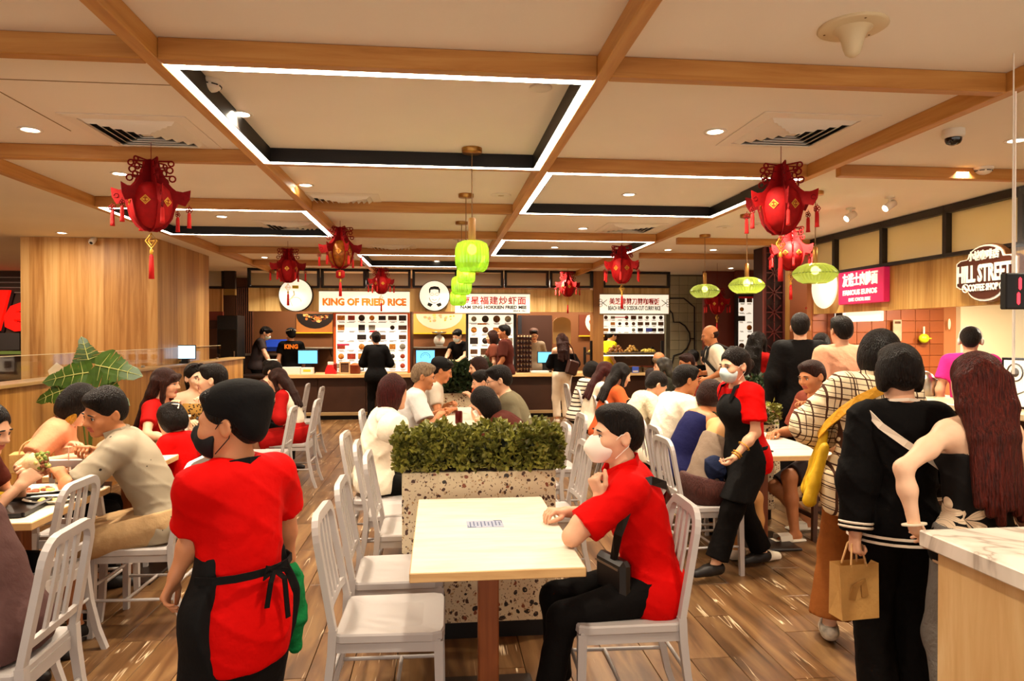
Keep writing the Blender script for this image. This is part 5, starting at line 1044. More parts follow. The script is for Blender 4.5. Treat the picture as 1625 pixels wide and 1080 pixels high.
# ---------------------------------------------------------------- red paper lanterns
RED = M('lantern_felt', '#a00a0c', .7, noise=(30, .2), spec=.25); REDD = M('lantern_felt_dark', '#7c070b', .75, noise=(30, .2), spec=.2); GOLD = M('lantern_gold', '#e0a63a', .35, .4); TASS = M('tassel_red', '#d1140f', .6, bump=(200, .4), stretch=(9, 9, .5))
def at_d(px, py, d): r = _ray(px, py); f = r[0]*math.sin(YAW)+r[1]*math.cos(YAW); k = d/f; return Vector((r[0]*k, r[1]*k, CH+r[2]*k))
def make_lantern(label, loc, rot, globe_mat, style):
    t = thing('red_lantern', label, 'lantern', loc, rot, 'red paper lanterns'); R = .135
    MB().lathe([(.03, -.165), (.068, -.152), (.110, -.105), (.130, -.035), (.131, .02), (.112, .08), (.08, .115), (.04, .13)], 24).obj('globe', globe_mat, t)
    for k in range(6):
        a = k*math.pi/3; Mx = Matrix.Rotation(a, 4, 'Z') @ Matrix.Rotation(math.pi/2, 4, 'X')
        o = [(.0, -.185), (.05, -.182), (.09, -.155), (.128, -.10), (.146, -.03), (.155, .0), (.205, -.015), (.232, .03), (.238, .092), (.19, .078), (.15, .084), (.125, .105), (.10, .135), (.088, .165), (.07, .18), (.066, .21), (.056, .225), (.05, .262), (.04, .272), (.0, .285)]
        v = MB().prism(o, .004, Mx, z0=-.002).obj('vane', RED if k % 2 else REDD, t)
        for cx, cz, r, tl in ((.128, .160, .019, .075), (.112, .215, .019, .07), (.120, .258, .017, .085)):
            s_ = MB(); s_.tube([(cx-tl, 0, cz+.012)]+[(cx+r*math.cos(u), 0, cz+r*math.sin(u)) for u in np.linspace(1.9, -4.0, 11)], .0055, 5); s_.obj('scroll', REDD, v, None, a)
        s_ = MB(); s_.tube([(.206+.014*math.cos(u), 0, .040+.014*math.sin(u)) for u in np.linspace(0, 5.5, 9)], .0045, 5)
        s_.obj('scroll', REDD, v, None, a)
        ca, sa = math.cos(a), math.sin(a); px_, py_ = .228*ca, .228*sa; f = MB()
        for u in range(5): b_ = u*2*math.pi/5; f.tube([(.012*math.cos(b_)+.009*math.cos(w), 0, -.033+.012*math.sin(b_)+.009*math.sin(w)) for w in np.linspace(0, 5.6, 7)], .003, 4, closed=True)
        f.tube([(0, 0, .0), (0, 0, -.02)], .002, 4); fo = f.obj('knot', REDD, t, (px_, py_, -.005), a); MB().lathe([(.006, -.05), (.011, -.06), (.012, -.075), (.013, -.135), (.015, -.15), (0, -.15)], 8).obj('tassel', TASS, t, (px_, py_, -.005))
        b = a+math.pi/6; e = MB(); d_ = .030; Rm = rz(b) @ ry(.0); q = [Vector((.126, 0, d_)), Vector((.127, d_, 0)), Vector((.126, 0, -d_)), Vector((.127, -d_, 0))]
        e.add([Rm @ (x*1.02) for x in q]+[Rm @ (x*1.05) for x in q], [(0, 1, 2, 3), (7, 6, 5, 4), (0, 4, 5, 1), (1, 5, 6, 2), (2, 6, 7, 3), (3, 7, 4, 0)]); em = e.obj('emblem', GOLD, t)
        e = MB(); e.tube([Rm @ (Vector((x.x*1.06, x.y*.72, x.z*.72))) for x in q], .002, 4, closed=True); e.tube([Rm @ Vector((.136, -.010, .008)), Rm @ Vector((.136, .010, .008))], .0022, 4); e.tube([Rm @ Vector((.137, 0, .014)), Rm @ Vector((.137, 0, -.014))], .0022, 4); e.tube([Rm @ Vector((.136, -.009, -.008)), Rm @ Vector((.136, .009, -.008))], .0022, 4); e.obj('emblem_character', RED, em)
    MB().tube([(.036*math.cos(a), .0, -.245+.05*math.sin(a)) for a in (0, math.pi/2, math.pi, 1.5*math.pi)], .005, 6, closed=True).tube([(.020*math.cos(a), .0, -.245+.028*math.sin(a)) for a in (0, math.pi/2, math.pi, 1.5*math.pi)], .004, 5, closed=True).tube([(0, 0, -.19), (0, 0, -.22)], .002, 4).tube([(-.02, 0, -.245), (.02, 0, -.245)], .003, 4).obj('charm', GOLD if style else RED, t)
    MB().lathe([(.002, -.292), (.011, -.305), (.012, -.325), (.006, -.332)], 10).obj('bead', GOLD, t); MB().lathe([(.006, -.332), (.013, -.345), (.015, -.40), (.018, -.49), (.0, -.492)], 12).obj('charm_tassel', TASS, t)
    if style == 2: MB().lathe([(.03, -.20), (.05, -.215), (.05, -.275), (.03, -.29)], 10).obj('small_drum', RED, t); MB().box((0, -.052, -.245), (.02, .004, .04)).obj('drum_label', GOLD, t)
    return t
l0 = None
for i, (px, py, wpx, rot, lab, st) in enumerate(((240, 322, 115, .12, 'big red lantern at the upper left, in front of the wood pillar', 1), (1239, 328, 113, .25, 'big red lantern at the upper right, near the saucer pendants', 1), (540, 400, 67, .0, 'red lantern with a golden globe and small drum, left of the green pendants', 2), (457, 427, 55, .1, 'red lantern above the round chef sign', 1), (605, 450, 42, .3, 'small far red lantern in front of the KING OF FRIED RICE sign', 1), (901, 455, 40, .05, 'small far red lantern right of the NAM SING sign', 1), (987, 426, 61, .2, 'red lantern above the scissors sign', 1), (1255, 402, 70, .15, 'red lantern behind and below the big right one', 1), (1138, 482, 42, .3, 'far red lantern in front of the red brown wall', 1))):
    p = at_d(px, py, .44*F_PX/wpx)
    if i == 0: t = l0 = make_lantern(lab, p, rot, RED, 1)
    elif st == 2: t = make_lantern(lab, p, rot, M('golden_globe', '#9a5414', .25, .3, noise=(25, .5)), 2)
    else: t = dup(l0, p, rot, lab)
    t.scale = (.936,)*3; MB().tube([(0, 0, .28), (0, 0, (ZC-p.z)/.936)], .0022, 5).obj('string', REDD, t)

# ---------------------------------------------------------------- green glass pendants
def green_glass(name, c, tr):
    m = bpy.data.materials.new(name); m.use_nodes = True; nt = m.node_tree; nt.nodes.clear(); N, L = nt.nodes, nt.links; o = N.new('ShaderNodeOutputMaterial'); a = N.new('ShaderNodeBsdfTransparent'); a.inputs[0].default_value = (*lin(c), 1); b = N.new('ShaderNodeBsdfTranslucent'); b.inputs[0].default_value = (*lin(c), 1); g = N.new('ShaderNodeBsdfGlossy'); g.inputs['Roughness'].default_value = .12
    x = N.new('ShaderNodeMixShader'); x.inputs[0].default_value = tr; L.new(a.outputs[0], x.inputs[1]); L.new(b.outputs[0], x.inputs[2]); y = N.new('ShaderNodeMixShader'); y.inputs[0].default_value = .07; L.new(x.outputs[0], y.inputs[1]); L.new(g.outputs[0], y.inputs[2]); L.new(y.outputs[0], o.inputs[0]); MATS[name] = m; return m
GG = green_glass('green_ribbed_glass', '#9fce34', .68); GS = green_glass('sage_ribbed_glass', '#b2bf60', .68); BRASS = M('brushed_brass', '#a8783c', .3, .9, spec=.6); BULB = EM('bulb', (1, .90, .62), 14.0)
def pendant(kind, px, py, d, cpx, label, w, rot=0):
    p = at_d(px, py, d); t = thing('pendant_lamp', label, 'pendant lamp', p, rot, 'green jar pendants in a row' if kind == 'jar' else 'green saucer pendants'); k = w/.2
    if kind == 'jar':
        MB().lathe([(.030*k, .096*k), (.062*k, .094*k), (.088*k, .080*k), (.099*k, .050*k), (.101*k, 0), (.099*k, -.045*k), (.090*k, -.075*k), (.070*k, -.093*k), (.060*k, -.094*k)], 60, rib=.05, smooth=False, caps=False).obj('glass_shade', GG, t); MB().ball((0, 0, .045*k), (.030, .030, .034), 14, 10).obj('bulb', BULB, t); zt = .10*k
        MB().lathe([(.0215*k, zt-.004), (.0235*k, zt), (.0225*k, zt+.135*k), (.016*k, zt+.14*k)], 16).obj('wooden_neck', wood('neck_wood', [(.3, '#a5753a'), (.7, '#c29150')], stretch=(20, 20, 2)) if 'neck_wood' not in MATS else MATS['neck_wood'], t); zt += .14*k
    else:
        R = w/2; MB().lathe([(R*.16, R*.50), (R*.45, R*.47), (R*.75, R*.34), (R*.94, R*.14), (R, 0), (R*.94, -R*.14), (R*.75, -R*.34), (R*.52, -R*.46)], 72, rib=.05, smooth=False, caps=False).obj('glass_shade', GS, t); MB().ball((0, 0, R*.16), (.034, .034, .036), 14, 10).obj('bulb', BULB, t); MB().tube([(R*math.cos(a)*1.01, R*math.sin(a)*1.01, 0) for a in np.linspace(0, 2*math.pi, 40, endpoint=False)], .003, 5, closed=True).obj('rim_line', M('rim_dark_green', '#4a5a20', .3), t); zt = R*.5
        MB().lathe([(.019, zt-.004), (.02, zt), (.02, zt+.13), (.013, zt+.135)], 16).obj('brass_neck', BRASS, t); zt += .135
    MB().tube([(0, 0, zt), (0, 0, ZC-p.z-.02)], .004, 6).obj('cord', M('brass_cord', '#7c5a34', .4, .4), t); MB().lathe([(.0, ZC-p.z-.032), (.062, ZC-p.z-.030), (.065, ZC-p.z-.024), (.065, ZC-p.z)], 28).obj('canopy', BRASS, t)
    return p
for a in (('jar', 749, 407, 4.45, 749, 'nearest green jar pendant, large and brightly lit', .205), ('jar', 739.5, 436, 5.9, 740, 'second green jar pendant, just behind the nearest one', .15), ('jar', 732.5, 453, 7.35, 732, 'third green jar pendant, with bright bands', .205), ('jar', 727, 473, 8.5, 728, 'lowest and farthest green jar pendant in the row', .19),
          ('saucer', 1118.5, 462, 8.3, 1119, 'leftmost and smallest of the three green saucer pendants', .335), ('saucer', 1185, 453, 6.9, 1187, 'middle green saucer pendant beside the red lanterns', .335), ('saucer', 1293.5, 434, 5.8, 1297, 'largest green saucer pendant, in front of the round white sign', .345)): p = pendant(*a); lamp('pendant_bulb_lamp', 'POINT', p+Vector((0, 0, .02)), .34, .03, (1, .85, .6))

# ---------------------------------------------------------------- marble counter, glass screen and number display at the right
def marble():
    m, nt, N, L, b = NODEMAT('white_marble'); b.inputs['Roughness'].default_value = .2; tc = N.new('ShaderNodeTexCoord'); n = N.new('ShaderNodeTexNoise'); n.inputs['Scale'].default_value = 1.7; n.inputs['Detail'].default_value = 5; n.inputs['Distortion'].default_value = 1.2; L.new(tc.outputs['Object'], n.inputs['Vector'])
    r = ramp(N, [(.44, '#ece2d4'), (.485, '#d9cdbd'), (.5, '#b5a899'), (.52, '#dfd4c5'), (.6, '#efe6d9')]); L.new(n.outputs[0], r.inputs[0]); L.new(r.outputs[0], b.inputs['Base Color']); return m
t = thing('marble_counter', 'oak counter with a white marble top at the lower right', 'counter', (2.35, 1.4, 0)); MB().cbox((0, 0, .925), (1.72, 1.26, .05), .004).obj('marble_top', marble(), t); OAKC = wood('counter_oak', [(.25, '#b98d58'), (.45, '#cfa56d'), (.6, '#d9b37c'), (.78, '#e4c591')], stretch=(5, 5, .55), scale=2.2); MB().cbox((.02, 0, .47), (1.68, 1.20, .86), .004).obj('oak_body', OAKC, t); MB().box((.03, 0, .02), (1.62, 1.14, .04)).obj('plinth', BLACKP, t)
p = at_d(1611, 300, 3.15); t = thing('glass_screen', 'clear glass screen hanging from the ceiling at the right edge', 'glass panel', (p.x, p.y, 0), -.1); MB().box((.6, 0, 2.06), (1.2, .010, 1.36)).obj('pane', GL, t); MB().box((-.003, 0, 2.06), (.006, .012, 1.36)).obj('polished_edge', M('edge_highlight_white', '#fff4e4', .7), t)  # matt white on the edge stands in for the light it catches
for x in (.05, .6, 1.15): MB().cbox((x, 0, 2.735), (.06, .04, .012), .002).obj('ceiling_clamp', MATS['clamp_steel'], t)
p = at_d(1640, 462, 2.95); t = thing('queue_display', 'black queue number display with a red digit at the right edge', 'display', p, -.1); MB().cbox((0, 0, 0), (.26, .04, .152), .005).obj('casing', BLACKP, t); LEDR = EM('led_red', (1, .03, .04), 2.2)
for z in (.031, -.031): MB().prism([(-.006, -.02), (0, -.027), (.006, -.02), (.006, .02), (0, .027), (-.006, .02)], .003, Matrix.Translation((-.075+z*.10, -.0195, z)) @ Matrix.Rotation(math.pi/2, 4, 'X')).obj('digit_segment', LEDR, t)
for z in (.031, -.031):
    for x in (-.028, .008): MB().prism([(-.006, -.02), (0, -.027), (.006, -.02), (.006, .02), (0, .027), (-.006, .02)], .003, Matrix.Translation((x+z*.1, -.0195, z)) @ Matrix.Rotation(math.pi/2, 4, 'X')).obj('digit_segment', LEDR, t)
for x in (-.09, .09): MB().tube([(x, .0, .07), (x, .0, ZC-p.z)], .003, 6).obj('hanging_rod', WHITEP, t)

# ---------------------------------------------------------------- tableware
TRAYM = M('black_tray', '#171210', .35); CER = M('white_ceramic', '#f3ead8', .2, spec=.6); FOODM = [M('food_egg', '#e8d27a', .6, noise=(40, .3)), M('food_green', '#7a8a3a', .6), M('soup_orange', '#c8742a', .3), M('food_meat', '#8a4a2a', .6)]
def tray(x, y, z, rot, label, w=.42, d=.31):
    t = thing('serving_tray', label, 'tray', (x, y, z), rot); MB().cbox((0, 0, .005), (w-.03, d-.03, .008), .003).obj('base', TRAYM, t); m = MB()
    for a, b in (((-w/2, -d/2), (w/2, -d/2)), ((w/2, -d/2), (w/2, d/2)), ((w/2, d/2), (-w/2, d/2)), ((-w/2, d/2), (-w/2, -d/2))): m.tube([(*a, .012), (*b, .012)], 1., flat=(.022, .018), up=(0, 0, 1))
    m.obj('rim', TRAYM, t)
def plate(x, y, z, r, label, food=None, seed=1, sc=(1, 1), rot=0):
    t = thing('plate', label, 'plate', (x, y, z), rot); MB().lathe([(.0, .004), (r*.6, .004), (r*.62, 0), (r*.66, .002), (r, .018), (r*.98, .021), (r*.64, .008), (0, .007)], 32, sc=sc).obj('dish', CER, t); rnd = random.Random(seed)
    if food:
        m = MB()
        for i in range(14): a = rnd.uniform(0, 6.28); q = r*.45*math.sqrt(rnd.random()); m.ball((q*math.cos(a)*sc[0]+r*.1, q*math.sin(a)*sc[1], .012), (rnd.uniform(.012, .025), rnd.uniform(.010, .02), .010), 7, 5, rz(a), rnd.randrange(2))
        f = m.obj('leftover_food', food, t); f['kind'] = 'stuff'
def bowl(x, y, z, r, label, mat, food):
    t = thing('bowl', label, 'bowl', (x, y, z)); MB().lathe([(0, .0), (r*.5, 0), (r*.55, .006), (r*.9, r*.45), (r, r*.8), (r*.96, r*.8), (r*.84, r*.5), (0, r*.15)], 28).obj('dish', mat, t); MB().lathe([(r*.93, r*.62), (r*.5, r*.66), (0, r*.68)], 24).obj('soup', food, t); MB().cbox((r*.2, r*.1, r*.72), (.03, .04, .012), .004).obj('garnish', FOODM[1], t)
tray(-2.05, 3.41, .753, .1, 'nearest black serving tray on the left table, holding the yellow bowl'); tray(-1.98, 3.74, .753, .05, 'black serving tray on the left table under the white plates')
bowl(-2.04, 3.42, .763, .075, 'yellow bowl of orange soup on the nearest black tray', M('yellow_bowl', '#c9a21f', .3), FOODM[2]); plate(-2.02, 3.74, .764, .14, 'large oval white plate with leftover food on the far tray', [FOODM[0], FOODM[3]], 3, (1.25, .8)); plate(-1.86, 3.565, .753, .10, 'small white plate between the two black trays', [FOODM[0], FOODM[1]], 5, (1.2, .8)); plate(-2.18, 3.58, .753, .08, 'white saucer left of the yellow bowl', None)
plate(-2.0, 4.5, .753, .12, 'white plate on the second left table behind the paper bag', [FOODM[0], FOODM[3]], 8); plate(-2.1, 5.0, .753, .10, 'white plate beside the child in red', [FOODM[1], FOODM[3]], 9)
KRAFT = M('kraft_paper', '#c99a58', .7, noise=(6, .12), bump=(25, .3)); TOTE = M('yellow_tote', '#e0b012', .6, noise=(6, .12), bump=(20, .3))
def box_item(name, label, cat, loc, d, mat, rot=0, detail=None, group=None):
    t = thing(name, label, cat, loc, rot, group); MB().cbox((0, 0, d[2]/2), d, .004).obj('body', mat, t)
    if detail: MB().box((0, -d[1]/2-.001, d[2]*.55), (d[0]*.6, .002, d[2]*.35)).obj('printed_label', detail, t)
    return t
def bottle(name, label, loc, r, h, mat, cap, cat='bottle', group=None):
    t = thing(name, label, cat, loc, 0, group); MB().lathe([(0, 0), (r, .003), (r, h*.62), (r*.85, h*.72), (r*.4, h*.85), (r*.4, h*.92), (0, h*.92)], 14).obj('body', mat, t); MB().lathe([(r*.46, h*.9), (r*.46, h), (0, h)], 12).obj('cap', cap, t); return t
t = box_item('tissue_caddy', 'white menu stand with a black label on the table of the smiling woman', 'caddy', (-1.98, 5.62, .753), (.11, .08, .13), WHITE, .2, BLACKP); bottle('sauce_bottle', 'clear sauce bottle behind the white menu stand', (-1.96, 5.75, .753), .028, .17, GL, WHITE); bottle('drink_cup', 'pink drink bottle in front of the woman in the red dress', (-2.2, 5.85, .753), .03, .16, M('pink_drink', '#e08a80', .3), WHITE)
t = bottle('water_bottle', 'clear water bottle with a white label on the table behind the hedge', (.36, 6.72, .753), .034, .23, GL, WHITE); MB().lathe([(.0355, .05), (.0355, .12)], 16).obj('label_band', WHITE, t)
t = thing('drink_can', 'dark red drink can at the edge of the table behind the hedge', 'can', (.18, 6.28, .753)); MB().lathe([(.026, 0), (.033, .008), (.033, .105), (.028, .118)], 16).obj('body', M('can_red', '#5e1712', .3, .5), t); MB().lathe([(.028, .118), (.026, .114), (0, .114)], 16).obj('lid', M('steel_lid', '#b9ab98', .3, 1.), t)
t = thing('phone', 'black phone lying on the right table', 'phone', (2.22, 4.62, .753), .4); MB().cbox((0, 0, .005), (.075, .155, .009), .003).obj('case', BLACKP, t); MB().box((0, 0, .0098), (.068, .145, .0006)).obj('screen', M('screen_black', '#0a0a0c', .1), t)
plate(-2.1, 7.35, .753, .12, 'white plate with a red and white bun before the girl in the vest', [CER, SIGN_RED], 12); box_item('book', 'yellow book on the far left table behind the girl', 'book', (-2.2, 7.75, .753), (.2, .14, .03), M('book_yellow', '#d8a818', .5), .3); box_item('book', 'pale book under the yellow one, far left table', 'book', (-2.12, 7.58, .753), (.2, .14, .02), M('book_pale', '#e2d6c2', .5), .1)
t = thing('plush_toy', 'white round plush toy on the far left table', 'toy', (-2.18, 7.98, .753)); MB().ball((0, 0, .06), (.07, .06, .06), 14, 10).ball((0, -.03, .13), (.05, .045, .045), 14, 10).obj('body', CER, t); MB().ball((-.035, -.02, .17), .016, 8, 6).ball((.035, -.02, .17), .016, 8, 6).obj('ears', CER, t)

# ---------------------------------------------------------------- things on the stall counter and in the kitchens
ZT = .836; BLUE = EM('screen_blue', (.18, .62, 1.0), .95)
def pos(px, label, w, crown=False):
    p = atY(px, 560, YF+.25); t = thing('till_screen', label, 'screen', (p.x, YF+.28, ZT)); h = w*.72; MB().cbox((0, .02, .17+h/2), (w, .04, h), .008).obj('casing', BLACKP, t); MB().box((0, -.0012, .17+h/2), (w*.92, .003, h*.88)).obj('display', BLUE, t); MB().cbox((0, .05, .09), (.10, .05, .20), .01).obj('neck', BLACKP, t); MB().cbox((0, .05, .012), (.24, .2, .024), .01).obj('foot', BLACKP, t)
    if crown: m = MB(); m.tube([(.085*math.cos(a), -.004, .17+h/2+.075*math.sin(a)) for a in np.linspace(-.4, 3.5, 14)], .005, 5); m.tube([(.05*math.cos(a), -.004, .17+h*.52+.04*math.sin(a)) for a in np.linspace(0, 3.14, 8)], .004, 5); m.obj('screen_emblem', M('screen_ink', '#123a66', .4), t)
pos(488, 'blue till screen at the left stall beside the black capped cook', .37); pos(675, 'blue till screen with a round emblem, middle stall', .37, True); pos(866, 'blue till screen in front of the cook with glasses', .31)
for px, w, h, lab, mt in ((462, .32, .13, 'plain white box standing on the stall counter left of the till', WHITE), (487, .22, .12, 'white box with a yellow label under the left blue till', WHITE)): p = atY(px, 585, YF+.02); box_item('takeaway_box', lab, 'box', (p.x, YF+.08, ZT), (w, .12, h), mt, 0, YEL if px == 487 else None)
p = atY(524, 585, YF); t = thing('red_telephone', 'red card terminal on the stall counter left of the wooden frame', 'terminal', (p.x, YF+.12, ZT)); MB().prism([(-.1, 0), (.1, 0), (.09, .05), (.02, .16), (-.06, .16), (-.1, .06)], .16, Matrix.Translation((0, .08, 0)) @ Matrix.Rotation(math.pi/2, 4, 'X')).obj('body', SIGN_RED, t); MB().cbox((-.01, .0, .19), (.1, .08, .06), .01).obj('paper_roll', WHITE, t); MB().cbox((.08, -.02, .12), (.05, .05, .16), .01, rx(.3)).obj('handset', M('dark_red', '#8c1512', .4), t)
p = atY(546, 585, YF); t = thing('table_sign', 'small wooden framed sign on the stall counter', 'sign', (p.x, YF+.1, ZT)); m = MB()
for c, d in (((-.085, 0, .11), (.025, .04, .22)), ((.085, 0, .11), (.025, .04, .22)), ((0, 0, .2075), (.17, .04, .025)), ((0, 0, .0125), (.17, .04, .025))): m.cbox(c, d, .003)
m.obj('frame', M('frame_tan', '#c9a070', .5), t); MB().box((0, .005, .11), (.15, .01, .17)).obj('picture', PH[1], t)
p = atY(562, 585, YF); t = thing('sauce_pot', 'brown sauce pot on the stall counter right of the wooden frame', 'pot', (p.x, YF+.14, ZT)); MB().lathe([(.085, 0), (.1, .02), (.1, .15), (.105, .16), (0, .16)], 20).obj('body', M('pot_red_brown', '#7a3018', .4), t); MB().lathe([(.1, .16), (.05, .19), (0, .2)], 20).obj('lid', M('pot_lid', '#a8602c', .4), t); MB().tube([(.1, 0, .12), (.15, 0, .12), (.15, 0, .06), (.1, 0, .05)], .01, 6).obj('handle', BLACKP, t)
p = atY(697, 530, YK-.2); t = thing('kitchen_scale', 'round dial kitchen scale on the steel shelf, middle stall', 'scale', (p.x, YK-.28, atY(697, 551, YK-.25).z+.015)); MB().lathe([(0, -.03), (.115, -.03), (.115, .03), (0, .03)], 24, (0, 0, .13), rx(math.pi/2)).obj('dial', WHITE, t); MB().box((0, -.034, .15), (.008, .004, .07)).obj('pointer', SIGN_RED, t); MB().cbox((0, 0, .02), (.16, .12, .04), .006).obj('base', MATS['steel'], t); MB().lathe([(.03, .24), (.03, .27), (.14, .28), (.16, .31), (.15, .31), (0, .29)], 24).obj('pan', MATS['steel'], t)
p = atY(722, 582, YF+.2); box_item('takeaway_box', 'cream box with a yellow label before the masked cook', 'box', (p.x, YF+.2, ZT), (.26, .2, .24), M('box_cream', '#dbbf90', .6), 0, YEL); p = atY(700, 580, YF); bottle('sauce_bottle', 'red sauce bottle left of the cream box', (p.x, YF+.1, ZT), .04, .24, SIGN_RED, SIGN_RED)
A, B = atY(821, 597, YF+.1), atY(845, 537, YF+.1); t = thing('bottle_rack', 'tall dark rack of rows of capped drink bottles right of the man in brown', 'rack', ((A.x+B.x)/2, YF+.2, ZT)); w, h = B.x-A.x, .72; MB().cbox((0, .06, h/2), (w, .1, h), .004).obj('back_panel', M('rack_brown', '#4a2414', .5), t); cap = MB().lathe([(0, -.02), (.017, -.02), (.020, 0), (0, .004)], 8, R=rx(math.pi/2)).mesh('bottle_cap', M('cap_cream', '#e0c08a', .4)); gl = MB().lathe([(0, 0), (.021, .0), (.021, .05), (0, .055)], 8).mesh('bottle_body', M('bottle_dark', '#2c120b', .25))
for j in range(8):
    MB().box((0, -.02, j*.088+.004), (w, .07, .006)).obj('shelf_board', MATS['rack_brown'], t)
    for i in range(5):
        x = (i-2)*w/5
        for me, z in ((gl, j*.088+.008), (cap, j*.088+.066)): o = bpy.data.objects.new(me.name.split('.')[0], me); C.objects.link(o); o.parent = t; o.location = (x, -.02, z)
p = atY(858, 590, YF-.1); box_item('paper_tray', 'flat white paper tray beside the bottle rack', 'tray', (p.x, YF+.08, ZT), (.34, .2, .04), CER); p = atY(434, 536, YF+1.7); t = thing('blue_crate', 'blue plastic crate behind the cook in the grey shirt', 'crate', (p.x+.03, YF+1.72, 1.20), .1); MB().cbox((0, .05, .14), (.42, .34, .012), .003, rx(.7)).cbox((0, -.08, .06), (.42, .012, .1), .003, rx(.3)).obj('shell', M('blue_plastic', '#1c3fae', .4), t)
p = atY(455, 560, YF+.9); t = thing('kitchen_worktop', 'dark steel kitchen worktop behind the left stall counter', 'worktop', (atY(441, 560, YF+1.7).x, YF+1.72, 0)); MB().cbox((0, 0, 1.15), (1.3, .5, .04), .004).obj('top', MATS['steel'], t); MB().cbox((0, .02, .565), (1.25, .42, 1.13), .004).obj('cabinet', BRD, t)
p = atY(412, 596, YF); t = thing('plastic_bag', 'white plastic carrier bag being filled by the grey shirted cook', 'bag', (atY(431, 590, YF+.15).x, YF+.2, .822)); MB().lathe([(.09, 0), (.12, .06), (.11, .15), (.07, .22), (.10, .28), (.09, .28), (.06, .22), (.0, .2)], 14, sc=(1, .6)).obj('bag_body', M('plastic_white', '#efe4cf', .35, alpha=.95), t)
# curry display
A, B = atY(938, 610, YF+.1), atY(1050, 610, YF+.1); w = B.x-A.x; t = thing('food_display', 'glass food display with black posts and heaped trays of food on top', 'display case', ((A.x+B.x)/2, YF+.38, .826)); ztop = atY(990, 562, YF+.1).z-.826
for q in (-1, 1):
    for y in (-.3, .3): MB().cbox((q*w/2, y, (ztop+.26)/2), (.05, .05, ztop+.26 if y < 0 else ztop), .004).obj('post', BLACKP, t)
MB().cbox((0, 0, ztop), (w, .66, .025), .004).obj('glass_shelf', M('shelf_dark', '#3a3026', .3), t); MB().box((0, -.31, ztop/2), (w-.06, .008, ztop-.05)).obj('front_glass', GL, t); MB().box((0, 0, ztop-.03), (w-.1, .04, .02)).obj('warming_lamp', EM('warming_light', (1, .8, .5), 3.0), t)
zt0 = .826+ztop+.014; rnd = random.Random(11)
for k, (px, c, hh, lab) in enumerate(((948, '#c9b62c', .05, 'tray of yellow greens at the left of the display top'), (981, '#a8692c', .16, 'tray heaped with brown fried chicken on the display'), (1006, '#b98a3a', .12, 'tray heaped with mixed fried pieces on the display'), (1032, '#d8bd4a', .06, 'tray of pale yellow rolls at the right of the display top'))):
    p = atY(px, 560, YF+.2); t = thing('food_tray', lab, 'tray', (p.x, YF+.36, zt0)); MB().cbox((0, 0, .012), (.28, .4, .024), .006).obj('pan', MATS['steel'], t); m = MB()
    for i in range(46): a = rnd.uniform(0, 6.28); q = math.sqrt(rnd.random()); m.ball((.12*q*math.cos(a), .16*q*math.sin(a), .03+hh*(1-q*q)*rnd.uniform(.3, 1)), (rnd.uniform(.02, .035),)*3, 7, 5, None, rnd.randrange(2))
    f = m.obj('food_heap', [M('heap_%d' % k, c, .5, noise=(30, .4)), M('heap_dark_%d' % k, c, .5, noise=(20, .8))], t); f['kind'] = 'stuff'
for k, (px, c) in enumerate(((962, '#b8541c'), (985, '#a33018'), (1008, '#b06a2a'), (1031, '#8a3018'))): p = atY(px, 580, YF+.2); t = thing('curry_pan', 'steel pan of %s curry inside the glass display' % ('orange', 'red', 'tan', 'dark red')[k], 'pan', (p.x, YF+.38, .828)); MB().cbox((0, 0, .05), (.25, .42, .10), .008).obj('pan', MATS['steel'], t); MB().cbox((0, 0, .10), (.23, .40, .02), .006).obj('curry', M('curry_%d' % k, c, .35, noise=(20, .3)), t)
p = atY(1010, 592, YF-.05); t = thing('price_card', 'small blue and white card at the foot of the food display', 'card', (p.x, YF+.02, .826)); MB().cbox((0, 0, .06), (.13, .012, .12), .002).obj('card', M('card_blue', '#4a62c8', .5), t); MB().box((.0, -.0065, .03), (.1, .002, .03)).obj('white_strip', WHITE, t)
# coffee stall things
p = atX(1560, 553, 4.55); t = thing('teal_tumbler', 'teal tumbler with a dark lid on the coffee counter', 'tumbler', (4.5, p.y, .995)); z0 = p.z-.995; MB().lathe([(.045, 0), (.052, .1), (.056, .2), (0, .2)], 18).obj('body', M('teal_plastic', '#2f8f7c', .35), t); MB().lathe([(.056, .2), (.05, .225), (.02, .24), (0, .24)], 18).obj('lid', BLACKP, t)
for k, (px, c, lab) in enumerate(((1590, '#d23a1c', 'red box on the coffee counter right of the teal tumbler'), (1604, '#e06030', 'orange box at the end of the coffee counter'))): p = atX(px, 560, 4.6); box_item('carton', lab, 'box', (4.58, p.y, .995), (.2, .16, .16), M('carton_%d' % k, c, .5), 1.57)
p = atX(1620, 580, 4.3); t = thing('framed_sign', 'black framed white sign with a round crest at the right edge', 'sign', (4.3, p.y-.1, .995), -math.pi/2+.3); MB().cbox((0, .02, .20), (.44, .025, .38), .004).obj('frame', BLACKP, t); MB().box((0, .006, .20), (.40, .004, .34)).obj('panel', SIGNW, t); m = MB(); m.tube([(-.12+.055*math.cos(a), .002, .28+.065*math.sin(a)) for a in np.linspace(0, 6.28, 18, endpoint=False)], .006, 5, closed=True); m.ball((-.12, .002, .28), (.03, .004, .035), 10, 6); m.tube([(-.1+.05*k, .002, .12+.03*math.sin(k*2.2)) for k in range(6)], .006, 5); m.obj('crest_and_script', M('print_grey_dark', '#5a5048', .5), t)
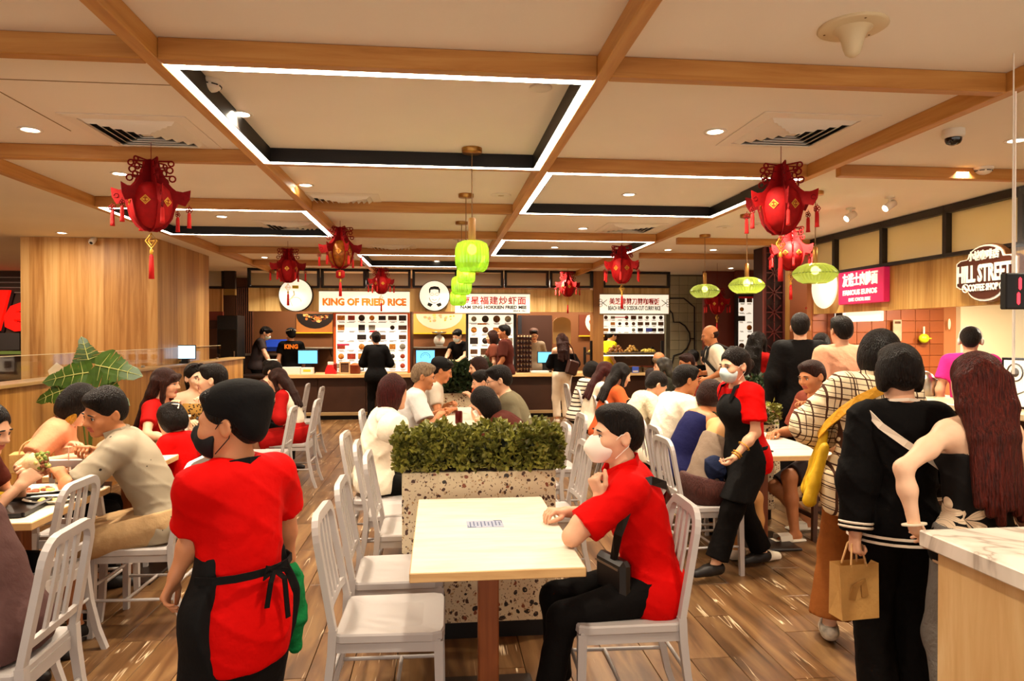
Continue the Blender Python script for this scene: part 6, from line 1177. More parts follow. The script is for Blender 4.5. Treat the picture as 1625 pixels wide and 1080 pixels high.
p = atY(1495, 537, 7.9); t = thing('hanging_ladle', 'yellow green hanging scoop on the terracotta tiles', 'scoop', (p.x, 8.22, p.z)); MB().ball((0, 0, 0), (.065, .05, .06), 16, 10).obj('scoop_bowl', M('lime_plastic', '#b9c41c', .35), t); MB().tube([(0, 0, .05), (0, 0, .15)], .012, 6).obj('handle', M('pale_handle', '#f0dcb0', .4), t); MB().tube([(.06, 0, 0), (.1, 0, .0)], .008, 6).obj('spout', MATS['lime_plastic'], t)
p = atY(1512, 514, 8.2); t = thing('wall_spoon', 'pale spoon shaped hook on the terracotta tiles right of the scoop', 'spoon', (p.x, 8.26, p.z)); MB().ball((0, 0, 0), (.02, .012, .07), 10, 8).obj('bowl', MATS['pale_handle'], t)
p = atY(1428, 524, 8.2); t = thing('paper_poster', 'grey paper poster hanging on the terracotta tiles', 'poster', (p.x, 8.25, p.z), .25); MB().cbox((0, 0, 0), (.14, .012, .27), .002).obj('sheet', M('poster_grey', '#a89878', .6, noise=(9, .3)), t); MB().box((0, -.007, .1), (.1, .002, .03)).obj('heading', PH[1], t)
p = atX(1460, 542, 4.4); t = thing('coffee_machine', 'steel coffee pot on the counter between the queueing people', 'pot', (4.45, p.y, .995)); MB().lathe([(.09, 0), (.1, .03), (.09, .15), (.06, .2), (.03, .22), (0, .23)], 18).obj('body', MATS['steel'], t); MB().tube([(.09, 0, .15), (.15, 0, .13), (.14, 0, .04), (.095, 0, .03)], .01, 6).obj('handle', BLACKP, t)
# ---------------------------------------------------------------- the people
def PX(px, Y): return atY(px, 530, Y).x
def cloth(n, c, bump=.25, **k): return M(n, c, k.pop('rough', .75), bump=(k.pop('bs', 26), bump), noise=k.pop('noise', (5, .08)), spec=.09, **k)
REDP = cloth('red_polo_cloth', '#cc0604'); REDT = cloth('red_worker_cloth', '#cc0604'); WHT = cloth('white_cotton', '#f0e3cc'); CREAMJ = cloth('cream_jacket_cloth', '#d8c8a8', .5); BLK = cloth('black_fabric', '#0c0a0a'); BLKT = cloth('black_trouser_cloth', '#0e0b0a'); BRNP = cloth('brown_trousers', '#8a4f22'); DENIM = cloth('grey_denim', '#77736e', .4, bs=60); PURP = cloth('purple_grey_cloth', '#5a3f3c'); PINKS = cloth('salmon_shirt', '#d98f6a'); PINKB = cloth('pink_peach_shirt', '#e3a584'); BROWNS = cloth('brown_shirt', '#4c1f16'); GREENG = cloth('olive_grey_shirt', '#6c624c'); NAVY = cloth('navy_vest', '#1c1d48'); ORNG = cloth('orange_shirt', '#c4572c'); YELS = cloth('yellow_shirt', '#e0cf1e'); MAGE = cloth('magenta_shirt', '#d8308c'); GREYT = cloth('grey_dark_tee', '#3a3030'); DRED = cloth('dark_red_dress', '#a3120f'); TAUPE = cloth('taupe_top', '#8d7968'); MAROON = M('pleated_maroon', '#4a2018', .7, noise=(40, .6), stretch=(6, 6, .3), bump=(30, .6)); BEIGE = cloth('beige_shorts', '#b8966c'); CAMO = M('dark_pattern_cloth', '#3a3a2a', .7, noise=(28, .8), col2='#0f100b'); WJEAN = cloth('white_jeans', '#f2e2c8')
SNKW = M('white_shoe', '#ece0cc', .5); SNKB = M('black_shoe', '#1a1310', .5); SOLE = M('shoe_sole', '#cfc4b4', .6); MASKW = M('mask_white', '#efe2d4', .7); MASKB = M('mask_black', '#0f0c0d', .7); MASKC = M('mask_pale_blue', '#c4d4d4', .7)
def pattern(name, build):
    m, nt, N, L, b = NODEMAT(name); b.inputs['Roughness'].default_value = .8; b.inputs['Specular IOR Level'].default_value = .2; tc = N.new('ShaderNodeTexCoord'); sp = N.new('ShaderNodeSeparateXYZ'); L.new(tc.outputs['Object'], sp.inputs[0]); L.new(build(N, L, tc, sp), b.inputs['Base Color']); return m
def _m(N, L, op, a, bb=None, c=None):
    n = N.new('ShaderNodeMath'); n.operation = op
    for i, q in enumerate((a, bb, c)):
        if q is None: continue
        if isinstance(q, (int, float)): n.inputs[i].default_value = q
        else: L.new(q, n.inputs[i])
    return n.outputs[0]
def _mix(N, L, f, a, b):
    x = N.new('ShaderNodeMix'); x.data_type = 'RGBA'; L.new(f, x.inputs[0])
    for i, q in ((6, a), (7, b)):
        if isinstance(q, str): x.inputs[i].default_value = (*lin(q), 1)
        else: L.new(q, x.inputs[i])
    return x.outputs[2]
def _line(N, L, src, per, wd, ph=0.): return _m(N, L, 'LESS_THAN', _m(N, L, 'ABSOLUTE', _m(N, L, 'SUBTRACT', _m(N, L, 'FRACT', _m(N, L, 'MULTIPLY_ADD', src, 1/per, ph)), .5)), wd/per/2)
def plaid(N, L, tc, sp):
    u = _m(N, L, 'MULTIPLY_ADD', sp.outputs[1], .35, sp.outputs[0]); z = _m(N, L, 'MULTIPLY_ADD', sp.outputs[0], .12, sp.outputs[2]); f = None
    for s_ in (u, z):
        for per, wd, ph in ((.088, .0065, 0), (.088, .004, .30), (.088, .004, .62)):
            l = _line(N, L, s_, per*.62, wd, ph) if per == .088 and ph == 0 else _line(N, L, s_, per, wd*.9, ph); f = l if f is None else _m(N, L, 'MAXIMUM', f, l)
    return _mix(N, L, f, '#ecd9b4', '#4a2c1e')
PLAID = pattern('plaid_shirt', plaid); STRIPE = pattern('striped_shirt', lambda N, L, tc, sp: _mix(N, L, _line(N, L, sp.outputs[2], .05, .016), '#efe2cc', '#2a1c18'))
def dots(N, L, tc, sp, sc, th, a, b):
    v = N.new('ShaderNodeTexVoronoi'); v.inputs['Scale'].default_value = sc; L.new(tc.outputs['Object'], v.inputs['Vector']); return _mix(N, L, _m(N, L, 'LESS_THAN', v.outputs['Distance'], th), a, b)
DOTG = pattern('grey_dotted_shirt', lambda N, L, tc, sp: dots(N, L, tc, sp, 17, .12, '#a3957f', '#2c2620')); LEOP = pattern('leopard_top', lambda N, L, tc, sp: dots(N, L, tc, sp, 45, .38, '#a9803c', '#3a2412'))
def floral(N, L, tc, sp):
    v = N.new('ShaderNodeTexVoronoi'); v.inputs['Scale'].default_value = 7.5; L.new(tc.outputs['Object'], v.inputs['Vector']); d = N.new('ShaderNodeVectorMath'); d.operation = 'SUBTRACT'; s = N.new('ShaderNodeVectorMath'); s.operation = 'SCALE'; s.inputs['Scale'].default_value = 1.; L.new(tc.outputs['Object'], d.inputs[0]); L.new(v.outputs['Position'], d.inputs[1]); q = N.new('ShaderNodeSeparateXYZ'); L.new(d.outputs[0], q.inputs[0])
    an = _m(N, L, 'ARCTAN2', q.outputs[2], q.outputs[0]); pet = _m(N, L, 'MULTIPLY_ADD', _m(N, L, 'ABSOLUTE', _m(N, L, 'SINE', _m(N, L, 'MULTIPLY', an, 3.0))), .25, .30); dd = v.outputs['Distance']
    f = _m(N, L, 'LESS_THAN', dd, pet); line = _m(N, L, 'LESS_THAN', _m(N, L, 'ABSOLUTE', _m(N, L, 'SINE', _m(N, L, 'MULTIPLY', an, 9.0))), .10); core = _m(N, L, 'LESS_THAN', dd, .09)
    return _mix(N, L, core, _mix(N, L, f, '#0e0b0b', _mix(N, L, line, '#e8d2b4', '#5a4636')), '#3a2a22')
FLOR = pattern('floral_top', floral)
def cap(J, mat, name='cap', brim=False, beret=False, drop=True):
    hp, Rh, hs = J['hp'], J['Rh'], J['hs']; G = SD(); G.ell(hp((0, -.024, .058)), v3((.089, .112, .080))*hs, Rh, k=.02)
    if beret: G.ell(hp((0, -.04, .095)), v3((.085, .10, .05))*hs, Rh, k=.03)
    if drop: G.ell(hp((0, -.070, .005)), v3((.076, .052, .075))*hs, Rh, k=.03)
    G.plane(hp((0, .06, .050)), Rh@v3((0, .75, -1))); G.plane(hp((0, -.05, -.055 if drop else .02)), Rh@v3((0, .3, -1)))
    if brim: B_ = SD(); B_.ell(hp((0, .085, .055)), v3((.075, .075, .012))*hs, Rh@np.array(rx(-.25)), k=.01); G.grp(B_, .012)
    return sd_obj(name, G, .006 if J['lod'] < 2 else .009, mat, J['root'])
def apron(J, mat, low=.55, back=-.035, bib=.14, g=.030, name='apron'):
    s = J['s']; A = SD(); P, PR = J['P'], J['PR']; A.ell(P, (.158*s+g, .112*s+g, .12*s+g), PR, k=.06).ell(J['C']+J['Fv']*.055*s, (.11*s+g, .10*s+g, .12*s), J['FR'], k=.05).ell(J['W'], (.135*s+g, .10*s+g, .14*s), J['FR'], k=.06).ell(J['C']+J['Fv']*.035*s, (.115*s+g, .09*s+g, .15*s), J['FR'], k=.06)
    for H_, K_ in ((J['HL'], J['KL']), (J['HR'], J['KR'])): A.cone(H_, H_+(K_-H_)*low*1.6, .088*s+g, .085*s+g, k=.09)
    kn = (J['KL']+J['KR'])/2; A.plane(P+(kn-P)*low*1.5, kn-P); A.plane(J['C']+J['U']*bib*s, J['U']); A.plane(P+J['PR'][:, 1]*back, -J['FR'][:, 1]); A.wr = .001
    o = sd_obj(name, A, LODS[J['lod']][3], mat, J['root']); return o

# --- worker in the red T-shirt at the left front
y1 = 2.16; x1 = PX(383, y1)
J = person('worker standing at the left front in red T-shirt, black cap, black mask and apron', x1, y1, 50, 1.385, 0, sex='m', lean=3, head=(38, 2, 0), L=('w', *atY(279, 912, 2.12)), R=('w', *atY(458, 885, 2.40)), elbL=('w', *atY(312, 842, 2.14)), elbR=('w', *atY(452, 818, 2.36)), hL=dict(curl=[.3, .45, .55, .6], thumb=.3, n=(.6, -.7, -.1)), hR=dict(curl=.95, thumb=.8, n=(-.3, .9, 0)),
           top=dict(mat=REDT, sleeve=.84, loose=.020, hem=-.20, flare=.014, wr=.0034, neck=.062), bottom=dict(mat=BLKT, loose=.008, flare=.02), shoes=[SNKB, SNKB], skin=M('skin_worker', '#c9865c', .5, noise=(9, .1), bump=(60, .06)), hair=('short', BLACK_H), fat=.93)
cap(J, BLACK_C, beret=True); face_mask(J, MASKB, 'flat', MASKB); apron(J, BLACK_C, .52, -.05, .10); s = J['s']
strap(J, 'apron_tie', [on_torso(J, a, .150, .026, 1.06) for a in (-95, -120, -145, -165, 180, 165, 145, 120, 95)], BLACK_C, .022); kn = on_torso(J, 172, .150, .034, 1.06); m = MB(); U, F_, Rr = J['U'], J['Fv'], J['Rv']
for dx, dz, l in ((-.012, -1, .10), (.012, -1, .15)): m.tube([kn, kn+Rr*dx*2-F_*.012-U*.03, kn+Rr*dx*3-F_*.006-U*l], 1., flat=(.016, .004), up=tuple(-F_))
for q in (-1, 1): m.tube([kn, kn+Rr*q*.035+U*.016-F_*.012, kn+Rr*q*.045-U*.012-F_*.010, kn], 1., flat=(.014, .004), up=tuple(-F_))
m.obj('bow_tails', BLACK_C, J['root']); strap(J, 'neck_strap', [J['N']+v3(q)*s for q in ((-.085, .03, -.01), (-.06, -.05, .012), (0, -.072, .018), (.06, -.05, .012), (.085, .03, -.01))], BLACK_C, .03)
G = SD(); w = v3(J['wld'](J['WR'])); G.cone(w+v3((0, 0, -.04)), w+v3((.0, 0, -.12)), .036, .045, k=.03).cone(w+v3((-.01, .0, -.12)), w+v3((.015, 0, -.25)), .05, .03, k=.03).cone(w+v3((.02, .01, -.10)), w+v3((.03, .02, -.20)), .03, .03, k=.02).cone(w+v3((.012, 0, -.22)), w+v3((.022, .0, -.30)), .034, .022, k=.02); G.wr = .006; c = v3(J['wld'](J['WR'])); c[2] -= .05
P_, Q_ = sd_arrays(G, .008); o = bpy.data.objects.new('cleaning_cloth', np_mesh('cleaning_cloth', P_-c, Q_, [cloth('green_cloth', '#15703a', .5)])); C.objects.link(o); o.location = c; tag(o, 'green cleaning cloth hanging from the right hand of the worker in red at left', 'cloth')

# --- man in the red polo at the front table
J = person('man in red polo shirt and white mask seated at the front table, chin on hand', .868, 2.79, 92, 1.57, 0, sit=.455, lean=15, head=(4, 0, 0), twist=-16, L=('w', *atY(953, 790, 2.63)), R=('w', .55, 2.98, .79), elbL=('w', *atY(908, 851, 2.60)), eR=(.5, -.2, -.8), hL=dict(d=(.10, .35, .9), n=(.35, -.9, .3), curl=[.75, .8, .85, .9], thumb=.5), hR=dict(curl=.5, n=(0, 0, -1)),
           top=dict(mat=REDP, sleeve=.80, loose=.018, hem=-.115, flare=.018, wr=.0030, neck=.060), bottom=dict(mat=BLKT, loose=.006), shoes=[SNKB, SNKB], hair=('short', BLACK_H, dict(vol=1.05)), legs=((-.10, .47, .075), (.13, .36, .075)), fat=1.06)
face_mask(J, MASKW, 'cone', MASKW); m = MB(); s = J['s']
strap(J, 'shirt_collar', [J['N']+v3(q)*s for q in ((-.03, .085, -.03), (-.078, .045, .005), (-.075, -.03, .03), (0, -.062, .04), (.075, -.03, .03), (.078, .045, .005), (.03, .085, -.03))], REDP, .045, .006)
bp = on_torso(J, -28, .10, .05); t = thing('shoulder_bag', 'small black leather bag hanging in front of the man in the red polo', 'bag', J['wld'](bp), math.radians(92)); MB().cbox((0, 0, 0), (.20, .055, .15), .018, rz(.3)).obj('bag_body', M('black_leather', '#171210', .35, spec=.6), t); MB().box((0, .03, .04), (.16, .004, .008), rz(.3)).obj('zip', M('steel', '#b9ab98', .3, 1.), t)
st = strap(J, 'bag_strap', [on_torso(J, a, u, .043, 1.06) for a, u in ((-28, .13), (-60, .30), (-85, .42), (-105, .485), (-135, .475), (-165, .42), (165, .35), (130, .26), (90, .18), (45, .12), (0, .10), (-28, .10))], MATS['black_leather'], .034, .005, parent=t); st.matrix_world = J['root'].matrix_basis.copy(); st.matrix_parent_inverse = t.matrix_basis.inverted(); st.matrix_basis = J['root'].matrix_basis.copy()

# --- left tables
J = person('man in grey dotted shirt at the left tables looking down and holding a straw', -1.50, 3.98, 104, 1.68, 0, sit=.455, lean=27, head=(38, 16, -8), L=('w', -1.96, 3.86, .83), R=('w', -1.90, 4.02, .93), eL=(-.9, -.1, -.5), eR=(.9, -.1, -.3), hL=dict(curl=.6, n=(.5, .2, -1)), hR=dict(curl=[.7, .75, .8, .85], thumb=.7, n=(-.6, .2, -.8)), top=dict(mat=DOTG, sleeve=.82, loose=.020, hem=-.10, flare=.018, wr=.0028), bottom=dict(mat=BEIGE, len=.95, loose=.02, flare=.02), shoes=[SNKB, SOLE], hair=('short', BLACK_H, dict(vol=1.12)), skin=SKIN_TAN)
strap(J, 'shirt_collar', [J['N']+v3(q)*J['s'] for q in ((-.078, .05, .005), (-.072, -.03, .03), (0, -.06, .035), (.072, -.03, .03), (.078, .05, .005))], DOTG, .04, .006)
w = v3(J['wld'](J['WR'])); m = MB(); m.tube([(0, 0, .02), (-.004, 0, -.19)], .0035, 8); tag(m.obj('drinking_straw', M('straw_pink', '#e4b49a', .4), None, tuple(w+v3((-.085, -.03, .0)))), 'pale drinking straw held by the man in the grey dotted shirt', 'straw')
J = person('person in purple grey shirt leaning out of the lower left corner', PX(-12, 2.62), 2.62, 95, 1.66, 0, sit=.455, lean=26, head=(0, 15, 0), L=('w', -2.15, 2.7, .77), R=('w', -2.05, 3.0, .80), face=False, top=dict(mat=PURP, sleeve=.8, loose=.028, hem=-.12, wr=.002), bottom=dict(mat=GREYT, len=.9, loose=.02), shoes=[SNKB, SNKB], fat=1.1, skin=SKIN_TAN)
J = person('long haired woman at the left edge holding a wrap above the trays', -2.29, 3.42, -88, 1.58, 0, sit=.455, sex='f', lean=22, head=(-5, 18, 0), L=('w', PX(38, 3.55), 3.55, .87), R=('w', PX(32, 3.45), 3.45, .86), hL=dict(curl=.55, n=(.5, .2, .3)), hR=dict(curl=.55, n=(-.5, .2, .3)), hair=('long', BLACK_H, dict(len=.3)), top=dict(mat=BROWNS, sleeve=.5, loose=.012), bottom=dict(mat=BLKT), shoes=SNKB)
t = thing('food_wrap', 'paper wrapped sandwich held by the long haired woman at the left edge', 'food', atY(52, 737, 3.52), .4); MB().lathe([(0, -.06), (.03, -.055), (.045, .0), (.05, .03), (.02, .035), (0, .035)], 14, R=ry(1.0)).obj('paper_sleeve', M('wrap_paper', '#dcb888', .7, bump=(30, .4)), t); m = MB(); rnd = random.Random(5)
for i in range(70): m.ball((rnd.uniform(.01, .06), rnd.uniform(-.045, .045), rnd.uniform(-.03, .05)), rnd.uniform(.006, .012), 7, 5, None, rnd.randrange(3))
f = m.obj('filling', [FOODM[0], FOODM[1], FOODM[3]], t); f['kind'] = 'stuff'
p = atY(50, 738, 4.0); t = thing('paper_bag', 'brown paper carrier bag with twisted handles on the second left table', 'bag', (PX(52, 4.4), 4.4, .753), .3); MB().cbox((0, 0, .055), (.22, .12, .11), .004).obj('bag_body', KRAFT, t)
for q in (-1, 1): MB().tube([(.06*math.cos(a), q*.055, .10+.085*math.sin(a)) for a in np.linspace(0, math.pi, 9)], .005, 6).obj('handle', M('paper_cord', '#dcae74', .7), t)
J = person('woman in salmon shirt bent over the left table, yellow strands under dark hair', PX(52, 4.5), 4.5, -72, 1.62, 1, sit=.455, sex='f', lean=20, head=(-8, 40, 0), L=('w', PX(118, 4.55), 4.45, .87), R=('w', PX(112, 4.35), 4.32, .84), hair=('bob', BLACK_H, dict(len=.13)), top=dict(mat=PINKS, sleeve=.66, loose=.018, wr=.0028), bottom=dict(mat=BLKT), shoes=SNKB)
G = SD(); G.cone(J['hp']((.062, .02, -.04)), J['hp']((.064, .03, -.20)), .022, .014, k=.02).cone(J['hp']((.040, .035, -.05)), J['hp']((.045, .04, -.19)), .016, .010, k=.02); G.wr = .001; sd_obj('blond_strands', G, .006, hairmat('hair_blond', '#e0a838', '#b07a20'), J['root'])
J = person('child in red top with a hair clip, back of the head to the viewer', PX(292, 4.98), 4.98, 62, 1.13, 1, sit=.455, sex='f', lean=12, head=(15, 18, 0), L=('w', PX(258, 5.1), 5.05, .77), hair=('bob', BLACK_H, dict(len=.10)), face=False, top=dict(mat=REDT, sleeve=.7, loose=.018), bottom=dict(mat=BLKT), shoes=SNKB, hscale=1.12, feet=True)
m = MB(); hp = J['hp']; m.tube([hp((-.05, -.075, .105)), hp((-.01, -.105, .09)), hp((-.045, -.11, .06))], .006, 6); m.obj('hair_clip', M('clip_silver', '#cbbfae', .25, .9), J['root'])
J = person('woman in red dress with long brown hair, hand raised to her mouth', PX(236, 5.85), 5.85, -95, 1.60, 1, sit=.455, sex='f', lean=12, head=(3, 6, 0), L=('w', PX(284, 5.75), 5.75, .98), eL=(-.3, .5, -1), R=('w', PX(275, 5.45), 5.45, .77), hair=('long', BROWN_H, dict(len=.25, fringe='full')), top=dict(mat=DRED, sleeve=.62, loose=.012), bottom=dict(mat=DRED, name='skirt', len=.8), shoes=SNKB, hL=dict(curl=.7))
J = person('smiling woman in leopard print top with sunglasses pushed up on her hair', PX(305, 6.62), 6.62, -142, 1.60, 1, sit=.455, sex='f', lean=8, head=(4, 4, 6), R=('w', PX(292, 6.2), 6.25, .80), L=('w', PX(326, 6.3), 6.3, .97), eL=(-.4, .4, -1), hair=('pony', BLACK_H, dict(len=.16)), top=dict(mat=LEOP, sleeve=0, loose=.010, cut=.10), bottom=dict(mat=BLKT), shoes=SNKB, skin=SKIN_PALE, hL=dict(curl=.6))
m = MB(); hp = J['hp']
for q in (-1, 1): m.ball(hp((q*.034, .050, .118)), (.028, .012, .018), 10, 6, Matrix(J['Rh'].tolist()).to_3x3() @ rx(-.8)); m.tube([hp((q*.06, .045, .115)), hp((q*.086, -.02, .06))], .003, 5)
m.obj('sunglasses', M('dark_lens', '#1a1012', .1), J['root'])
J = person('dark haired man facing left, mostly behind the black cap of the worker', PX(360, 5.62), 5.62, 96, 1.68, 1, sit=.455, lean=10, head=(0, 0, 0), L=('w', -1.95, 5.7, .8), top=dict(mat=GREYT), bottom=dict(mat=BLKT), shoes=SNKB)
J = person('woman with tied hair bending right over a table, left of the girl in the vest', PX(402, 8.25), 8.25, -98, 1.60, 2, sit=.455, sex='f', lean=20, head=(0, 28, 0), L=('w', PX(432, 8.2), 8.2, .8), hair=('bun', BLACK_H), top=dict(mat=PURP), bottom=dict(mat=BLKT), shoes=SNKB, skin=SKIN_PALE)
J = person('girl in dark red dress and white vest bending over the left table', PX(468, 7.40), 7.40, 84, 1.46, 1, sit=.455, sex='f', lean=16, head=(0, 25, 0), L=('w', PX(425, 7.3), 7.3, .79), R=('w', PX(425, 7.5), 7.5, .79), hair=('long', BROWN_H, dict(len=.2)), top=dict(mat=DRED, sleeve=1.9, loose=.014), bottom=dict(mat=DRED, name='skirt', len=.85, loose=.04), shoes=SNKW)
G = SD(); s = J['s']; G.ell(J['C'], (.168*s, .150*s, .18*s), J['FR'], k=.05).ell(J['W'], (.150*s, .138*s, .13*s), J['FR'], k=.05).cone(J['SL']+J['Rv']*.03, J['SR']-J['Rv']*.03, .078*s, k=.05); G.ell(J['N'], (.07, .07, .06), J['FR'], op=1, k=.01); G.wr = .002; sd_obj('fluffy_vest', G, .012, WHT, J['root'])
for x, y, h, yaw, lab in ((-5.10, 6.75, 1.64, -60, 'dark haired head behind the glass at the far left edge'), (-5.12, 7.66, 1.44, -60, 'brown haired head low behind the glass, below the folded papers')): person(lab, x, y, yaw, h, 2, sit=.42, face=False, top=dict(mat=GREYT), bottom=dict(mat=BLKT), hair=('short', BLACK_H if h > 1.5 else BROWN_H))

# --- centre tables
J = person('woman with dark red hair and white puffed sleeve top, back to the viewer', PX(592, 4.98), 4.96, -72, 1.56, 1, sit=.455, sex='f', lean=14, head=(-4, 10, 0), L=('w', PX(655, 5.1), 5.2, .79), R=('w', PX(640, 4.8), 4.75, .79), eR=(.9, -.3, .2), hair=('bob', DRED_H, dict(len=.16)), face=False, top=dict(mat=WHT, sleeve=1.05, loose=.034, flare=.025, hem=-.09, wr=.005), bottom=dict(mat=BLKT), shoes=SNKB)
J = person('grey haired man in white T-shirt looking down at his hands', PX(640, 6.33), 6.33, -86, 1.66, 1, sit=.455, lean=16, head=(-4, 12, 0), L=('w', .02, 6.52, .84), R=('w', .0, 6.28, .83), eR=(.8, -.2, -.6), hair=('short', GREY_H), top=dict(mat=cloth('blue_white_cotton', '#d8d4d0'), sleeve=.76, loose=.024, flare=.02, wr=.0026), bottom=dict(mat=GREYT), shoes=SNKB, skin=SKIN_TAN, hL=dict(curl=.8), hR=dict(curl=.8))
J = person('man with a black cap looking down, behind the grey haired man', PX(676, 7.15), 7.15, -88, 1.68, 1, sit=.455, lean=12, head=(-4, 22, 0), L=('w', .1, 7.25, .83), R=('w', .12, 7.05, .80), eR=(.8, -.2, -.7), hair=('short', BLACK_H), top=dict(mat=cloth('grey_white_cotton', '#b5a898')), bottom=dict(mat=GREYT), shoes=SNKB, skin=SKIN_TAN, hL=dict(curl=.8), hR=dict(curl=.8)); cap(J, BLACK_C, drop=False)
J = person('young man with glasses and olive grey shirt at the right of the second table', PX(836, 5.92), 5.92, 84, 1.68, 1, sit=.455, lean=22, head=(2, 14, 0), L=('w', .47, 5.85, .80), R=('w', .46, 6.1, .84), hair=('short', BLACK_H), top=dict(mat=GREENG, sleeve=.85, loose=.022, wr=.0026), bottom=dict(mat=BLKT), shoes=SNKB); glasses(J, BLACKP)
J = person('black haired woman bowed low over a phone, just behind the hedge', PX(848, 5.32), 5.32, 78, 1.58, 1, sit=.455, sex='f', lean=42, head=(4, 32, 0), L=('w', .33, 5.18, .86), R=('w', .36, 5.35, .86), eL=(-.4, .1, -1), hair=('bob', BLACK_H, dict(len=.15)), top=dict(mat=BROWNS, sleeve=1.9, loose=.016), bottom=dict(mat=BLKT), shoes=SNKB, hL=dict(curl=.7), hR=dict(curl=.7)); w = J['wld'](J['WL']); t = thing('phone', 'phone held by the bowed black haired woman behind the hedge', 'phone', (w[0]-.03, w[1]+.10, w[2]+.06), 1.2); MB().cbox((0, 0, 0), (.07, .012, .14), .003, rx(-.5)).obj('case', WHITE, t)
for q, (px, Y, h, yw, lab, tp) in enumerate(((772, 6.75, 1.46, 92, 'dark haired child eating with hands at the mouth behind the phone', WHT), (795, 6.55, 1.50, 94, 'boy with short black hair left of the man with glasses', cloth('tan_white', '#d8c4a0')))):
    J = person(lab, PX(px, Y)+.12, Y, yw, h, 1, sit=.455, sex='m', lean=16, head=(0, 14, 0), L=('w', PX(px-22, Y), Y-.12, .92), R=('w', PX(px-20, Y), Y+.1, .90), eL=(-.4, .1, -1), hair=('short', BLACK_H), top=dict(mat=tp), bottom=dict(mat=BLKT), shoes=SNKB, hL=dict(curl=.8), hR=dict(curl=.8))
t = thing('phone', 'black phone held up above the table by the child eating', 'phone', (PX(769, 6.55), 6.5, .98), .8); MB().cbox((0, 0, 0), (.14, .012, .07), .003, rx(-.4)).obj('case', BLACKP, t)
J = person('reddish brown haired woman facing left in front of the man in brown', PX(775, 8.1), 8.1, 98, 1.62, 2, sit=.455, sex='f', lean=10, head=(4, 12, 0), L=('w', PX(748, 8.0), 8.0, .85), hair=('bob', BROWN_H, dict(len=.10)), top=dict(mat=ORNG), bottom=dict(mat=BLKT), shoes=SNKB)
m = MB(); t = thing('wire_handles', 'white carrier bag with looped handles on the table behind the hedge', 'bag', (.44, 6.33, .753)); MB().cbox((0, 0, .05), (.20, .12, .10), .012).obj('bag_body', CER, t)
for q in (-1, 1): MB().tube([(.05*math.cos(a)+q*.02, q*.04, .10+.09*math.sin(a)) for a in np.linspace(0, math.pi, 9)], .004, 6).obj('handle', CER, t)

# --- staff and customers at the stalls
J = person('cook in dark grey T-shirt packing food at the left end of the stalls', PX(406, 13.95), 13.95, -78, 1.74, 2, lean=12, head=(-5, 32, 0), L=('w', PX(428, 13.7), 13.8, .98), R=('w', PX(430, 13.5), 13.55, .97), eR=(.6, -.5, -.6), top=dict(mat=GREYT, loose=.02), bottom=dict(mat=BLKT), shoes=SNKB); face_mask(J, MASKC, h=.009)
J = person('cook in black with a striped black cap and orange lettering on the back', PX(462, 14.0), 14.0, 12, 1.66, 2, head=(20, 10, 0), face=False, top=dict(mat=BLK, loose=.03), bottom=dict(mat=BLKT), shoes=SNKB); cap(J, BLACK_C, beret=True); o = text('back_print', 'KING', .25, .1, SIGN_OR, J['root'], (0, -.155, 1.32), bold=.005, tall=.09); strap(J, 'cap_band', [J['hp']((.093*math.sin(a), -.024+.116*math.cos(a), .085)) for a in np.linspace(-2.9, 2.9, 13)], WHITE, .018, .004)
J = person('woman in black with tied hair standing with her back to us at the tall menu', PX(597, 12.35), 12.35, 4, 1.60, 2, sex='f', head=(12, 6, 0), face=False, L=('w', PX(583, 12.5), 12.62, 1.02), R=('w', PX(610, 12.5), 12.62, 1.02), hair=('bun', BLACK_H, dict(z=.03)), top=dict(mat=BLK, sleeve=1.9, loose=.03, hem=-.14), bottom=dict(mat=BLKT), shoes=SNKB)
J = person('cook in black with white mask beside the middle menu board', PX(731, 13.9), 13.9, 150, 1.66, 2, lean=8, head=(-10, 24, 0), R=('w', PX(706, 13.5), 13.5, 1.06), L=('w', PX(725, 13.4), 13.45, 1.04), top=dict(mat=BLK, loose=.02), bottom=dict(mat=BLKT), shoes=SNKB, skin=SKIN_PALE); face_mask(J, MASKC, h=.009); cap(J, BLACK_C, drop=False)
J = person('man in brown T-shirt standing at the counter facing left', PX(802, 11.95), 11.95, 72, 1.72, 2, head=(10, 2, 0), L=('w', PX(785, 11.8), 11.7, .92), top=dict(mat=BROWNS, loose=.026, sleeve=.85), bottom=dict(mat=BLKT), shoes=SNKB, skin=SKIN_TAN, fat=1.08)
J = person('dark haired woman in brown just left of the man in brown', PX(783, 12.4), 12.4, 80, 1.62, 2, sex='f', head=(5, 4, 0), hair=('bob', BROWN_H, dict(len=.14)), top=dict(mat=cloth('mid_brown_shirt', '#6a3626'), loose=.02), bottom=dict(mat=BLKT), shoes=SNKB)
J = person('cook with a dark cap and glasses behind the right blue till screen', PX(847, 14.0), 14.0, 180, 1.66, 2, head=(0, 14, 0), top=dict(mat=cloth('grey_print_shirt', '#8f7f6c'), loose=.02), bottom=dict(mat=BLKT), shoes=SNKB); cap(J, M('cap_brown', '#4a2a1c', .7), drop=False, beret=True); glasses(J, BLACKP)
J = person('long brown haired woman in black off shoulder top and white jeans at the counter', PX(892, 12.1), 12.1, 6, 1.57, 2, sex='f', face=False, head=(0, 12, 0), L=('w', PX(874, 12.3), 12.38, .98), R=('w', PX(912, 12.3), 12.36, .98), eL=(-.5, -.5, -1), eR=(.5, -.5, -1), hair=('long', BROWN_H, dict(len=.22, front=False)), top=dict(mat=BLK, sleeve=1.9, loose=.03, cut=.06, hem=.06), bottom=dict(mat=WJEAN, loose=.02), shoes=SNKW)
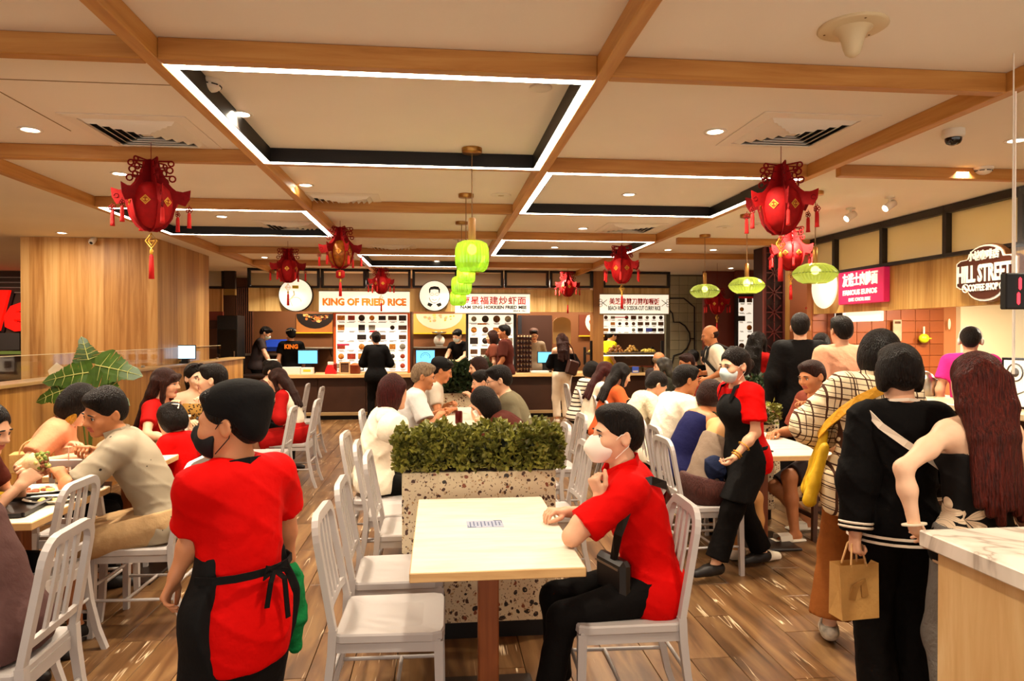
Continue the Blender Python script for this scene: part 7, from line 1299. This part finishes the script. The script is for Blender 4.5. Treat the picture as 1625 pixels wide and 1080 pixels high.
t = thing('handbag', 'dark brown handbag on the hip of the woman in white jeans', 'bag', (PX(908, 11.95), 11.95, .98), .3); MB().cbox((0, 0, 0), (.22, .10, .26), .03, ry(.3)).obj('bag_body', M('bag_brown', '#3a1c12', .45), t); MB().tube([(-.07, 0, .11), (-.06, 0, .34), (-.11, 0, .44)], .010, 6).tube([(.06, 0, .13), (.0, 0, .34), (-.08, 0, .44)], .008, 6).obj('strap', MATS['bag_brown'], t)
J = person('cook in yellow shirt and dark cap behind the food display', PX(962, 14.05), 14.05, -72, 1.66, 2, lean=10, head=(0, 20, 0), top=dict(mat=YELS, loose=.024), bottom=dict(mat=BLKT), shoes=SNKB, R=('w', PX(975, 13.8), 13.85, 1.02)); cap(J, M('cap_maroon', '#4a2018', .7), brim=True, drop=False)

# --- right hand row facing right
def seat(label, px, Y, h, top, hair, sex='f', lean=18, pit=20, lod=1, skin=SKIN, yaw=-84, hx=.17, bottom=BLKT, reach=.42, **k):
    x = PX(px, Y)-hx; return person(label, x, Y, yaw, h, lod, sit=.455, sex=sex, lean=lean, head=(k.pop('hy', -3), pit, 0), L=('w', x+reach, Y+.16, .80), R=('w', x+reach, Y-.14, .80), hair=hair, top=top, bottom=dict(mat=bottom), shoes=k.pop('shoes', SNKB), skin=skin, **k)
seat('woman in striped top at the far end of the right hand row', 938, 8.5, 1.50, dict(mat=STRIPE, loose=.02), ('bob', BLACK_H, dict(len=.1)), lod=2)
seat('auburn haired woman in white top in the right hand row', 958, 7.75, 1.55, dict(mat=WHT, loose=.022, sleeve=.9), ('long', DRED_H, dict(len=.2)), lod=2)
seat('dark haired woman in orange top in the right hand row', 982, 7.08, 1.58, dict(mat=ORNG, loose=.018), ('long', BLACK_H, dict(len=.16)), lod=2)
J = seat('person with pinned dark hair and cream jacket with a black strap', 1026, 6.33, 1.56, dict(mat=CREAMJ, sleeve=1.9, loose=.032, wr=.005), ('tucked', BLACK_H), lean=26, pit=35); strap(J, 'shoulder_strap', [on_torso(J, a, u, .05) for a, u in ((-100, .47), (-140, .38), (180, .28), (140, .18), (100, .08))], BLACK_C, .04)
J = seat('man in white T-shirt leaning on the right table', 1086, 5.55, 1.72, dict(mat=WHT, sleeve=.8, loose=.024, wr=.003), ('short', BLACK_H), sex='m', lean=24, pit=10, skin=SKIN_TAN, hx=.22, yaw=-80)
J = seat('brown haired person in navy sleeveless top leaning on one arm', 1132, 5.06, 1.58, dict(mat=NAVY, sleeve=0, loose=.016, cut=.125), ('bob', BROWN_H, dict(len=.09)), lean=32, pit=14, hx=.28, yaw=-78, skin=SKIN_TAN); glasses(J, BLACKP)
J = person('woman in strapless taupe top and pleated maroon skirt, half behind the apron worker', 1.75, 4.50, -76, 1.56, 1, sit=.455, sex='f', lean=30, head=(-10, 25, 0), L=('w', 2.10, 4.75, .79), R=('w', 2.08, 4.55, .80), hair=('bob', BROWN_H, dict(len=.1)), top=dict(mat=TAUPE, sleeve=0, loose=.014, cut=.02, hem=.03), bottom=dict(mat=MAROON, name='skirt', len=.55, loose=.03), shoes=[SNKW, SNKW], skin=M('skin_tan_back', '#d39a5c', .5), legs=(('w', 2.04, 4.62, .075), ('w', 2.18, 4.56, .075)))
J = person('elderly bald headed man far behind the right hand row', PX(1036, 9.9), 9.9, -70, 1.62, 2, sit=.455, lean=10, head=(0, 8, 0), hair=('bald', GREY_H), top=dict(mat=GREYT), bottom=dict(mat=BLKT), shoes=SNKB, skin=SKIN_TAN)
J = person('person in dark patterned clothes with dark hair at the far right table', PX(1060, 8.35), 8.35, 70, 1.54, 2, sit=.455, sex='f', lean=4, head=(0, 6, 0), hair=('long', M('hair_dark_pattern', '#3a3226', .5, noise=(30, .8), col2='#0e0b08'), dict(len=.12)), top=dict(mat=CAMO, sleeve=1.9, loose=.03), bottom=dict(mat=BLKT), shoes=SNKB)
J = person('man in red shirt with grey streaked hair seated before the man with the backpack', PX(1102, 8.95), 8.95, 82, 1.62, 2, sit=.455, lean=8, head=(10, 10, 0), hair=('short', BROWN_H), top=dict(mat=DRED, loose=.02), bottom=dict(mat=BLKT), shoes=SNKB, skin=SKIN_TAN)
J = person('balding man in white polo shirt with a backpack standing at the right', PX(1142, 8.3), 8.3, 76, 1.68, 2, lean=8, head=(6, 16, 0), L=('w', PX(1118, 8.2), 8.1, 1.02), R=('w', PX(1118, 8.2), 8.3, 1.08), hair=('bald', BROWN_H), top=dict(mat=WHT, loose=.026, sleeve=.85), bottom=dict(mat=GREYT), shoes=SNKB, skin=SKIN_TAN, fat=1.08)
b = J['C']-J['Fv']*.19-J['U']*.06; t = thing('backpack', 'dark backpack on the man in the white polo shirt', 'backpack', J['wld'](b), math.radians(76)); MB().cbox((0, 0, 0), (.28, .13, .42), .05).obj('bag_body', M('bag_dark', '#1a1512', .6), t); MB().cbox((0, -.075, -.07), (.2, .04, .18), .02).obj('pocket', M('bag_grey', '#8a7f72', .6), t); MB().cbox((.12, -.04, -.05), (.05, .08, .06), .01).obj('red_patch', SIGN_RED, t)
for q in (-1, 1): MB().tube([J['C']-J['Fv']*.15+J['Rv']*q*.10+J['U']*.12, J['S']+J['Rv']*q*.11+J['U']*.07-J['Fv']*.02, J['S']+J['Rv']*q*.11+J['U']*.03+J['Fv']*.09, J['C']+J['Fv']*.145+J['Rv']*q*.12+J['U']*.02, J['W']+J['Rv']*q*.19+J['Fv']*.02, J['W']+J['Rv']*q*.14-J['Fv']*.13], .021, 8).obj('backpack_strap', MATS['bag_dark'], J['root'])
J = person('long haired woman in red dress raising one hand by the fretwork column', PX(1201, 7.75), 7.75, -58, 1.58, 2, sex='f', head=(-8, 8, 0), face=False, R=('w', PX(1232, 7.85), 7.85, 1.22), eR=(.3, -.6, -1), hair=('long', BLACK_H, dict(len=.26)), top=dict(mat=DRED, sleeve=.35, loose=.014), bottom=dict(mat=DRED, name='skirt', len=.95), shoes=SNKB, skin=SKIN_PALE, hR=dict(curl=.1, spread=1.6))

for px, lab in ((1101, 'small dark haired head at the far table before the red brown wall, left of two'), (1121, 'small dark haired head at the far table before the red brown wall, right of two')): person(lab, PX(px, 11.0), 11.0, 20, 1.60, 2, sit=.455, face=False, top=dict(mat=BLK), bottom=dict(mat=BLKT), shoes=SNKB)

# --- apron worker walking in the middle right
yw = 4.36
J = person('worker in red polo, black apron and blue mask walking with a cloth', PX(1186, yw), yw, 104, 1.465, 0, sex='f', lean=9, head=(2, 8, 0), L=('w', PX(1166, 4.14), 4.14, .80), R=('w', PX(1152, 4.42), 4.42, .78), eL=(-.4, -.9, -.2), eR=(.5, -.9, 0), hL=dict(curl=[.25, .4, .6, .7], d=(-.1, .8, -.5), n=(.3, -.2, .9)), hR=dict(curl=.6, n=(0, .2, -1)), legs=((-.06, .30, .085), (.09, -.20, .09)), top=dict(mat=REDT, sleeve=.72, loose=.022, hem=-.14, flare=.016, wr=.003), bottom=dict(mat=BLKT, loose=.018, flare=.02), shoes=[SNKB, SNKB], hair=('bun', BLACK_H, dict(z=-.005)))
face_mask(J, MASKC, 'flat', MASKW); apron(J, BLACK_C, .55, .01, .15); s = J['s']
for q in (-1, 1): strap(J, 'apron_strap', [J['C']+J['Fv']*.155*s+J['Rv']*q*.075*s+J['U']*.10*s, J['S']+J['Fv']*.10*s+J['Rv']*q*.08*s+J['U']*.05*s, J['N']+J['Rv']*q*.07*s-J['Fv']*.01+J['U']*.015, J['N']-J['Fv']*.075*s+J['Rv']*q*.01-J['U']*.005], BLACK_C, .022, .004)
m = MB(); e, w = Vector(J['EL']), Vector(J['WL'])
for k, r in ((.55, .043), (.85, .034), (.93, .033)): c = e.lerp(w, k); d = (w-e).normalized(); a = d.orthogonal().normalized(); b = d.cross(a); m.tube([c+(a*math.cos(u)+b*math.sin(u))*r*s*1.02 for u in np.linspace(0, 6.28, 14, endpoint=False)], .004, 6, closed=True)
m.obj('bracelets', GOLD, J['root'])
G = SD(); w = v3(J['wld'](J['WR'])); c = w+v3((-.09, -.03, -.08)); G.ell(c, (.07, .05, .075), k=.04).cone(c+v3((-.02, 0, -.04)), c+v3((-.045, 0, -.17)), .035, .012, k=.03).cone(c+v3((.03, 0, -.02)), c+v3((.05, 0, -.11)), .04, .02, k=.03); G.wr = .007; P_, Q_ = sd_arrays(G, .009); o = bpy.data.objects.new('cleaning_cloth', np_mesh('cleaning_cloth', P_-c, Q_, [cloth('navy_cloth', '#232a44', .5)])); C.objects.link(o); o.location = c; tag(o, 'dark blue cleaning cloth in the hands of the apron worker', 'cloth')

# --- queue at the right
J = person('tall man in black seen from behind in the queue', PX(1270, 6.25), 6.25, -14, 1.75, 1, head=(-12, 0, 0), face=False, top=dict(mat=BLK, sleeve=1.9, loose=.034, hem=-.16), bottom=dict(mat=BLKT), shoes=SNKB, hair=('short', BLACK_H, dict(vol=1.1)))
J = person('man in peach pink T-shirt seen from behind in the queue', PX(1336, 5.6), 5.6, 0, 1.71, 1, face=False, top=dict(mat=PINKB, sleeve=.8, loose=.03, hem=-.12, wr=.003), bottom=dict(mat=BLKT), shoes=SNKB, hair=('short', BLACK_H))
J = person('short dark haired woman between the man in black and the man in pink', PX(1303, 6.9), 6.9, -30, 1.56, 1, sex='f', head=(-15, 5, 0), face=True, hair=('bob', BLACK_H, dict(len=.10)), top=dict(mat=BLK), bottom=dict(mat=BLKT), shoes=SNKB)
J = person('man seated at the right table with one hand raised and white slides on his feet', PX(1315, 5.15), 5.15, 98, 1.70, 1, sit=.48, lean=12, head=(8, 12, 4), L=('w', PX(1288, 4.95), 4.95, .98), R=('w', 2.62, 5.2, .79), eL=(-.5, .1, -1), hair=('short', BROWN_H), top=dict(mat=cloth('dusty_red_shirt', '#7a3a2a'), sleeve=.85, loose=.022), bottom=dict(mat=GREYT, len=.9), skin=SKIN_TAN, hL=dict(curl=[.1, .5, .6, .7], n=(.2, .9, 0)), legs=(('w', PX(1262, 5.0), 5.0, .075), ('w', PX(1285, 5.3), 5.3, .075)))
for A_ in (J['AL'], J['AR']): m = MB(); m.cbox((A_[0], A_[1]+.06, .012), (.10, .27, .022), .01); o = m.obj('slide_sole', SNKW, J['root']); MB().tube([(A_[0]-.052, A_[1]+.10, .018), (A_[0]-.04, A_[1]+.10, .055), (A_[0], A_[1]+.10, .066), (A_[0]+.04, A_[1]+.10, .055), (A_[0]+.052, A_[1]+.10, .018)], 1., flat=(.10, .008), up=(0, 0, 1)).obj('slide_strap', SNKW, o)
yp = 3.25
J = person('woman in cream plaid shirt and brown trousers with a yellow bag, back to us', PX(1376, yp), yp, -24, 1.58, 0, sex='f', side=6, lean=5, head=(-42, 14, 0), L=('w', PX(1325, 3.5), 3.5, .95), R=('w', PX(1440, 3.55), 3.55, 1.02), eL=(-.9, -.3, .0), hair=('bob', BLACK_H, dict(len=.12)), skin=SKIN_PALE, top=dict(mat=PLAID, sleeve=1.6, loose=.036, hem=-.20, flare=.02, wr=.004, neck=.055), bottom=dict(mat=BRNP, loose=.03, flare=.035), shoes=[M('shoe_white_black', '#e2d6c2', .5, noise=(16, .9), col2='#1a1512'), SOLE], legs=(('w', 1.98, 3.36, .08), ('w', 2.20, 3.10, .08)))
face_mask(J, MASKB, 'flat', MASKB); s = J['s']; bp = J['P']-J['Rv']*.265*s-J['Fv']*.02+J['PR'][:, 2]*.0; t = thing('tote_bag', 'yellow cloth shoulder bag on the left hip of the woman in plaid', 'bag', J['wld'](bp), math.radians(-24)); G = SD(); G.cone((.05, .02, .19), (-.01, .0, -.10), .022, .040, k=.03).cone((.04, -.08, .13), (-.03, -.11, -.13), .022, .034, k=.06).cone((.03, .08, .1), (-.02, .10, -.12), .022, .036, k=.06); G.wr = .003; sd_obj('bag_body', G, .010, TOTE, t)
st = strap(J, 'bag_strap', [on_torso(J, a, u, o_) for a, u, o_ in ((-97, .19, .10), (-112, .26, .075), (-135, .34, .06), (-155, .41, .05), (170, .49, .05), (140, .53, .04), (90, .55, .03), (40, .50, .04))], M('yellow_strap', '#d89a1c', .6, bump=(60, .3)), .048, .006, parent=t); st.matrix_parent_inverse = t.matrix_basis.inverted(); st.matrix_basis = J['root'].matrix_basis.copy()
strap(J, 'shirt_collar', [J['N']+v3(q)*s for q in ((-.08, .05, .0), (-.075, -.04, .03), (0, -.075, .035), (.075, -.04, .03), (.08, .05, .0))], PLAID, .05, .007)
yb = 2.68
J = person('person in black bomber jacket with white striped hems holding a paper bag', PX(1430, yb), yb, -6, 1.50, 0, fat=.93, head=(-6, 4, 0), face=False, L=('w', *atY(1356, 868, 2.62)), R=('w', PX(1480, 2.9), 2.9, .86), eL=(-.9, -.4, 0), hL=dict(curl=.95, thumb=.8, n=(1, .2, 0)), hair=('short', BLACK_H, dict(nape=-.088, ears=False, vol=1.06)), top=dict(mat=BLK, sleeve=1.97, loose=.024, hem=-.10, flare=.014, wr=.004, neck=.05), bottom=dict(mat=BLKT, loose=.024, flare=.02), shoes=[SNKW, SNKW])
s = J['s']; WB = M('rib_white', '#e8d8c4', .7)
for z, r in ((-.082, .0), (-.055, .0)): strap(J, 'hem_stripe', [J['P']+J['PR'][:, 2]*z*s+J['PR'][:, 0]*(.158*s+.066)*math.sin(a)+J['PR'][:, 1]*(.110*s+.070)*math.cos(a) for a in np.linspace(0, 2*math.pi, 25)], WB, .010, .004)
for E_, W_ in ((J['EL'], J['WL']), (J['ER'], J['WR'])):
    m = MB(); d = Vector(W_-E_).normalized(); a = d.orthogonal().normalized(); b = d.cross(a)
    for k in (.80, .88): c = Vector(E_)+(Vector(W_)-Vector(E_))*k; m.tube([c+(a*math.cos(u)+b*math.sin(u))*(.069*s) for u in np.linspace(0, 6.28, 16, endpoint=False)], .0055, 6, closed=True)
    m.obj('cuff_stripes', WB, J['root'])
strap(J, 'neck_rib', [J['N']+v3(q)*s for q in ((-.07, .04, .01), (-.065, -.03, .03), (0, -.062, .038), (.065, -.03, .03), (.07, .04, .01))], WB, .012, .006); strap(J, 'white_strap', [on_torso(J, a, u, .085) for a, u in ((-80, .50), (-110, .50), (-135, .45), (-160, .38), (180, .32), (160, .26), (125, .17), (95, .10))], WB, .028, .004)
w = J['wld'](J['WL']); t = thing('paper_bag', 'small brown paper bag hanging from the hand of the person in the bomber jacket', 'bag', (w[0], w[1]+.01, w[2]-.335), .10); m = MB(); bw, bd, bh = .165, .085, .215
m.add([(-bw/2, -bd/2, 0), (bw/2, -bd/2, 0), (bw/2, bd/2, 0), (-bw/2, bd/2, 0), (-bw/2-.006, -bd/2+.012, bh), (bw/2+.006, -bd/2+.012, bh), (bw/2+.006, bd/2-.012, bh), (-bw/2-.006, bd/2-.012, bh), (-bw/2+.012, 0, bh*.5), (bw/2-.012, 0, bh*.5)], [(3, 2, 1, 0), (0, 1, 5, 4), (2, 3, 7, 6), (0, 4, 8), (4, 7, 8), (7, 3, 8), (3, 0, 8), (1, 9, 5), (5, 9, 6), (6, 9, 2), (2, 9, 1)]); m.obj('bag_body', KRAFT, t)
MB().tube([(-.04, -bd/2+.002, .08), (-.03, -bd/2-.003, .13), (.01, -bd/2+.001, .15), (.02, -bd/2+.002, .09)], 1., flat=(.03, .004), up=(0, -1, 0)).obj('crumpled_fold', M('kraft_dark', '#a87a40', .7), t)
for q in (-1, 1): MB().tube([(-.035, q*(bd/2-.014), bh-.01), (-.02, q*.012, bh+.075), (.0, q*.004, bh+.095), (.02, q*.012, bh+.075), (.035, q*(bd/2-.014), bh-.01)], .004, 6).obj('handle', MATS['paper_cord'], t)
yr = 2.40
J = person('long auburn haired woman in floral top with hand on hip at the right edge', PX(1552, yr), yr, 2, 1.475, 0, sex='f', head=(-8, 2, 0), face=False, L=('w', *atY(1452, 838, 2.30)), R=(.26, .15, .90), eL=(-1, -.12, .05), hL=dict(d=(.8, .5, -.25), n=(.3, .5, -.3), curl=.5, thumb=.0), hair=('long', RED_H, dict(len=.40, w=1.0, front=False)), skin=SKIN_PALE, top=dict(mat=FLOR, sleeve=0, loose=.014, cut=.035, hem=-.10, wr=.002), bottom=dict(mat=DENIM, loose=.014), shoes=[SNKW, SOLE])
s = J['s']
for q in (-1, 1): strap(J, 'shoulder_strap', [J['C']-J['Fv']*.108*s+J['Rv']*q*.095*s+J['U']*.03*s, J['S']-J['Fv']*.055*s+J['Rv']*q*.10*s+J['U']*.035*s, J['S']+J['Rv']*q*.10*s+J['U']*.052*s, J['C']+J['Fv']*.125*s+J['Rv']*q*.09*s+J['U']*.08*s], M('strap_pale', '#d8b890', .5), .008, .004)
m = MB(); e, w = Vector(J['EL']), Vector(J['WL']); c = e.lerp(w, .93); d = (w-e).normalized(); a = d.orthogonal().normalized(); b = d.cross(a); m.tube([c+(a*math.cos(u)+b*math.sin(u))*.030 for u in np.linspace(0, 6.28, 16, endpoint=False)], 1., closed=True, flat=(.022, .005), up=tuple(d)); m.obj('watch_strap', M('watch_white', '#e8dcc4', .4), J['root'])
J = person('coffee stall worker in magenta shirt with headphones, back to us', PX(1540, 5.75), 5.75, -40, 1.62, 1, head=(0, 8, 0), face=False, top=dict(mat=MAGE, loose=.022), bottom=dict(mat=BLKT), shoes=SNKB, hair=('short', BLACK_H)); m = MB(); hp = J['hp']; m.tube([hp((.087*math.cos(a), -.01, .03+.10*math.sin(a))) for a in np.linspace(-.2, 3.34, 14)], .007, 6)
for q in (-1, 1): m.ball(hp((q*.088, -.01, -.005)), (.014, .03, .035), 10, 6, Matrix(J['Rh'].tolist()).to_3x3())
m.obj('headphones', WHITE, J['root'])
